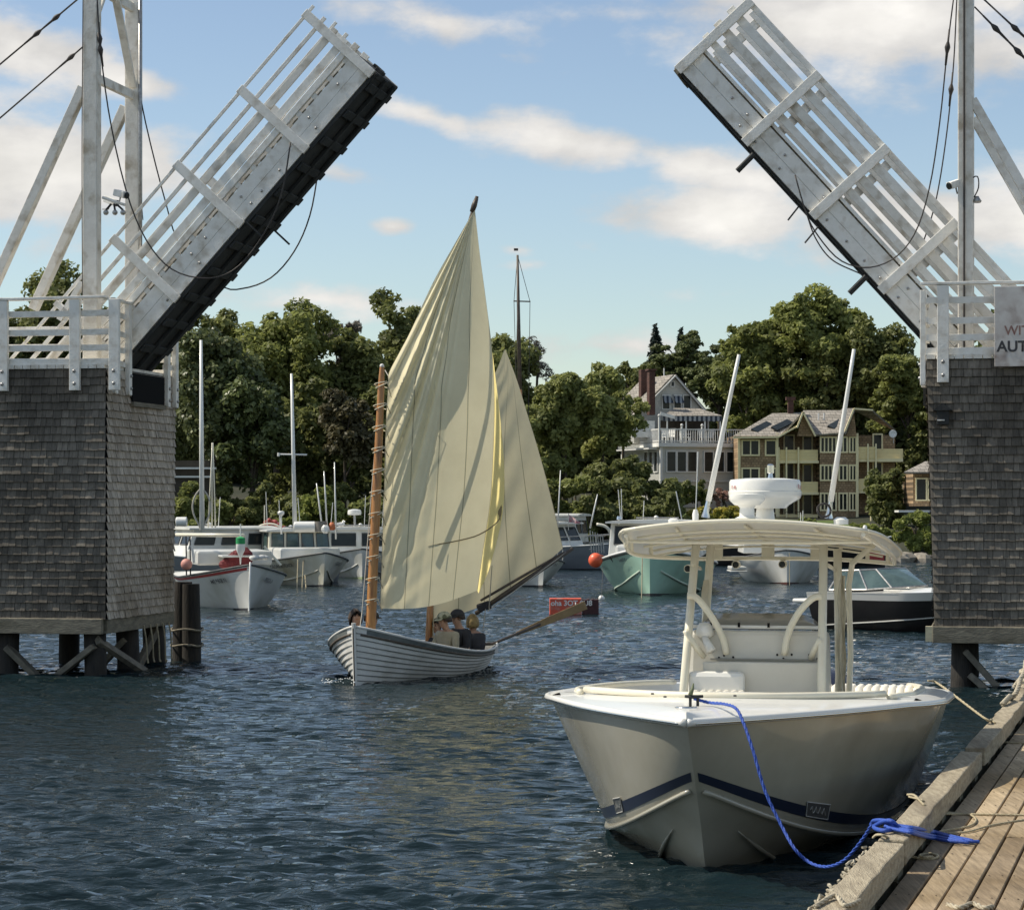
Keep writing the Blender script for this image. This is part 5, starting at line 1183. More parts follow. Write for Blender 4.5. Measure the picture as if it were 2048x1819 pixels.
def house(h, root, s0, s1, w0, w1, z0, z1, m=HW, roof=True, nwin=3, over=.25, slant=.15, glass=GLASS, sidewin=2, rz=.07, name='wheelhouse', wtop=.82, wlow=.38):
    """wheelhouse from s0 (front) to s1, with windows as parts"""
    mb = MB(); sl = slant
    a = [h.W(s0, -w0/2, z0), h.W(s0, w0/2, z0), h.W(s1, w1/2, z0), h.W(s1, -w1/2, z0)]; b = [h.W(s0+sl, -w0/2*.95, z1), h.W(s0+sl, w0/2*.95, z1), h.W(s1, w1/2*.95, z1), h.W(s1, -w1/2*.95, z1)]
    mb.add(a+b, [(0, 1, 2, 3), (7, 6, 5, 4), (0, 4, 5, 1), (1, 5, 6, 2), (2, 6, 7, 3), (3, 7, 4, 0)]); wh = build(mb, name, m, root, bevel=.03)
    def win(P0, P1, P2, P3, nrm):
        n = V(nrm); fr = MB(); fr.tube([P0+n*.02, P1+n*.02, P2+n*.02, P3+n*.02, P0+n*.02], .022, 5); f_ = build(fr, 'window', TRIMD, wh)
        build(MB().add([P0+n*.012, P1+n*.012, P2+n*.012, P3+n*.012], [(0, 1, 2, 3)]), 'pane', glass, f_)
    zf = lambda q: z0+(z1-z0)*q
    for k in range(nwin):
        u0 = (k+.10)/nwin; u1 = (k+.90)/nwin; xa = lambda u, q: (2*u-1)*w0/2*(1-.05*q)*.96
        win(h.W(s0+sl*wlow, xa(u0, wlow), zf(wlow)), h.W(s0+sl*wlow, xa(u1, wlow), zf(wlow)), h.W(s0+sl*wtop, xa(u1, wtop), zf(wtop)), h.W(s0+sl*wtop, xa(u0, wtop), zf(wtop)), -h.a)
    for sg in (-1, 1):
        for k in range(sidewin):
            u0 = (k+.14)/sidewin; u1 = (k+.86)/sidewin
            f = lambda u, q: h.W(mix(s0+sl*q+.05, s1-.05, u), sg*mix(w0, w1, u)/2*(1-.05*q), zf(q))
            win(f(u0, wlow), f(u1, wlow), f(u1, wtop), f(u0, wtop), h.r*sg)
    if roof:
        mb = MB().grid(lambda u, v: h.W(mix(s0+sl-over, s1+over, v), (2*u-1)*(w0/2+.10), z1+rz*(1-(2*u-1)**2)+.03), 9, 5); mb.grid(lambda u, v: h.W(mix(s0+sl-over, s1+over, v), (2*u-1)*(w0/2+.10), z1-.03), 9, 5)
        for f in (0, 1): mb.grid(lambda u, v: h.W(mix(s0+sl-over, s1+over, f), (2*u-1)*(w0/2+.10), mix(z1-.03, z1+rz*(1-(2*u-1)**2)+.03, v)), 9, 2)
        for f in (0, 1): mb.grid(lambda u, v: h.W(mix(s0+sl-over, s1+over, u), (2*f-1)*(w0/2+.10), mix(z1-.03, z1+.03, v)), 5, 2)
        build(mb, 'roof', HW, wh, smooth='auto', merge=.001)
    return wh
def mastp(root, base, top, r, name='mast', m=GEL): return build(MB().tube([base, lerp(base, top, .5), top], [r, r*.85, r*.55], 8), name, m, root, smooth=True)
def name_on(h, root, txt, t, hh, sg, size, m=TEXTD):
    n = len(txt)
    p = h.P(t, hh, sg, .03); q = h.P(t+.03, hh, sg, .03); X = (q-p).normalized()*(1 if sg > 0 else -1); Yv = (h.P(t, hh+.08, sg, .03)-p).normalized()
    if True:
        text(txt, size, m, p+(X.cross(Yv)).normalized()*.03, X, Yv, root, bold=.002)
def wpix(px, py): return PZ(px, py, 0)

def clutter(h, root, s, w_, z, seed, n=3):
    rg = random.Random(seed)
    for k in range(n):
        x = rg.uniform(-w_, w_)/2; hh = rg.uniform(.5, 1.6); build(MB().tube([h.W(s, x, z), h.W(s+.05, x+rg.uniform(-.1, .1), z+hh)], .014, 5), 'whip_antenna', GEL, root)
    build(MB().lathe(h.W(s-.3, rg.uniform(-.4, .4), z), [(.03, 0), (.09, .03), (.08, .1), (.02, .14)], 10), 'gps_dome', GEL, root, smooth=True)
    build(MB().tube([h.W(s-.5, -.5*w_/2, z+.06), h.W(s-.5, .5*w_/2, z+.06)], .025, 6), 'handrail', METAL, root)
def bowrail(h, root, t1=.3, hh=.45, m=METAL):
    mb = MB(); top_ = []
    for sg in (-1, 1):
        pts = [h.P(.01+t1*k/8, .99, sg, -.05)+UP*hh for k in range(9)]; mb.tube(pts, .018, 5)
        for k in (0, 3, 6, 8): mb.tube([pts[k], pts[k]-UP*hh], .014, 5)
    build(mb, 'bow_rail', m, root)
# A: near left workboat with red sheer stripe
h = Hull(wpix(497, 1221), -13, 9.5, 3.1, 1.34, .85, .9, rake=.5, low=-.4, full=.33, bowe=1.15, tr=.85)
A_ = thing('moored_workboat', 'white workboat with a red sheer stripe and open pipe windscreen, nearest beyond the left pier', 'boat', h.W(4, 0, 0)); hull_of(h, A_, HW, chine=False, trimr=.03)
mb = MB().grid(lambda u, v: h.P(u**1.3, mix(.905, .95, v), -1, .014), 40, 3); build(mb, 'sheer_stripe', RED, A_, smooth=True)
build(MB().box(h.W(4.4, -.1, 1.45), 2.2, 3.2, .42, (h.r, h.a, UP)), 'trunk_cabin', HW, A_, bevel=.06)
zt_ = P(420, 1072, 73).z
mb = MB().tube([P(352, 1069, 74), P(488, 1070, 72.5)], .055, 8); build(mb, 'top_pipe', CREAM, A_, smooth=True)
for px in (372, 380, 486): build(MB().tube([P(px, 1072, 73), P(px+1, 1150 if px < 400 else 1110, 73)], .022, 6), 'upright', DARKU if px < 400 else METAL, A_)
build(MB().add([P(384, 1075, 73.6), P(484, 1075, 72.7), P(484, 1108, 72.7), P(384, 1126, 73.6)], [(0, 1, 2, 3)]), 'clear_screen', M('salt_clear_vinyl', (.3, .32, .32), rough=.2, trans=.3), A_) if False else None
build(MB().tube(curve([P(382, 1090, 73), P(386, 1105, 73), P(388, 1125, 73)], 6), .04, 6), 'fender_hose', HW, A_)
build(MB().box(h.W(2.3, -.1, 1.52), 1.0, 1.2, .06, (h.r, h.a, UP)), 'hatch', HW, A_, bevel=.02)
mb = MB().tube([h.P(0, 1.0, 1)+UP*.05-h.a*.05, h.P(0, .5, 1)-h.a*.06, h.P(0, .22, 1)-h.a*.10, P(500, 1230, 70)], .028, 7); build(mb, 'mooring_chain_cover', GEL, A_, smooth=True)
mb = MB(); 
for k in range(5): mb.ball(h.W(.25+.28*k, .12+.12*k, 1.50+.02*math.sin(k*3)), .12, .1, .07, 8, 6, jit=.1)
build(mb, 'furled_canvas', WHITEC, A_, smooth=True)
name_on(h, A_, 'ME 9808 N', .14, .80, -1, .2); name_on(h, A_, 'PRISCILLA', .13, .80, 1, .19)
mb = MB(); rs = random.Random(5)
for k in range(9): mb.ball(P(452+k*4.2, 1128-k*1.6, 72.6), .20+.016*k, .2, .16+.02*k, 9, 6, jit=.12)
build(mb, 'red_tarpaulin', M('red_tarp', (.17, .02, .02), (.10, .012, .018), 4, .8, bump=.6), A_, bevel=.06)
# pot buoy on a stick standing on its foredeck
c = P(481, 1128, 71.3); root = thing('pot_buoy', 'green and white pot buoy on a stick on the bow of the near left workboat', 'buoy', c)
build(MB().lathe(c, [(.015, 0), (.03, .2), (.09, .33), (.13, .42), (.13, .58)], 12), 'float', GEL, root, smooth='auto'); build(MB().lathe(c+UP*.58, [(.132, 0), (.132, .17), (.05, .21)], 12), 'green_band', M('green_paint', (.02, .30, .09)), root, smooth='auto')
build(MB().tube([c+UP*.7, c+UP*1.15], .022, 6), 'stick', GEL, root)
root = thing('fender_buoy', 'faded pink round fender hanging at the stern side of the near left workboat', 'fender', P(373, 1138, 73)); build(MB().ball(P(373, 1128, 73), .17, n=12, m=8), 'ball', M('faded_pink', (.55, .25, .2)), root, smooth=True)

# B: second workboat with mast and glass screen
h = Hull(wpix(646, 1173), -17, 10, 3.5, 1.28, .8, .85, rake=.55, low=-.4, full=.33, bowe=1.25, tr=.85)
B_ = thing('moored_workboat', 'rust-streaked white workboat with a glass windscreen, crosstree mast', 'boat', h.W(4, 0, 0)); hull_of(h, B_, HW2)
bow_fin = MB().prism([h.P(.0, .75, -1), h.P(.06, .45, -1, .01), h.P(.08, .30, -1, .01), h.P(0, .30, -1)], h.r*-.01)
build(MB().box(h.W(3.4, -.1, 1.15), 2.3, 2.6, .5, (h.r, h.a, UP)), 'trunk_cabin', HW, B_, bevel=.08)
house(h, B_, 4.3, 6.6, 2.5, 2.5, 1.1, 2.02, m=CREAM, nwin=4, glass=GLASS2, wlow=.12, wtop=.9, over=.3)
mastp(B_, P(590, 1063, 94), P(583, 747, 94), .085)
build(MB().tube([P(557, 908, 94), P(614, 909, 94)], .035, 6), 'crosstree', GEL, B_); build(MB().tube([P(557, 905, 94), P(557, 912, 94)], .05, 6), 'spreader_lamp', GEL, B_)
o = build(MB().tube([P(563, 1068, 94), P(562, 1032, 94)], .035, 6), 'antenna_pole', GEL, B_); build(MB().lathe(P(562, 1032, 94), [(.03, 0), (.12, .08), (.13, .16), (.08, .2)], 14), 'antenna_dome', GEL, o, smooth=True)
build(MB().tube([P(588, 1053, 93.5), P(631, 1053, 93.5)], .20, 12), 'life_raft', GEL, B_, smooth='auto', bevel=.03)
build(MB().tube([P(642, 1062, 93.5), P(641, 1042, 93.5)], .24, 10), 'grey_drum', M('grey_drum_paint', (.22, .2, .17), (.15, .13, .11), 3), B_, smooth='auto')
build(MB().lathe(P(664, 1060, 93.5), [(.08, 0), (.13, .05), (.12, .2), (.06, .3)], 10), 'orange_lantern', M('orange_lantern_paint', (.5, .14, .05)), B_, smooth=True)
build(MB().ball(P(651, 1058, 93.3), .16, n=10, m=6, jit=.15), 'deck_gear', GEL, B_)
clutter(h, B_, 5.4, 2.2, 2.1, 3)
name_on(h, B_, 'GEORGE PEACE', .22, .82, -1, .22); name_on(h, B_, 'GEORGE P', .14, .82, 1, .2)
mb = MB()
for (x0, y0, x1, y1) in ((596, 1118, 594, 1180), (607, 1117, 604, 1180), (610, 1150, 612, 1174)): mb.tube([P(x0, y0, 92.4), P(x1, y1, 91.8)], .02, 5)
build(mb, 'hanging_lines', TAN, B_)
mb = MB().tube([P(528, 1092, 92), P(562, 1130, 92)], .05, 6); build(mb, 'boom_pole', CREAM, B_)
for (px, py0, py1, tx) in ((644, 1052, 966, 633), (654, 1052, 942, 648), (672, 1078, 924, 669)):
    mastp(B_, P(px, py0, 95), P(tx, py1, 95), .035, 'whip_antenna')
# seagull on roof of C
def gull(label, c, f):
    root = thing('seagull', label, 'bird', c); f = V(f).normalized(); ax = (f, f.cross(UP), UP)
    mb = MB().ball(c+UP*.16, .19, .09, .095, 12, 8, ax); mb.ball(c+UP*.29+f*.12, .06, .05, .055, 10, 7, ax); mb.tube([c+UP*.19+f*.08, c+UP*.28+f*.12], [.07, .05], 8); mb.tube([c+UP*.29+f*.16, c+UP*.28+f*.23], [.02, .005], 6)
    build(mb, 'body', GEL, root, smooth=True)
    mb = MB()
    for sg in (-1, 1): mb.ball(c+UP*.17-f*.05+ax[1]*.07*sg, .2, .02, .07, 10, 6, ax)
    build(mb, 'wing', M('gull_grey', (.35, .36, .38)), root, smooth=True)
    for sg in (-1, 1): build(MB().tube([c+UP*.1+ax[1]*.03*sg, c+ax[1]*.03*sg], .012, 5), 'leg', M('gull_leg', (.5, .3, .1)), root)
# C: third, with rounded windows and radar
h = Hull(wpix(724, 1157), -6, 10, 3.6, 1.25, .8, .8, rake=.5, low=-.4, full=.33, bowe=1.25, tr=.85)
C_ = thing('moored_workboat', 'white workboat with wide two-window cabin and radar dome, half hidden by the orange mast', 'boat', h.W(4, 0, 0)); hull_of(h, C_, HW, boot=M('pale_green_bottom', (.35, .42, .22), (.3, .36, .2)))
cabz = P(700, 1058, 107).z
house(h, C_, 3.2, 6.4, 2.75, 2.75, 1.0, 2.0, nwin=2, wlow=.30, wtop=.82, slant=.08, over=.15)
o = build(MB().tube([P(710, 1060, 107), P(709, 1030, 107)], .05, 8), 'radar_post', METAL, C_); build(MB().lathe(P(709, 1029, 107), [(.12, -.02), (.28, 0), (.30, .08), (.28, .2), (.12, .24)], 20), 'radar_dome', GEL, o, smooth='auto')
clutter(h, C_, 4.8, 2.4, 2.1, 5)
name_on(h, C_, 'ME 4120', .16, .84, -1, .2)
gull('white seagull standing on the cabin roof left of the radar dome', P(682, 1056, 106), (.9, -.4, 0))

# D: grey cabin boat behind, with mast and looped ropes
Dp = V((P(352, 1, 95).x-2.5, 95, 0)); h = Hull(Dp, 62, 9.5, 3.0, 1.5, .9, .85, rake=.5, low=-.35, full=.35)
D_ = thing('moored_yacht', 'grey-sided cabin boat with a bare mast and rope loops, behind the near left workboat', 'boat', h.W(4, 0, 0)); hull_of(h, D_, GREYH, chine=False, trim=GEL)
house(h, D_, 3.0, 6.6, 2.1, 2.1, 1.0, 2.1, m=HW, nwin=2, sidewin=3, slant=.4, wlow=.45)
clutter(h, D_, 4.8, 1.8, 2.2, 11, 2)
mastp(D_, P(404, 1060, 95), P(402, 680, 95), .10)
mb = MB()
for sg in (-1, 1): mb.tube(curve([P(403, 975, 95), P(403+sg*12, 990, 95), P(403+sg*18, 1010, 95), P(403+sg*15, 1030, 95), P(403+sg*5, 1050, 95), P(401, 1060, 95)], 20), .035, 6)
build(mb, 'rope_loops', M('grey_rope', (.45, .42, .36), rough=.9), D_, smooth=True)
for (a, b, c, d_) in ((416, 1060, 425, 885), (424, 1060, 424, 885), (431, 1062, 426, 885)): mastp(D_, P(a, b, 96), P(c, d_, 96), .03, 'outrigger_pole', CREAM)
build(MB().tube([P(352, 1043, 94), P(374, 1043, 94)], .18, 12), 'radar_housing', GEL, D_, smooth='auto', bevel=.03)

# E: dark boat with red gear between A and B
h = Hull(wpix(517, 1150)+V((0, 3, 0)), 8, 8, 3.0, 1.7, 1.0, 1.0, rake=.4, low=-.3)
E_ = thing('moored_workboat', 'small black workboat piled with red and white gear, between two white workboats on the left', 'boat', h.W(4, 0, 0)); hull_of(h, E_, BLKH, chine=False, trim=GEL)
mb = MB(); rs = random.Random(12)
for k in range(9): mb.ball(h.W(1.5+rs.uniform(-.3, .5), rs.uniform(-.5, .5), 1.85+rs.uniform(0, .55)), rs.uniform(.12, .25), jit=.2, n=8, m=6)
build(mb, 'red_gear', RUSTY, E_)
mb = MB()
for k in range(14): mb.ball(h.W(1.2+rs.uniform(-.3, .3), rs.uniform(-1.0, 1.0), 1.6+rs.uniform(-.1, .4)), rs.uniform(.05, .1), n=7, m=5)
build(mb, 'white_floats', GEL, E_, smooth=True)
build(MB().tube([h.W(1.2, -.25, 1.7), h.W(1.2, -.25, 3.0)], .03, 6), 'staff', CREAM, E_)
build(MB().tube(curve([h.W(1, -.8, 1.6), h.W(1, -.4, 2.1), h.W(1, .3, 2.15), h.W(1, .8, 1.7)], 12), .045, 6), 'arched_pipe', CREAM, E_)

# F: plain white bow right of the sails
h = Hull(wpix(1085, 1174), -17, 9, 3.7, 1.12, .75, .8, rake=.35, low=-.35, full=.33, bowe=1.1)
F_ = thing('moored_motorboat', 'plain white boat bow showing under the dark boom of the mizzen sail', 'boat', h.W(4, 0, 0)); hull_of(h, F_, HW, chine=False)
build(MB().box(h.W(4.5, -.3, 1.0), 1.7, 2.4, .5, (h.r, h.a, UP)), 'trunk_cabin', HW, F_, bevel=.08)
bowrail(h, F_)
name_on(h, F_, 'ME 65', .10, .86, 1, .16)
# G: grey cabin cruiser with flag
h = Hull(P(1240, 1140, 116)-UP*P(1240, 1140, 116).z, -58, 10, 3.3, 1.3, 1.0, 1.1, rake=.5, low=-.35, full=.33)
G_ = thing('cabin_cruiser', 'grey-hulled cabin cruiser with dark side windows and antennas, left of the mint green boat', 'boat', h.W(4, 0, 0)); hull_of(h, G_, paint('slate_hull', (.30, .32, .35), (.25, .27, .30)), chine=False, trim=GEL)
house(h, G_, 3.0, 7.2, 2.4, 2.5, 1.1, 2.15, nwin=2, sidewin=3, slant=.5, over=.4, wlow=.25)
bowrail(h, G_)
mastp(G_, P(1115, 1058, 116), P(1121, 940, 116), .035, 'whip_antenna'); mastp(G_, P(1180, 1056, 116), P(1195, 988, 116), .04, 'whip_antenna')
mb = MB()
for k in range(6): mb.tube([P(1180+k*5, 1060+k*2, 114), P(1183+k*5, 1105, 114)], .02, 5)
for y in (1070, 1085, 1098): mb.tube([P(1178, y, 114), P(1207, y+3, 114)], .018, 5)
build(mb, 'stern_rails', METAL, G_)
build(MB().tube(curve([P(1193, 1048, 110), P(1210, 1052, 110), P(1221, 1066, 110), P(1224, 1100, 110)], 12), .07, 7), 'davit_pipe', CREAM, G_, smooth=True)
root = thing('boat_flag', 'pale flag with red lettering flying at the cabin top of the grey cabin cruiser', 'flag', P(1137, 1060, 115)); build(MB().tube([P(1137, 1060, 115), P(1137, 1026, 115)], .018, 6), 'staff', METAL, root)
build(MB().grid(lambda u, v: P(mix(1137, 1161, u), mix(mix(1028, 1044, u), mix(1044, 1047, u), v), 115+.12*math.sin(u*7)), 10, 4), 'cloth', M('flag_cloth', (.55, .40, .40), (.45, .12, .14), 9, .8, lo=.5, hi=.58), root, smooth=True)
# small white boat behind davit
h = Hull(P(1235, 1135, 122)-UP*P(1235, 1135, 122).z, -70, 7, 2.5, 1.4, 1.1, 1.1, rake=.3)
G2 = thing('moored_motorboat', 'small white cabin boat behind the grey cruiser, left of the mint green boat', 'boat', h.W(3, 0, 0)); hull_of(h, G2, HW, chine=False); house(h, G2, 2, 5, 1.9, 1.9, 1.1, 2.5, sidewin=2, nwin=2)

# H: mint green lobster boat
h = Hull(wpix(1300, 1191), 6, 12, 4.15, 1.62, .95, 1.0, rake=.32, low=-.4, full=.30, bowe=.92, tr=.85, pw=.62, tm=.42)
H_ = thing('lobster_boat', 'mint green lobster boat facing us beyond the cream hardtop, white wheelhouse', 'boat', h.W(4, 0, 0)); hull_of(h, H_, MINT, chine=M('pale_mint_trim', (.48, .56, .46)), trim=GEL, trimr=.045)
mb = MB()
for sg in (-1, 1): mb.tube([h.P((k/30)**1.3, .945, sg, .02) for k in range(31)], .02, 5)
build(mb, 'dark_line', TRIMD, H_)
wh = house(h, H_, 4.2, 8.2, 3.3, 3.3, 1.25, 2.40, nwin=3, sidewin=2, slant=.25, over=.35, wlow=.34, wtop=.88)
build(MB().box(h.W(3.1, 0, 1.45), 2.5, 2.3, .4, (h.r, h.a, UP)), 'trunk_cabin', HW, H_, bevel=.08)
build(MB().tube([h.P(.16, .97, -1, .03), h.P(.24, .05, -1, .03)], .03, 5), 'dark_hose', DARKU, H_)
build(MB().tube([P(1285, 1105, 82.5), P(1283, 1203, 82)], .018, 5), 'mooring_pendant', TAN, H_)
build(MB().lathe(P(1238, 1048, 87), [(.03, 0), (.03, .15), (.09, .17), (.07, .28)], 10), 'horn', CHROME, H_, smooth='auto')
clutter(h, H_, 6, 3, 2.5, 7)
name_on(h, H_, 'KAT', .26, .80, -1, .20); name_on(h, H_, 'HARDY', .09, .86, -1, .17)
root = thing('orange_buoy', 'round orange buoy hanging at the bow shoulder of the mint green lobster boat', 'buoy', P(1191, 1135, 84)); build(MB().ball(P(1191, 1120, 84), .24, .24, .25, 18, 12), 'ball', ORANGE, root, smooth=True)
build(MB().tube([P(1194, 1107, 84), P(1206, 1112, 84.5)], .03, 6), 'eye_and_line', ORANGE, root)
root = thing('white_buoy', 'small white mooring buoy floating left of the mint green hull', 'buoy', PZ(1203, 1194, 0)); build(MB().ball(PZ(1203, 1196, .06), .10, n=12, m=8), 'ball', GEL, root, smooth=True); build(MB().tube([PZ(1203, 1195, .1), P(1206, 1130, 84)], .01, 5), 'line', ROPEK, root)

# I: white round-bowed boat
h = Hull(wpix(1574, 1168), 2, 11, 3.5, 1.32, .8, .85, rake=.12, low=-.4, full=.30, bowe=.85, tr=.85, pw=.60, tm=.42)
I_ = thing('lobster_boat', 'white lobster boat with a plumb bow and red waterline, framed under the cream hardtop', 'boat', h.W(4, 0, 0)); hull_of(h, I_, HW, boot=M('red_brown_boot', (.14, .04, .03), (.05, .03, .03)), chine=False)
house(h, I_, 4.0, 7.6, 2.9, 2.9, 1.1, 2.1, nwin=3, sidewin=2, over=.3)
clutter(h, I_, 5.5, 2.6, 2.2, 9)
build(MB().tube([P(1579, 1105, 94.8), P(1579, 1175, 94.6)], .015, 5), 'mooring_pendant', TAN, I_)
mb = MB().box(P(1474, 1135, 97), .6, 1.6, .12, None); mb.box(P(1474, 1141, 97), .66, 1.7, .06, None); tn = thing('dinghy', 'end of a small white float beside the white plumb-bowed boat', 'dinghy', P(1474, 1150, 97)); build(mb, 'hull', HW, tn, bevel=.03)
# K: dark boat with red on the far right
h = Hull(P(1770, 1130, 122)-UP*P(1770, 1130, 122).z, -68, 9, 3, 1.5, 1.0, 1.1, rake=.4)
K_ = thing('moored_motorboat', 'dark boat with a red bow panel near the far shore, right of the hardtop', 'boat', h.W(4, 0, 0)); hull_of(h, K_, BLKH, chine=False, trim=GEL); build(MB().box(P(1752, 1113, 121.5), .8, .1, .62, None), 'red_panel', RED, K_, bevel=.04); house(h, K_, 3, 6, 2.2, 2.2, 1.0, 2.0, nwin=2)

# J: dark bowrider
h = Hull(PZ(1965, 1265, 0), -47, 5.0, 2.35, 1.06, .92, .88, rake=.9, low=-.3, full=.33, bowe=1.1, tr=.9)
J_ = thing('speedboat', 'black-hulled speedboat with a white deck and framed windscreen, left of the right pier', 'boat', h.W(3, 0, 0))
build(hull_shell(h, 34, 12, 0, .84), 'hull', paint('black_gelcoat', (.018, .015, .016), (.03, .026, .026)), J_, smooth='auto', merge=.002)
mb = MB()
for sg in (-1, 1): mb.grid(lambda u, v: h.P(u**1.3, mix(.84, 1, v), sg, .0), 40, 3)
mb.grid(lambda u, v: h.P(1, mix(.84, 1, v), 2*u-1), 5, 3)
build(mb, 'white_topside', GEL, J_, smooth=True)
mb = MB()
for sg in (-1, 1): mb.tube([h.P((k/30)**1.2, mix(.62, .30, (k/30)), sg, .01) for k in range(1, 31)], .018, 5)
build(mb, 'pinstripe', HW, J_)
mb = MB().grid(lambda u, v: h.W(h.loc(mix(.0, .45, u), 1).x, (2*v-1)*h.loc(mix(.0, .45, u), 1).y, h.zsh(mix(0, .45, u))+.10*math.sin(min(1, u*1.2)*1.57)*(1-(2*v-1)**2)), 18, 9)
mb.grid(lambda u, v: h.W(h.loc(mix(.45, 1, u), 1).x, (2*v-1)*h.loc(mix(.45, 1, u), 1).y, h.zsh(mix(.45, 1, u))-.02), 18, 9)
build(mb, 'deck', GEL, J_, smooth=True)
build(MB().box(h.W(5.2, 0, .66), 1.8, .7, .10, (h.r, h.a, UP)), 'swim_platform', GEL, J_, bevel=.04)
def wp(x, r_, z): return h.W(x, r_, z)
zz = .98
fr = MB(); A1 = [wp(2.2, 0, zz+.1), wp(2.75, .7, zz+.05), wp(3.3, .92, zz), wp(4.4, .95, zz-.03)]; B1 = [wp(3.1, 0, zz+.50), wp(3.25, .62, zz+.48), wp(3.6, .82, zz+.46), wp(4.1, .86, zz+.44)]
ws = thing  # windscreen built as one framed part
for sg in (-1, 1):
    def mir(p): q = p-h.O; r_ = q.dot(h.r); return p-h.r*r_*(1-sg)
    a_ = [mir(p) for p in A1]; b_ = [mir(p) for p in B1]
    fr.tube(a_, .022, 6); fr.tube(b_, .022, 6)
    for i in (1, 2, 3): fr.tube([a_[i], b_[i]], .026, 6)
w_ = build(fr, 'windscreen_frame', METAL, J_)
gl = MB()
for sg in (-1, 1):
    def mir(p): q = p-h.O; r_ = q.dot(h.r); return p-h.r*r_*(1-sg)
    for i in range(3): gl.add([mir(A1[i]), mir(A1[i+1]), mir(B1[i+1]), mir(B1[i])], [(0, 1, 2, 3)])
build(gl, 'windscreen_glass', M('windscreen_tint', (.16, .24, .24), (.08, .13, .14), 2, .05, trans=.35), w_)
build(MB().box(wp(4.2, 0, 1.0), 1.5, .5, .35, (h.r, h.a, UP)), 'bench_seat', BLKC, J_, bevel=.06)
build(MB().tube([wp(3.5, 1.0, .97), wp(3.8, 1.02, .97)], .02, 6), 'cleat', CHROME, J_)

# yacht behind the sails: only its wooden mast shows
Y0 = 104
h = Hull(V((P(1045, 1, Y0).x-1.0, Y0-4, 0)), 10, 9, 2.6, 1.2, .8, .9, rake=.9, low=-.4)
Ym = thing('moored_yacht', 'moored yacht with a tall varnished mast and spreaders rising behind the sails', 'yacht', h.W(4, 0, 0)); hull_of(h, Ym, HW, chine=False); build(MB().box(h.W(5, 0, 1.2), 1.5, 3, .5, (h.r, h.a, UP)), 'trunk_cabin', HW, Ym, bevel=.08)
b_ = P(1046, 1150, Y0); t_ = P(1035, 510, Y0); md_ = lerp(b_, t_, .58)
build(MB().tube([b_, md_], [.11, .10], 10), 'mast', VARN, Ym, smooth=True); build(MB().tube([md_, t_], [.10, .05], 10), 'mast_top', SPARD, Ym, smooth=True)
build(MB().tube([P(1027, 602, Y0), P(1061, 603, Y0)], .03, 6), 'spreader', SPARD, Ym); build(MB().box(P(1032, 499, Y0), .18, .05, .1), 'masthead_vane', SPARD, Ym)
mb = MB().tube([t_, P(1028, 602, Y0), P(1036, 900, Y0)], .012, 4); mb.tube([t_, P(1060, 603, Y0), P(1056, 900, Y0)], .012, 4); mb.tube([P(1036, 560, Y0), P(1029, 900, Y0)], .012, 4)
build(mb, 'stays', ROPEK, Ym)
for px, y0, y1, tx, Y in ((1392, 1010, 903, 1396, 116), (1364, 1040, 982, 1352, 118)):
    root = thing('antenna_mast', 'thin white pole rising in front of the white house' if px == 1392 else 'short tilted whip antenna above the hardtop, by the yellow shrubs', 'mast', P(px, 1125, Y)); build(MB().tube([P(px-2, 1125, Y), P(px, y0, Y), P(tx, y1, Y)], .03, 6), 'pole', GEL, root)

# red float in mid channel
rc_ = PZ(1147, 1228, 0); Yr = rc_.y
root = thing('red_float', 'low red box float with white lettering, adrift by the oar blade', 'float', rc_)
mb = MB().box(P(1131, 1212, Yr), 64/F*Yr, .5, 33/F*Yr); bx_ = build(mb, 'red_box', M('orange_red_paint', (.70, .11, .055), (.52, .07, .04), 4, .6, c3=(.5, .28, .22), s3=4), root, bevel=.02)
mb = MB(); 
for k in range(7): mb.box(P(1167+k*4.6, 1213+(.8 if k % 2 else -.5), Yr+.03), 4.6/F*Yr, .45, (29+(k % 3))/F*Yr)
build(mb, 'dark_end', M('dark_float_end', (.05, .02, .02), (.08, .03, .03), 8, .8), root)
text('oha 3OT 0U8', .20, TEXTW, P(1143, 1206, Yr-.262), V((1, 0, 0)), UP, root, bold=.006)
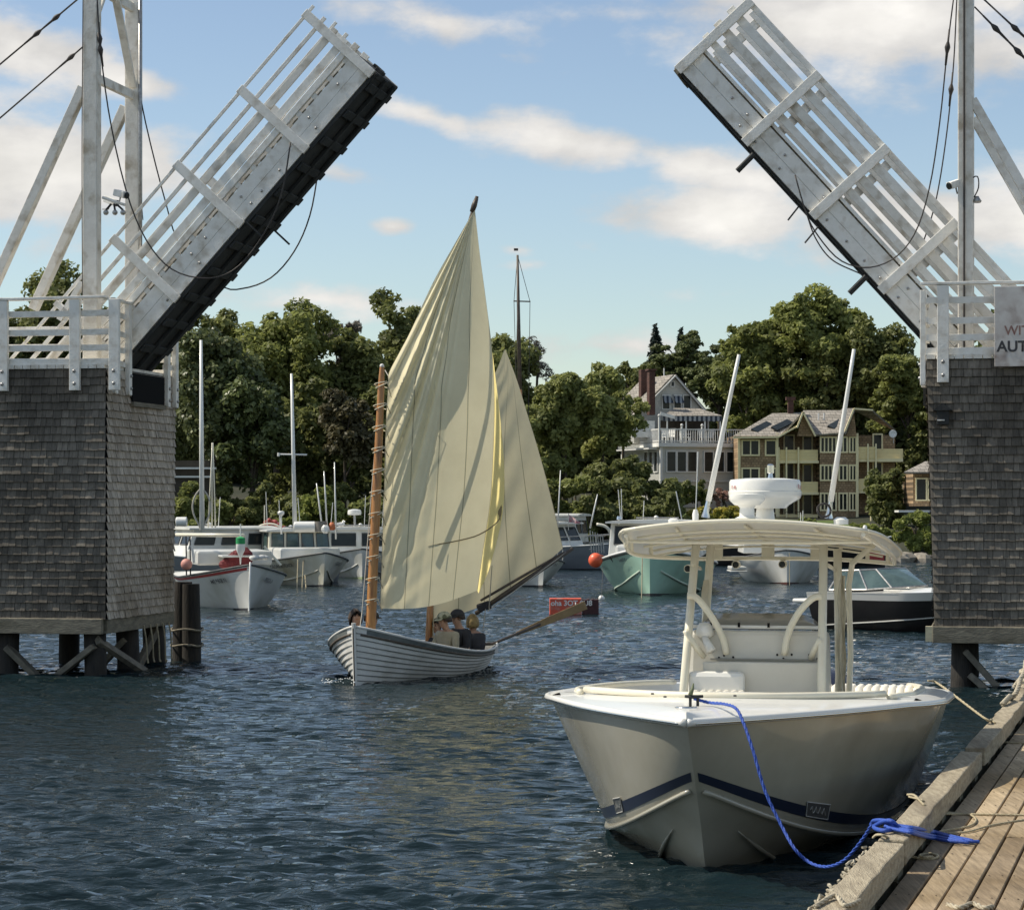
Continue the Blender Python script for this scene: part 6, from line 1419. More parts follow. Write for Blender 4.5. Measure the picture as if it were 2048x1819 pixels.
# ------------------------------------------------------------------ houses
def sidingmat(name, c, c2, pitch=.13):
    m = M(name, c, c2, 2, .7); nt = m.node_tree; N = nt.nodes; Lk = nt.links; b = N['Principled BSDF']
    g = N.new('ShaderNodeNewGeometry'); s = N.new('ShaderNodeSeparateXYZ'); Lk.new(g.outputs['Position'], s.inputs[0])
    f = N.new('ShaderNodeMath'); f.operation = 'MULTIPLY'; f.inputs[1].default_value = 1/pitch; Lk.new(s.outputs[2], f.inputs[0]); fr = N.new('ShaderNodeMath'); fr.operation = 'FRACT'; Lk.new(f.outputs[0], fr.inputs[0])
    bp = N.new('ShaderNodeBump'); bp.inputs['Strength'].default_value = .9; bp.inputs['Distance'].default_value = .03; Lk.new(fr.outputs[0], bp.inputs['Height']); Lk.new(bp.outputs[0], b.inputs['Normal']); return m
def shingmat(name, c, c2, sx=.35, sy=.2):
    m = bpy.data.materials.new(name); m.use_nodes = True; nt = m.node_tree; N = nt.nodes; Lk = nt.links; b = N['Principled BSDF']; b.inputs['Roughness'].default_value = .85
    tc = N.new('ShaderNodeTexCoord'); br_ = N.new('ShaderNodeTexBrick'); br_.inputs['Scale'].default_value = 1; br_.inputs['Brick Width'].default_value = sx; br_.inputs['Row Height'].default_value = sy; br_.inputs['Mortar Size'].default_value = .012; br_.inputs['Bias'].default_value = 0
    br_.inputs['Color1'].default_value = rgb(c); br_.inputs['Color2'].default_value = rgb(c2); br_.inputs['Mortar'].default_value = (c[0]*.3, c[1]*.3, c[2]*.3, 1)
    mp = N.new('ShaderNodeMapping'); mp.inputs['Rotation'].default_value = (R(90), 0, 0); Lk.new(tc.outputs['Object'], mp.inputs['Vector']); Lk.new(mp.outputs[0], br_.inputs['Vector'])
    n = N.new('ShaderNodeTexNoise'); n.inputs['Scale'].default_value = 3; Lk.new(tc.outputs['Object'], n.inputs['Vector']); r = N.new('ShaderNodeMapRange'); r.inputs['To Min'].default_value = .6; r.inputs['To Max'].default_value = 1.35; Lk.new(n.outputs['Fac'], r.inputs['Value'])
    sc = N.new('ShaderNodeVectorMath'); sc.operation = 'SCALE'; Lk.new(br_.outputs['Color'], sc.inputs[0]); Lk.new(r.outputs[0], sc.inputs['Scale']); Lk.new(sc.outputs[0], b.inputs['Base Color']); return m
SIDE = sidingmat('white_clapboard', (.62, .62, .58), (.56, .56, .52)); TRIM = M('white_trim', (.76, .76, .73), (.68, .68, .65), 4, .6); ROOFG = shingmat('grey_roof_shingles', (.24, .22, .19), (.33, .30, .26)); BRICK = shingmat('chimney_brick', (.13, .06, .045), (.09, .045, .035), .22, .09)
CED = shingmat('brown_cedar_shingles', (.42, .29, .17), (.27, .18, .105), .22, .16); YEL = M('pale_yellow_trim', (.92, .80, .50), (.84, .73, .44), 3, .6); YELP = sidingmat('yellow_board_panel', (.92, .76, .42), (.85, .70, .38), .2); SHAD = M('dark_recess', (.03, .026, .022), (.05, .042, .035), 2, .8)  # cedar and yellows brightened, sunlight on the fronts put into the colour
STRIPE = bpy.data.materials.new('striped_awning'); STRIPE.use_nodes = True
_n = STRIPE.node_tree; _w = _n.nodes.new('ShaderNodeTexWave'); _w.inputs['Scale'].default_value = 1.0; _w.bands_direction = 'X'; _t = _n.nodes.new('ShaderNodeTexCoord'); _n.links.new(_t.outputs['Object'], _w.inputs[0]); _r = _n.nodes.new('ShaderNodeValToRGB'); _r.color_ramp.interpolation = 'CONSTANT'; _r.color_ramp.elements[0].color = (.02, .03, .05, 1); _r.color_ramp.elements[1].position = .5; _r.color_ramp.elements[1].color = (.30, .32, .34, 1); _n.links.new(_w.outputs[0], _r.inputs[0]); _n.links.new(_r.outputs[0], _n.nodes['Principled BSDF'].inputs['Base Color'])
def wallbox(mb, c0, X, Yd, w_, d_, z0, z1): mb.prism([c0+UP*z0, c0+X*w_+UP*z0, c0+X*w_+Yd*d_+UP*z0, c0+Yd*d_+UP*z0], UP*(z1-z0))
def win(parent, p, X, n, w_, h_, mull=0, frame=TRIM, fw=.07, blind=False):
    """window at lower left corner p, along X, outward n"""
    mb = MB(); c = p+X*w_/2+UP*h_/2+n*.05; ax = (X, n, UP)
    for dx in (-w_/2, w_/2): mb.box(c+X*dx, fw, .08, h_+fw, ax)
    for dz in (-h_/2, h_/2): mb.box(c+UP*dz, w_-fw, .075, fw, ax)
    for k in range(mull): mb.box(c+X*(-w_/2+w_*(k+1)/(mull+1)), fw*.8, .07, h_-fw, ax)
    f = build(mb, 'window', frame, parent); build(MB().box(c-n*.03, w_-fw, .02, h_-fw, ax), 'pane', GLASS, f)
    return f

# white clapboard house with roof deck
Yh = 166.0; Kh = Yh/F
wx = V((.955, .295, 0)).normalized(); wn = V((wx.y, -wx.x, 0)); wl = V((-wx.y, wx.x, 0))     # right along facade; outward; depth
C0 = V(((1322-CX)*Kh, Yh, 0)); Zp = lambda py: H-(py-CY)*Kh
whs = thing('white_house', 'white clapboard house with a railed roof deck, striped awnings and brick chimneys', 'house', C0+UP*3)
mb = MB(); wallbox(mb, C0, wx, wl, 6.6, 7.6, 2.5, Zp(893)); build(mb, 'wall', SIDE, whs)
for k in range(3): win(whs, C0+wx*(.40+.72*k)+UP*Zp(968+0*k)+UP*(Zp(942)-Zp(968))*0, wx, wn, .62, Zp(905)-Zp(945)) if False else None
zA, zB = Zp(943), Zp(902)
for k, x in enumerate((.38, 1.12, 1.86, 3.05, 3.85, 4.65)): win(whs, C0+wx*x+UP*zA, wx, wn, .66, zB-zA, 0)
for k in range(3): win(whs, C0+wl*(.45+.95*k)+wl*.75+UP*zA, -wl, -wx, .7, zB-zA, 0)
build(MB().box(C0+wx*3.2+wn*.06+UP*Zp(962), 6.7, .10, .07, (wx, wn, UP)), 'belt_trim', TRIM, whs)
mb = MB()
for q in (C0, C0+wl*7.6): mb.box(q+UP*(2.5+Zp(893))/2, .16, .16, Zp(893)-2.5, (wx, wn, UP))
build(mb, 'corner_trim', TRIM, whs)
mb = MB(); wallbox(mb, C0-wx*.25+wn*.25, wx, wl, 7.1, 8.1, Zp(893), Zp(885)); build(mb, 'deck_fascia', TRIM, whs)
build(MB().beam(C0-wx*.5+wl*.2+UP*Zp(896.5), C0-wx*.5+wl*7.6+UP*Zp(896.5), .6, .08), 'retracted_awning', TRIM, whs)
rail_z0, rail_z1 = Zp(884), Zp(858)
rl = MB(); cn = C0-wx*.2+wn*.2
for a, b in ((cn, cn+wx*6.9), (cn, cn+wl*7.8)):
    d_ = (b-a).normalized(); L_ = (b-a).length
    rl.beam(a+UP*rail_z1, b+UP*rail_z1, .07, .07); rl.beam(a+UP*(rail_z0+.08), b+UP*(rail_z0+.08), .05, .06)
    x = 0
    while x < L_: rl.box(a+d_*x+UP*(rail_z0+rail_z1)/2, .035, .035, rail_z1-rail_z0, (d_, d_.cross(UP), UP)); x += .16
build(rl, 'deck_railing', TRIM, whs)
for a, x, hh in ((wx, 0, 1.6), (wx, 1.6, .35), (wx, 3.05, .35), (wx, 4.6, .35), (wl, 2.2, .5), (wl, 4.6, 1.3), (wl, 7.0, .5)):
    pb = build(MB().box(cn+a*x+UP*(rail_z0+(rail_z1-rail_z0+hh*.5)/2), .11, .11, rail_z1-rail_z0+hh*.5, (wx, wn, UP)), 'newel_post', TRIM, whs)
    build(MB().ball(cn+a*x+UP*(rail_z1+hh*.5+.1), .10, n=8, m=6), 'finial', TRIM, pb, smooth=True)
# upper storey with gable and porch roof
U0_ = C0+wx*.1+wl*3.2; zU = Zp(886)
def at(px, dep, py): c = C0+wl*dep; Y = c.y; return V(((px-CX)/F*Y, Y, H-(py-CY)/F*Y))
gl_ = at(1288, 3.6, 886); 
gx0, gx1 = 1300, 1432
def gw(px, py, dep=3.6):       # point on the gable plane through pixel column px
    o = C0+wl*dep; d = V(((px-CX)/F, 1, -(py-CY)/F)); t = (o-V((0, 0, H))).dot(wn)/d.dot(wn); return V((0, 0, H))+d*t
apex = gw(1346, 752); eL = gw(1268, 832); eR = gw(1418, 836); bL = gw(1268, 886); bR = gw(1418, 886)
build(MB().prism([bL, bR, eR, apex, eL], wl*5.5), 'upper_wall', SIDE, whs)
mb = MB()
for a, b in ((apex, eR+(eR-apex)*.08), (apex, eL+(eL-apex)*.08)):
    n_ = (b-a).cross(wl).normalized(); n_ = n_ if n_.z > 0 else -n_
    mb.prism([a+wn*.35+n_*.02, b+wn*.35+n_*.02, b+wn*.35+n_*.14, a+wn*.35+n_*.14], wl*6.2)
rf = build(mb, 'roof', ROOFG, whs)
mb = MB()
for a, b in ((apex, eR+(eR-apex)*.08), (apex, eL+(eL-apex)*.08)): mb.beam(a+wn*.38, b+wn*.38, .06, .2, (wn.x, wn.y, 0))
build(mb, 'barge_board', TRIM, rf)
for (px, py, w_, h_) in ((1341, 773, .26, .36),): win(whs, gw(px, py), wx, wn, w_, h_, 0)
for px in (1324, 1347, 1366): win(whs, gw(px, 818), wx, wn, .55, .95, 0)
for px in (1323, 1345):
    p = gw(px, 806); aw = MB().add([p+UP*.6, p+wx*.62+UP*.6, p+wx*.70+wn*.5, p+wn*.5+wx*.08], [(0, 1, 2, 3)]); build(aw, 'awning', STRIPE, whs)
cb_ = at(1302, 2.9, 800); ct_ = at(1302, 2.9, 741)
ch = build(MB().box((cb_+ct_)/2-UP*.5, .42, .5, (ct_-cb_).z+1.0, (wx, wn, UP)), 'chimney', BRICK, rf, bevel=.01); build(MB().box(ct_+UP*.05, .6, .65, .12, (wx, wn, UP)), 'chimney_cap', BRICK, ch)
ct2 = at(1286, 6, 742); build(MB().box(ct2-UP*1.2, .45, .5, 2.6, (wx, wn, UP)), 'chimney', BRICK, rf); build(MB().tube([at(1328, 6, 755), at(1328, 6, 736)], .05, 6), 'vent_pipe', TRIM, rf)
# porch roof with striped valance
pz = at(1340, 1.6, 838)
q0 = at(1326, 1.2, 832); q1 = at(1444, 1.2, 832); r0_ = at(1350, 3.4, 816); r1_ = at(1400, 3.4, 818)
build(MB().add([q0, q1, r1_, r0_], [(0, 1, 2, 3)]), 'porch_roof', ROOFG, whs, solid=.08)
mb = MB().add([q0, q1, q1-UP*.32, q0-UP*.32], [(0, 1, 2, 3)]); build(mb, 'striped_valance', STRIPE, whs)
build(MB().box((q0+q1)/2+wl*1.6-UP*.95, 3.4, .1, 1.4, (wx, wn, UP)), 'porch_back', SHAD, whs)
mb = MB()
for f in (.08, .4, .72, .98): mb.beam(q0.lerp(q1, f)-UP*1.6+wl*.1, q0.lerp(q1, f)+wl*.1, .09, .09, (1, 0, 0))
build(mb, 'porch_post', TRIM, whs)
mb = MB().box(at(1280, 2.0, 858), 1.6, 1.4, 1.1, (wx, wn, UP)); build(mb, 'side_wing', TRIM, whs); build(MB().prism([at(1262, 1.6, 845), at(1300, 1.6, 845), at(1285, 1.6, 832)], wl*2), 'side_wing_roof', ROOFG, whs)
# deck chairs
CHM = M('white_resin', (.75, .75, .72), rough=.5)
def chair(c, f, label='white resin chair on the roof deck of the white house'):
    root = thing('deck_chair', label, 'chair', c, 'white chairs on the roof deck'); f = V(f).normalized(); s_ = f.cross(UP); ax = (s_, f, UP)
    build(MB().box(c+UP*.42, .5, .48, .05, ax), 'seat', CHM, root); build(MB().box(c+UP*.72-f*.26, .5, .05, .6, (s_, f, (UP-f*.25).normalized())), 'backrest', CHM, root)
    for i in (-1, 1):
        for j in (-1, 1): build(MB().box(c+s_*i*.22+f*j*.2+UP*.2, .05, .05, .4, ax), 'leg', CHM, root)
        build(MB().box(c+s_*i*.26+UP*.62, .05, .45, .04, ax), 'armrest', CHM, root)
zf0 = Zp(886)+.02
for x, dd_, lab in ((.75, .9, 'white reclining resin chair on the roof deck, left of the first finial post'), (1.15, 1.3, 'white resin chair on the roof deck beside the recliner'), (2.1, 1.0, 'white resin chair between the first and second finial posts of the roof deck'), (3.4, .9, 'white resin chair on the roof deck just right of the second finial post'), (3.9, 1.2, 'rightmost white resin chair on the roof deck, near the antenna')):
    chair(C0+wx*x+wl*dd_+UP*zf0, (.6*(-1)**int(x*3), -1, 0), lab)
mb = MB()
for (px0, px1) in ((1326, 1334),): 
    p = at(1335, 1.0, 832); mb.box(p+UP*.05, 1.0, .05, .22, (V((.95, .1, -.25)).normalized(), wn, UP))
build(mb, 'sign_board', TRIM, whs)

# shingled condominium
Yc = 163.0
def cp(px, py, d=0): return P(px, py, Yc+d)
con_ = thing('shingled_condominium', 'three-storey brown shingled building with pale yellow balconies and skylights', 'building', cp(1620, 1060))
FX = V((1, 0, 0)); FN = V((0, -1, 0))
def blk(name, px0, px1, py0, py1, d0, d1, m, parent=None, **k):
    a = cp(px0, py1, d0); b = cp(px1, py0, d0); mb = MB().prism([V((a.x, Yc+d0, a.z)), V((b.x, Yc+d0, a.z)), V((b.x, Yc+d0, b.z)), V((a.x, Yc+d0, b.z))], V((0, d1-d0, 0))); return build(mb, name, m, parent or con_, **k)
blk('wall', 1478, 1556, 868, 1056, 0, 9, CED); blk('wall', 1556, 1640, 862, 1056, 2.2, 9, CED); blk('wall', 1640, 1714, 866, 1056, .0, 9, CED); blk('wall', 1714, 1790, 870, 1056, 2.0, 8, CED)
for px in (1478, 1554, 1714): blk('corner_board', px-2, px+3, 866, 1056, -.12, -.02, YEL)
def cwin(px0, px1, py0, py1, d=0, mull=0):
    a = cp(px0, py1, d); b = cp(px1, py0, d); return win(con_, V((a.x, Yc+d, a.z)), FX, FN, b.x-a.x, b.z-a.z, mull, YEL, .1)
for (y0, y1) in ((880, 910), (936, 966), (992, 1026)):
    cwin(1484, 1518, y0, y1, 0, 1); cwin(1531, 1552, y0, y1, 0); cwin(1568, 1588, y0-10, y1+2, 2.2); cwin(1606, 1624, y0-8, y1+2, 2.2)
    cwin(1641, 1672, y0-6, y1-6, 0, 3); cwin(1678, 1694, y0-6, y1-6, 0, 1); cwin(1699, 1712, y0-6, y1-6, 0, 1); cwin(1746, 1764, y0-12, y1-6, 2.0)
# balconies
for (y0, y1) in ((899, 921), (963, 984), (1028, 1044)):
    for (a, b) in ((1557, 1596), (1597, 1636)): blk('balcony_panel', a, b, y0, y1, .2, .3, YELP)
    blk('balcony_floor', 1556, 1638, y1, y1+5, .15, 2.2, YEL)
    for px in (1558, 1573, 1597): blk('balcony_post', px-1.5, px+1.5, y0-5, y1+40, .02, .14, YEL)
    if y0 < 1000:
        blk('balcony_panel', 1716, 1752, y0-6, y1-4, .1, .2, YELP); blk('balcony_panel', 1753, 1806, y0-2, y1-4, .6, .7, YELP); blk('balcony_floor', 1715, 1806, y1-4, y1+2, .15, 2.0, YEL)
        for px in (1716, 1736, 1752): blk('balcony_post', px-1.5, px+1.5, y0-12, y1+38, .0, .08, YEL)
def slab(name, pts, m, parent, t=.12): return build(MB().add(pts, [tuple(range(len(pts)))]), name, m, parent, solid=t)
rfc = slab('roof', [cp(1466, 873, -.4), cp(1560, 873, -.4), cp(1610, 826, 4), cp(1544, 828, 4)], ROOFG, con_)
slab('roof', [cp(1560, 873, -.4), cp(1606, 825, -.6), cp(1606, 825, 5), cp(1560, 873, 5)], ROOFG, con_)
slab('roof', [cp(1606, 825, -.6), cp(1631, 872, -.6), cp(1631, 872, 5), cp(1606, 825, 5)], ROOFG, con_)
slab('roof', [cp(1606, 822, 5), cp(1700, 822, 5), cp(1700, 868, .4), cp(1628, 868, .4)], ROOFG, con_)
rf2 = slab('roof', [cp(1631, 870, -.4), cp(1690, 866, -.4), cp(1712, 818, 3.4), cp(1685, 818, 3.4)], ROOFG, con_)
slab('roof', [cp(1706, 818, -.6), cp(1744, 820, -.6), cp(1790, 860, 5), cp(1740, 822, 5)], ROOFG, con_)
slab('roof', [cp(1690, 868, -.6), cp(1707, 818, -.6), cp(1707, 818, 5), cp(1690, 868, 5)], ROOFG, con_)
mb = MB()
for a, b in ((cp(1606, 824, -.75), cp(1594, 855, -.75)), (cp(1606, 824, -.75), cp(1631, 872, -.75)), (cp(1708, 817, -.75), cp(1690, 862, -.75)), (cp(1708, 817, -.75), cp(1746, 820, -.75)), (cp(1466, 875, -.5), cp(1556, 874, -.5)), (cp(1556, 874, -.5), cp(1594, 852, -.6))): mb.beam(a, b, .1, .2, (0, 1, 0))
build(mb, 'barge_board', YEL, con_)
build(MB().add([cp(1606, 828, -.3), cp(1628, 872, -.3), cp(1594, 872, -.3)], [(0, 1, 2)]), 'gable_wall', CED, con_); build(MB().add([cp(1708, 824, -.3), cp(1713, 872, -.3), cp(1693, 872, -.3)], [(0, 1, 2)]), 'gable_wall', CED, con_)
for a, b in (((1508, 862), (1540, 846)), ((1548, 858), (1581, 842)), ((1662, 855), (1688, 840))):
    p, q = cp(*a, 0.4 if a[0] < 1600 else .2), cp(*b, 1.6); p.y = Yc+.35; q.y = Yc+1.9; build(MB().beam(p, q, .5, .12, (0, -.7, .7)), 'skylight', GLASS, rfc)
c = cp(1581, 812, 4); ch = build(MB().box(c, .36, .4, 1.1), 'chimney', BRICK, rfc); build(MB().box(c+UP*.5, .62, .5, .22), 'chimney_cap', BRICK, ch)
for px in (1637, 1648, 1686): build(MB().tube([cp(px, 840, 2.5), cp(px, 826, 2.5)], .06, 6), 'vent_pipe', TRIM, rf2)
c = cp(1787, 868, -.3); ds_ = thing('satellite_dish', 'small white satellite dish on the right balcony of the shingled building', 'dish', c); build(MB().lathe(c, [(0, 0), (.15, .03), (.26, .1), (.25, .11), (.14, .05), (0, .02)], 14, (V((1, 0, 0)), UP, V((-.5, -.8, .2)).normalized())), 'reflector', CHM, ds_, smooth=True); build(MB().tube([c, c-UP*.6], .03, 6), 'pole', METAL, ds_)
# tall light poles beside the building
for px in (1742, 1751): root = thing('deck_pole', 'thin pale yellow pole beside the right balconies, %s of the pair' % ('left' if px == 1742 else 'right'), 'pole', cp(px, 1070, -4)); build(MB().tube([cp(px, 1070, -4), cp(px, 975, -4)], .06, 6), 'shaft', YEL, root)

# cottage at far right
Yg = 150.0
ct = thing('brown_cottage', 'small brown cottage with a shallow hipped roof, beside the right pier', 'cottage', P(1850, 1010, Yg))
a = P(1826, 1012, Yg); b = P(1900, 944, Yg); build(MB().prism([V((a.x, Yg, a.z)), V((b.x, Yg, a.z)), V((b.x, Yg, b.z)), V((a.x, Yg, b.z))], V((0, 4, 0))), 'wall', CED, ct)
build(MB().add([P(1808, 945, Yg-.8), P(1910, 945, Yg-.8), P(1900, 920, Yg+2), P(1850, 924, Yg+2)], [(0, 1, 2, 3)]), 'roof', ROOFG, ct, solid=.1)
a = P(1832, 1000, Yg); win(ct, V((a.x, Yg, a.z)), FX, FN, .62, 1.3, 0, YEL, .08); a = P(1856, 1000, Yg); win(ct, V((a.x, Yg, a.z)), FX, FN, .62, 1.3, 0, YEL, .08)
build(MB().box(P(1850, 1022, Yg-.6), 3.4, 1.6, .12), 'porch_floor', TRIM, ct)
# dim building behind the near left boats
Yb = 140; bh = thing('shed_house', 'dim brown building with pale eaves in the trees behind the left moorings', 'house', P(375, 1000, Yb))
build(MB().box(P(375, 975, Yb), 2.8, 3, 3.0), 'wall', M('dim_brown_boards', (.05, .04, .03), (.035, .03, .02), 3, .8), bh); build(MB().box(P(378, 936, Yb-1.8), 3.0, .3, .10), 'eave', TRIM, bh); build(MB().box(P(378, 953, Yb-1.7), 2.6, .1, .10), 'balcony_rail', TRIM, bh)

# ------------------------------------------------------------------ vegetation
BARK = M('bark', (.09, .07, .05), (.05, .04, .03), 6, .9, bump=.6)
G_D = leafmat('dark_leaves', (.045, .062, .02), (.30, .32, .11), .5); G_M = leafmat('mid_green_leaves', (.06, .08, .024), (.40, .43, .135), .55)
G_L = leafmat('light_willowy_leaves', (.07, .095, .025), (.46, .48, .17), .5); G_P = leafmat('pine_needles', (.035, .05, .02), (.20, .23, .08), .3); G_S = leafmat('shrub_leaves', (.06, .09, .02), (.38, .42, .11), .45)
G_Y = leafmat('yellow_blossom', (.10, .14, .03), (.62, .52, .10), .3); G_B = leafmat('brown_leaves', (.035, .035, .018), (.15, .13, .06), .25); G_SP = leafmat('spruce_needles', (.008, .016, .012), (.03, .05, .035), .1)
G_T = leafmat('pale_twigs', (.12, .11, .09), (.26, .24, .2), .2)
def leaves(centers, radii, n, size, seed, squash=.85, up=.35, elong=1.7, inner=.14, jitter=.30):
    rg = np.random.RandomState(seed); C = np.array(centers, dtype=float); Rr = np.array(radii, dtype=float)
    p = Rr**2; p /= p.sum(); idx = rg.choice(len(C), n, p=p); d = rg.normal(size=(n, 3)); d /= np.linalg.norm(d, axis=1)[:, None]
    d[:, 2] = np.where((d[:, 2] < -.3) & (rg.rand(n) < .5), -d[:, 2], d[:, 2])
    rr = 1-np.abs(rg.normal(0, jitter, n)); ins = rg.rand(n) < inner; rr = np.where(ins, rg.rand(n)**.5, rr)
    pos = C[idx]+d*(Rr[idx]*rr)[:, None]*np.array([1, 1, squash])
    nrm = d*.75+rg.normal(size=(n, 3))*.55; nrm[:, 2] += up; nrm /= np.linalg.norm(nrm, axis=1)[:, None]
    t = np.cross(nrm, rg.normal(size=(n, 3))); t /= np.linalg.norm(t, axis=1)[:, None]; b = np.cross(nrm, t)
    s = size*rg.uniform(.6, 1.35, n); L_ = (s*elong/2)[:, None]; w_ = (s/2)[:, None]
    q = np.stack([pos-t*L_, pos+b*w_, pos+t*L_+nrm*(s*.15)[:, None], pos-b*w_], 1).reshape(-1, 3)
    lobe = rg.rand(len(C)); sh = np.clip(.15+.45*lobe[idx]+.4*rg.rand(n)*1.0, 0, 1); sh = np.where(ins, sh*.55, sh)  # inner leaves darkened to stand for shade within the crown
    return q, np.arange(n*4).reshape(-1, 4), np.repeat(sh, 4)
def lobes(c, rx, ry, rz, n1, f1, n2, f2, seed, flat=0):
    rg = random.Random(seed); out = []; rad = []
    for k in range(n1):
        while True:
            u = V((rg.gauss(0, 1), rg.gauss(0, 1), rg.gauss(0, 1))).normalized()
            if u.z > -.75 or rg.random() < .4: break
        m_ = rg.uniform(.35, .9); r1 = f1*rg.uniform(.7, 1.25)*(rx+rz)/2; c1 = V(c)+V((u.x*rx*m_, u.y*ry*m_, u.z*rz*m_))
        for j in range(n2):
            v = V((rg.gauss(0, 1), rg.gauss(0, 1), rg.gauss(0, 1))).normalized(); r2 = r1*f2*rg.uniform(.65, 1.3); out.append(tuple(c1+V((v.x, v.y, v.z*.85))*r1*rg.uniform(.45, .95))); rad.append(r2)
    return out, rad
def tree(label, px, ytop, ybot, hw, Y, m, seed, n=9000, size=.26, name='broadleaf_tree', cat='tree', group='trees on the far shore', n1=30, f1=.34, n2=7, f2=.5, base=None, squash=.85, inner=.14, ry=None, elong=1.7):
    zt = H-(ytop-CY)/F*Y; zb = H-(ybot-CY)/F*Y; x = (px-CX)/F*Y; rx = hw*1.06/F*Y; n = int(n*1.9); size *= .84; g = gz(x, Y) if base is None else base
    root = thing(name, label, cat, V((x, Y, g)), group)
    rz = (zt-zb)/2; c = V((x, Y, (zt+zb)/2)); lc, lr = lobes(c, rx, ry or rx*.9, rz, n1, f1, n2, f2, seed)
    # trunk and limbs
    rg = random.Random(seed); mb = MB(); r0 = max(.10, rx*.075); top_ = c+UP*rz*.45
    mb.tube(curve([V((x, Y, g-.3)), V((x+rg.uniform(-.3, .3), Y, lerp(g, zb, .6)+.3)), c-UP*rz*.2, top_], 8), [r0*(1-.1*k) for k in range(8)], 8)
    for k in range(7):
        a = V((x, Y, lerp(zb, c.z, rg.uniform(.0, .9)))); e = V(lc[rg.randrange(len(lc))]); mb.tube(curve([a, a.lerp(e, .5)+UP*.3, e], 6), [r0*.45*(1-.14*j) for j in range(6)], 5)
    build(mb, 'trunk', BARK, root, smooth=True)
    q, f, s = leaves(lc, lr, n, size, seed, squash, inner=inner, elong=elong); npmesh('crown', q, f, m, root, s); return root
def spruce(label, px, ytop, ybot, hw, Y, seed):
    zt = H-(ytop-CY)/F*Y; zb = H-(ybot-CY)/F*Y; x = (px-CX)/F*Y; rx = hw/F*Y; g = gz(x, Y); root = thing('spruce_tree', label, 'tree', V((x, Y, g)), 'trees on the far shore')
    build(MB().tube([V((x, Y, g-.3)), V((x, Y, zt))], [.2, .03], 7), 'trunk', BARK, root); rg = random.Random(seed); lc = []; lr = []
    for k in range(150):
        f = rg.random()**.7; z = lerp(zt, zb, f); rad = rx*f*rg.uniform(.5, 1.05); a = rg.uniform(0, 6.28); lc.append((x+rad*math.cos(a), Y+rad*math.sin(a), z-rad*.25)); lr.append(.12+.25*f)
    for k in range(20): lc.append((x, Y, lerp(zt, zb, k/40))); lr.append(.08+.01*k)
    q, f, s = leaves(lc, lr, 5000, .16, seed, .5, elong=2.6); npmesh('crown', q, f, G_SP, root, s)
# left wood, back to front
TR = [
 ('dark broad tree at the far left, behind the left pier railing', 40, 548, 900, 75, 158, G_D, 7000),
 ('dark tree between the left tower posts', 140, 535, 880, 85, 160, G_D, 8000),
 ('dark rounded tree under the raised left leaf', 300, 585, 900, 95, 162, G_D, 8000),
 ('tall dark tree just right of the left pier top', 408, 580, 950, 80, 158, G_D, 11000),
 ('mid-green dome-topped tree left of the bare twigs', 545, 592, 930, 102, 155, G_M, 14000),
 ('dark green tree mass right of the bare twigs', 700, 655, 960, 105, 158, G_D, 12000),
 ('tall tree with an open spiky top left of the foresail', 810, 562, 900, 82, 162, G_D, 10000),
 ('dark tree behind the two sails', 930, 640, 980, 90, 160, G_D, 7000),
 ('dark ragged tree right of the foresail peak, behind the wooden yacht mast', 1010, 600, 960, 70, 156, G_D, 9000),
]
for k, (lab, px, y0, y1, hw, Y, m, n) in enumerate(TR): tree(lab, px, y0, y1, hw, Y, m, 100+k, n)
tree('glossy light-flecked tree behind the near left workboat', 425, 640, 1010, 70, 144, leafmat('glossy_leaves', (.025, .04, .015), (.24, .27, .11), .35, .4), 131, 9000, .24)
tree('glossy light-flecked tree in the middle of the left wood', 505, 660, 1000, 75, 143, leafmat('glossy_leaves', (.025, .04, .015), (.20, .24, .09), .35, .4), 132, 8000, .24)
tree('shadowed tree behind the crosstree mast', 610, 760, 1060, 85, 147, G_D, 133, 8000)
tree('brownish bush tree half hidden at the orange mast', 690, 780, 960, 55, 142, G_B, 134, 4500, .2)
tree('dark bush tree between the brownish tree and the sail', 770, 740, 1050, 80, 146, G_D, 135, 7000)
tree('dark low tree behind the sails near the water', 900, 850, 1090, 110, 145, G_D, 136, 6000)
tree('bare pale twiggy tree top between two green trees', 685, 622, 720, 55, 160, G_T, 137, 1500, .13, name='twiggy_tree', n1=14, f2=.3, elong=4.5, inner=.3)
tree('thin bare twiggy tree right of the wooden yacht mast', 1075, 665, 780, 28, 158, G_T, 138, 420, .10, name='twiggy_tree', n1=8, elong=5)
# centre and right
tree('light green willowy tree right of the sails', 1125, 728, 960, 95, 146, G_L, 140, 15000, .24, n1=22, f1=.28, squash=1.0)
tree('light green tree left of the white house', 1205, 735, 930, 62, 150, G_L, 141, 8000, .22)
tree('light green branching tree leaning before the white house', 1245, 770, 860, 45, 152, G_L, 142, 2600, .18, n1=10)
spruce('small dark pointed spruce on the skyline', 1311, 650, 760, 26, 190, 7)
spruce('tiny spruce tip right of the pointed spruce', 1362, 657, 740, 11, 195, 8)
tree('flat-branched pine behind the white house', 1375, 663, 800, 82, 188, G_P, 143, 13000, .20, name='pine_tree', n1=46, f1=.26, squash=.4)
tree('broad pine crown right of the white house chimney', 1440, 690, 830, 70, 184, G_P, 144, 10000, .20, name='pine_tree', n1=40, f1=.28, squash=.5)
tree('dark bushy tree left of the pine, on the skyline', 1270, 715, 830, 62, 186, G_D, 145, 7500, .22)
tree('large round-headed tree behind the shingled building', 1610, 580, 870, 165, 180, G_M, 146, 34000, .28, n1=70, f1=.22, n2=7, f2=.55)
tree('left shoulder tree joined to the large round-headed tree', 1495, 650, 880, 75, 178, G_M, 147, 10000, .26)
tree('right dark tree with sky gaps under the right leaf', 1770, 625, 860, 70, 176, G_D, 148, 8500, .26)
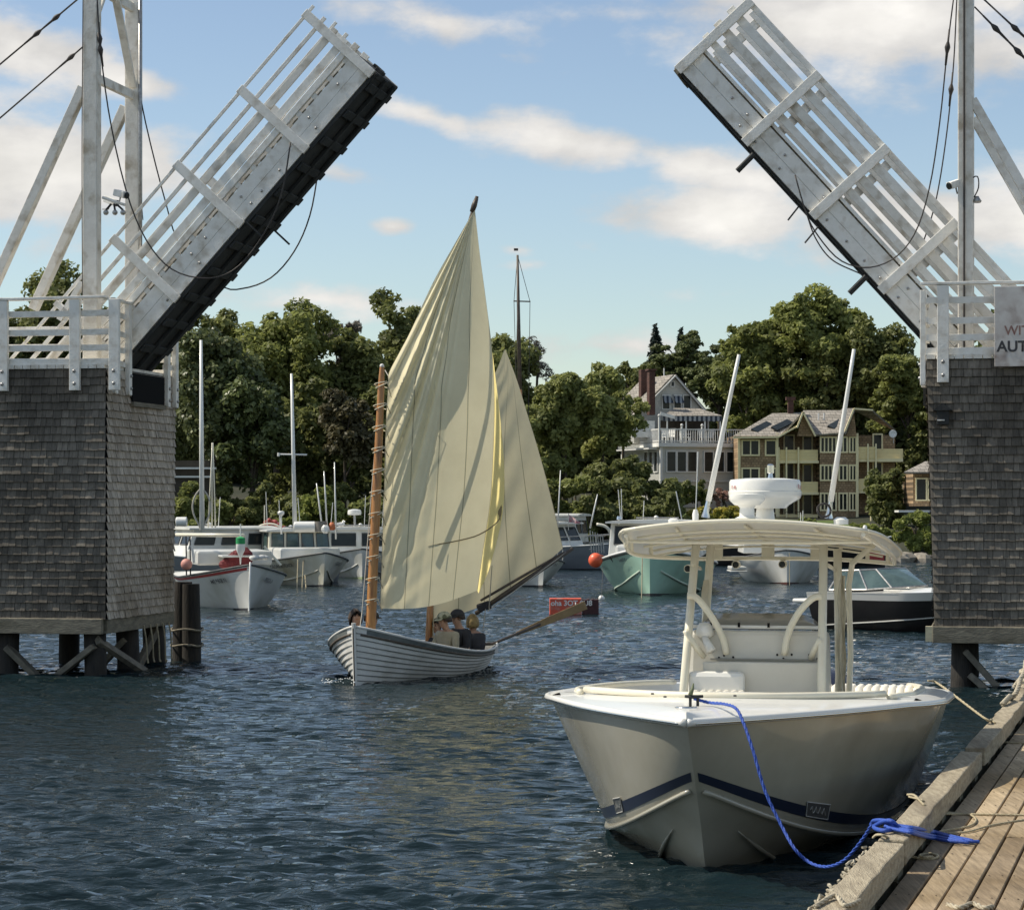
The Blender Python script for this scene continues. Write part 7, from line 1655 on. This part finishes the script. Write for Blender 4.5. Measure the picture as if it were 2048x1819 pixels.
tree('dark tree filling the gap above the shingled roof', 1640, 720, 900, 120, 178, G_D, 149, 9000, .27)
tree('layered green tree beside the right pier', 1815, 705, 885, 62, 172, G_M, 150, 12000, .22, squash=.6)
tree('dark tree behind the right balconies', 1850, 840, 1000, 46, 172, G_D, 151, 5000, .22)
tree('vine-covered dark bush by the right balconies', 1775, 930, 1075, 36, 153, G_D, 152, 5000, .18, name='bush', cat='bush', group='bushes on the far shore')
BU = [
 ('dark leafy tree hiding the dim shed house behind the near left boats', 372, 955, 1080, 34, 136, G_M, 3500, .17),
 ('dark dense bush below the white house', 1235, 900, 1075, 95, 143, G_D, 13000, .2), ('dark bush sloping down to the cabin cruiser', 1150, 950, 1110, 70, 139, G_M, 7000, .2), ('green bush between the willow and the water', 1085, 930, 1110, 60, 140, G_M, 5000, .2),
 ('low dark bush left of the yellow shrubs', 1290, 985, 1080, 50, 139, G_D, 5000, .18), ('round light bush behind the whip antennas', 648, 968, 1070, 55, 137, G_S, 6000, .17), ('pale leafy shrub left of the small antenna dome', 560, 1030, 1100, 40, 134, G_S, 3000, .2),
 ('leafy shrub behind the black workboat', 505, 1050, 1120, 45, 134, G_S, 2800, .18), ('shadowed shrub behind the rope-looped mast', 400, 980, 1100, 60, 136, G_M, 4000, .2), ('light shrub behind the near right side of the radar cabin', 735, 1000, 1110, 40, 137, G_M, 3500, .18),
 ('bright shrub on the bank beside the right pier', 1832, 1020, 1110, 42, 137, G_S, 6000, .2), ('bright green shrub at the foot of the shingled building', 1770, 1050, 1105, 45, 141, G_S, 4000, .18), ('small shrub before the building windows', 1722, 1035, 1075, 22, 152, G_S, 1800, .14),
 ('yellow flowering shrub below the white house', 1405, 1012, 1050, 42, 145, G_Y, 3800, .16), ('yellow flowering shrub nearer the radar dome', 1462, 1008, 1040, 30, 146, G_Y, 2600, .15), ('low yellow-green shrub at the left of the flower bed', 1350, 1022, 1060, 26, 143, G_Y, 2000, .15),
 ('pink and white flowering shrub left of the radar dome', 1446, 978, 1012, 20, 150, leafmat('pink_blossom', (.06, .07, .03), (.55, .30, .25), .3), 1400, .13), ('shrub against the lower wall of the white house', 1385, 965, 1010, 45, 160, G_D, 3500, .16), ('reddish shrub on the lawn right of the radar dome', 1600, 1040, 1085, 40, 145, G_S, 2600, .16),
 ('green bush under the hardtop left of the plumb-bowed boat', 1440, 1060, 1110, 50, 140, G_M, 3000, .18), ('dark low hedge behind the sails by the water', 960, 980, 1120, 80, 138, G_D, 4000, .2), ('light green bush above the radar cabin', 740, 990, 1060, 30, 139, G_S, 2200, .16),
]
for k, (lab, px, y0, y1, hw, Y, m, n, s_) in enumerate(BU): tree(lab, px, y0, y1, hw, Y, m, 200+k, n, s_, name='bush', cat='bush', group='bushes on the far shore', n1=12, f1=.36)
for px, y0, hw in ((-40, 640, 120), (110, 650, 110), (250, 640, 110), (380, 660, 110), (480, 690, 110), (600, 700, 110), (720, 720, 110), (830, 690, 110), (940, 700, 110), (1040, 760, 90), (1130, 790, 90), (1215, 800, 90), (1480, 760, 100), (1580, 720, 110), (1700, 720, 110), (1810, 720, 110), (1930, 700, 110)):
    tree('dark background tree deep in the wood behind the harbour', px, y0, 1040, hw, 186, G_D, 400+px, 4500, .42, group='dark trees deep in the wood')
for k in range(26):
    px = 340+k*40; tree('shadowed undergrowth bush along the far bank', px, 975+22*math.sin(k*2.3), 1100, 52, 139+2*math.sin(k*1.7), G_D, 500+k, 2600, .2, name='bush', cat='bush', group='undergrowth along the far bank', n1=10)
# outlying trees beyond the frame edges so that the shore does not end there
for k, (px, y0, hw, Y) in enumerate(((-120, 560, 110, 158), (-300, 590, 120, 160), (2000, 640, 120, 168), (2180, 600, 130, 165), (-520, 600, 130, 150), (-720, 620, 130, 150), (-930, 610, 140, 148), (-1150, 620, 140, 146), (2380, 620, 130, 165), (2600, 610, 130, 165))):
    tree('broad tree outside the picture edge, %s' % (('nearest on the left', 'second on the left', 'behind the right pier', 'right of the right pier', 'third on the left', 'fourth on the left', 'fifth on the left', 'last on the left', 'second on the right', 'last on the right')[k]), px, y0, 1000, hw, Y, G_D, 300+k, 5000, .34)
LAWN = M('lawn', (.07, .11, .025), (.12, .16, .04), .8, .95, bump=.4, bscale=6)
mb = MB().grid(lambda u, v: V((mix(8, 21, u), mix(140, 160, v), gz(mix(8, 21, u), mix(140, 160, v))+.06)), 14, 14); build(mb, 'lawn', LAWN, kind='structure', smooth=True)
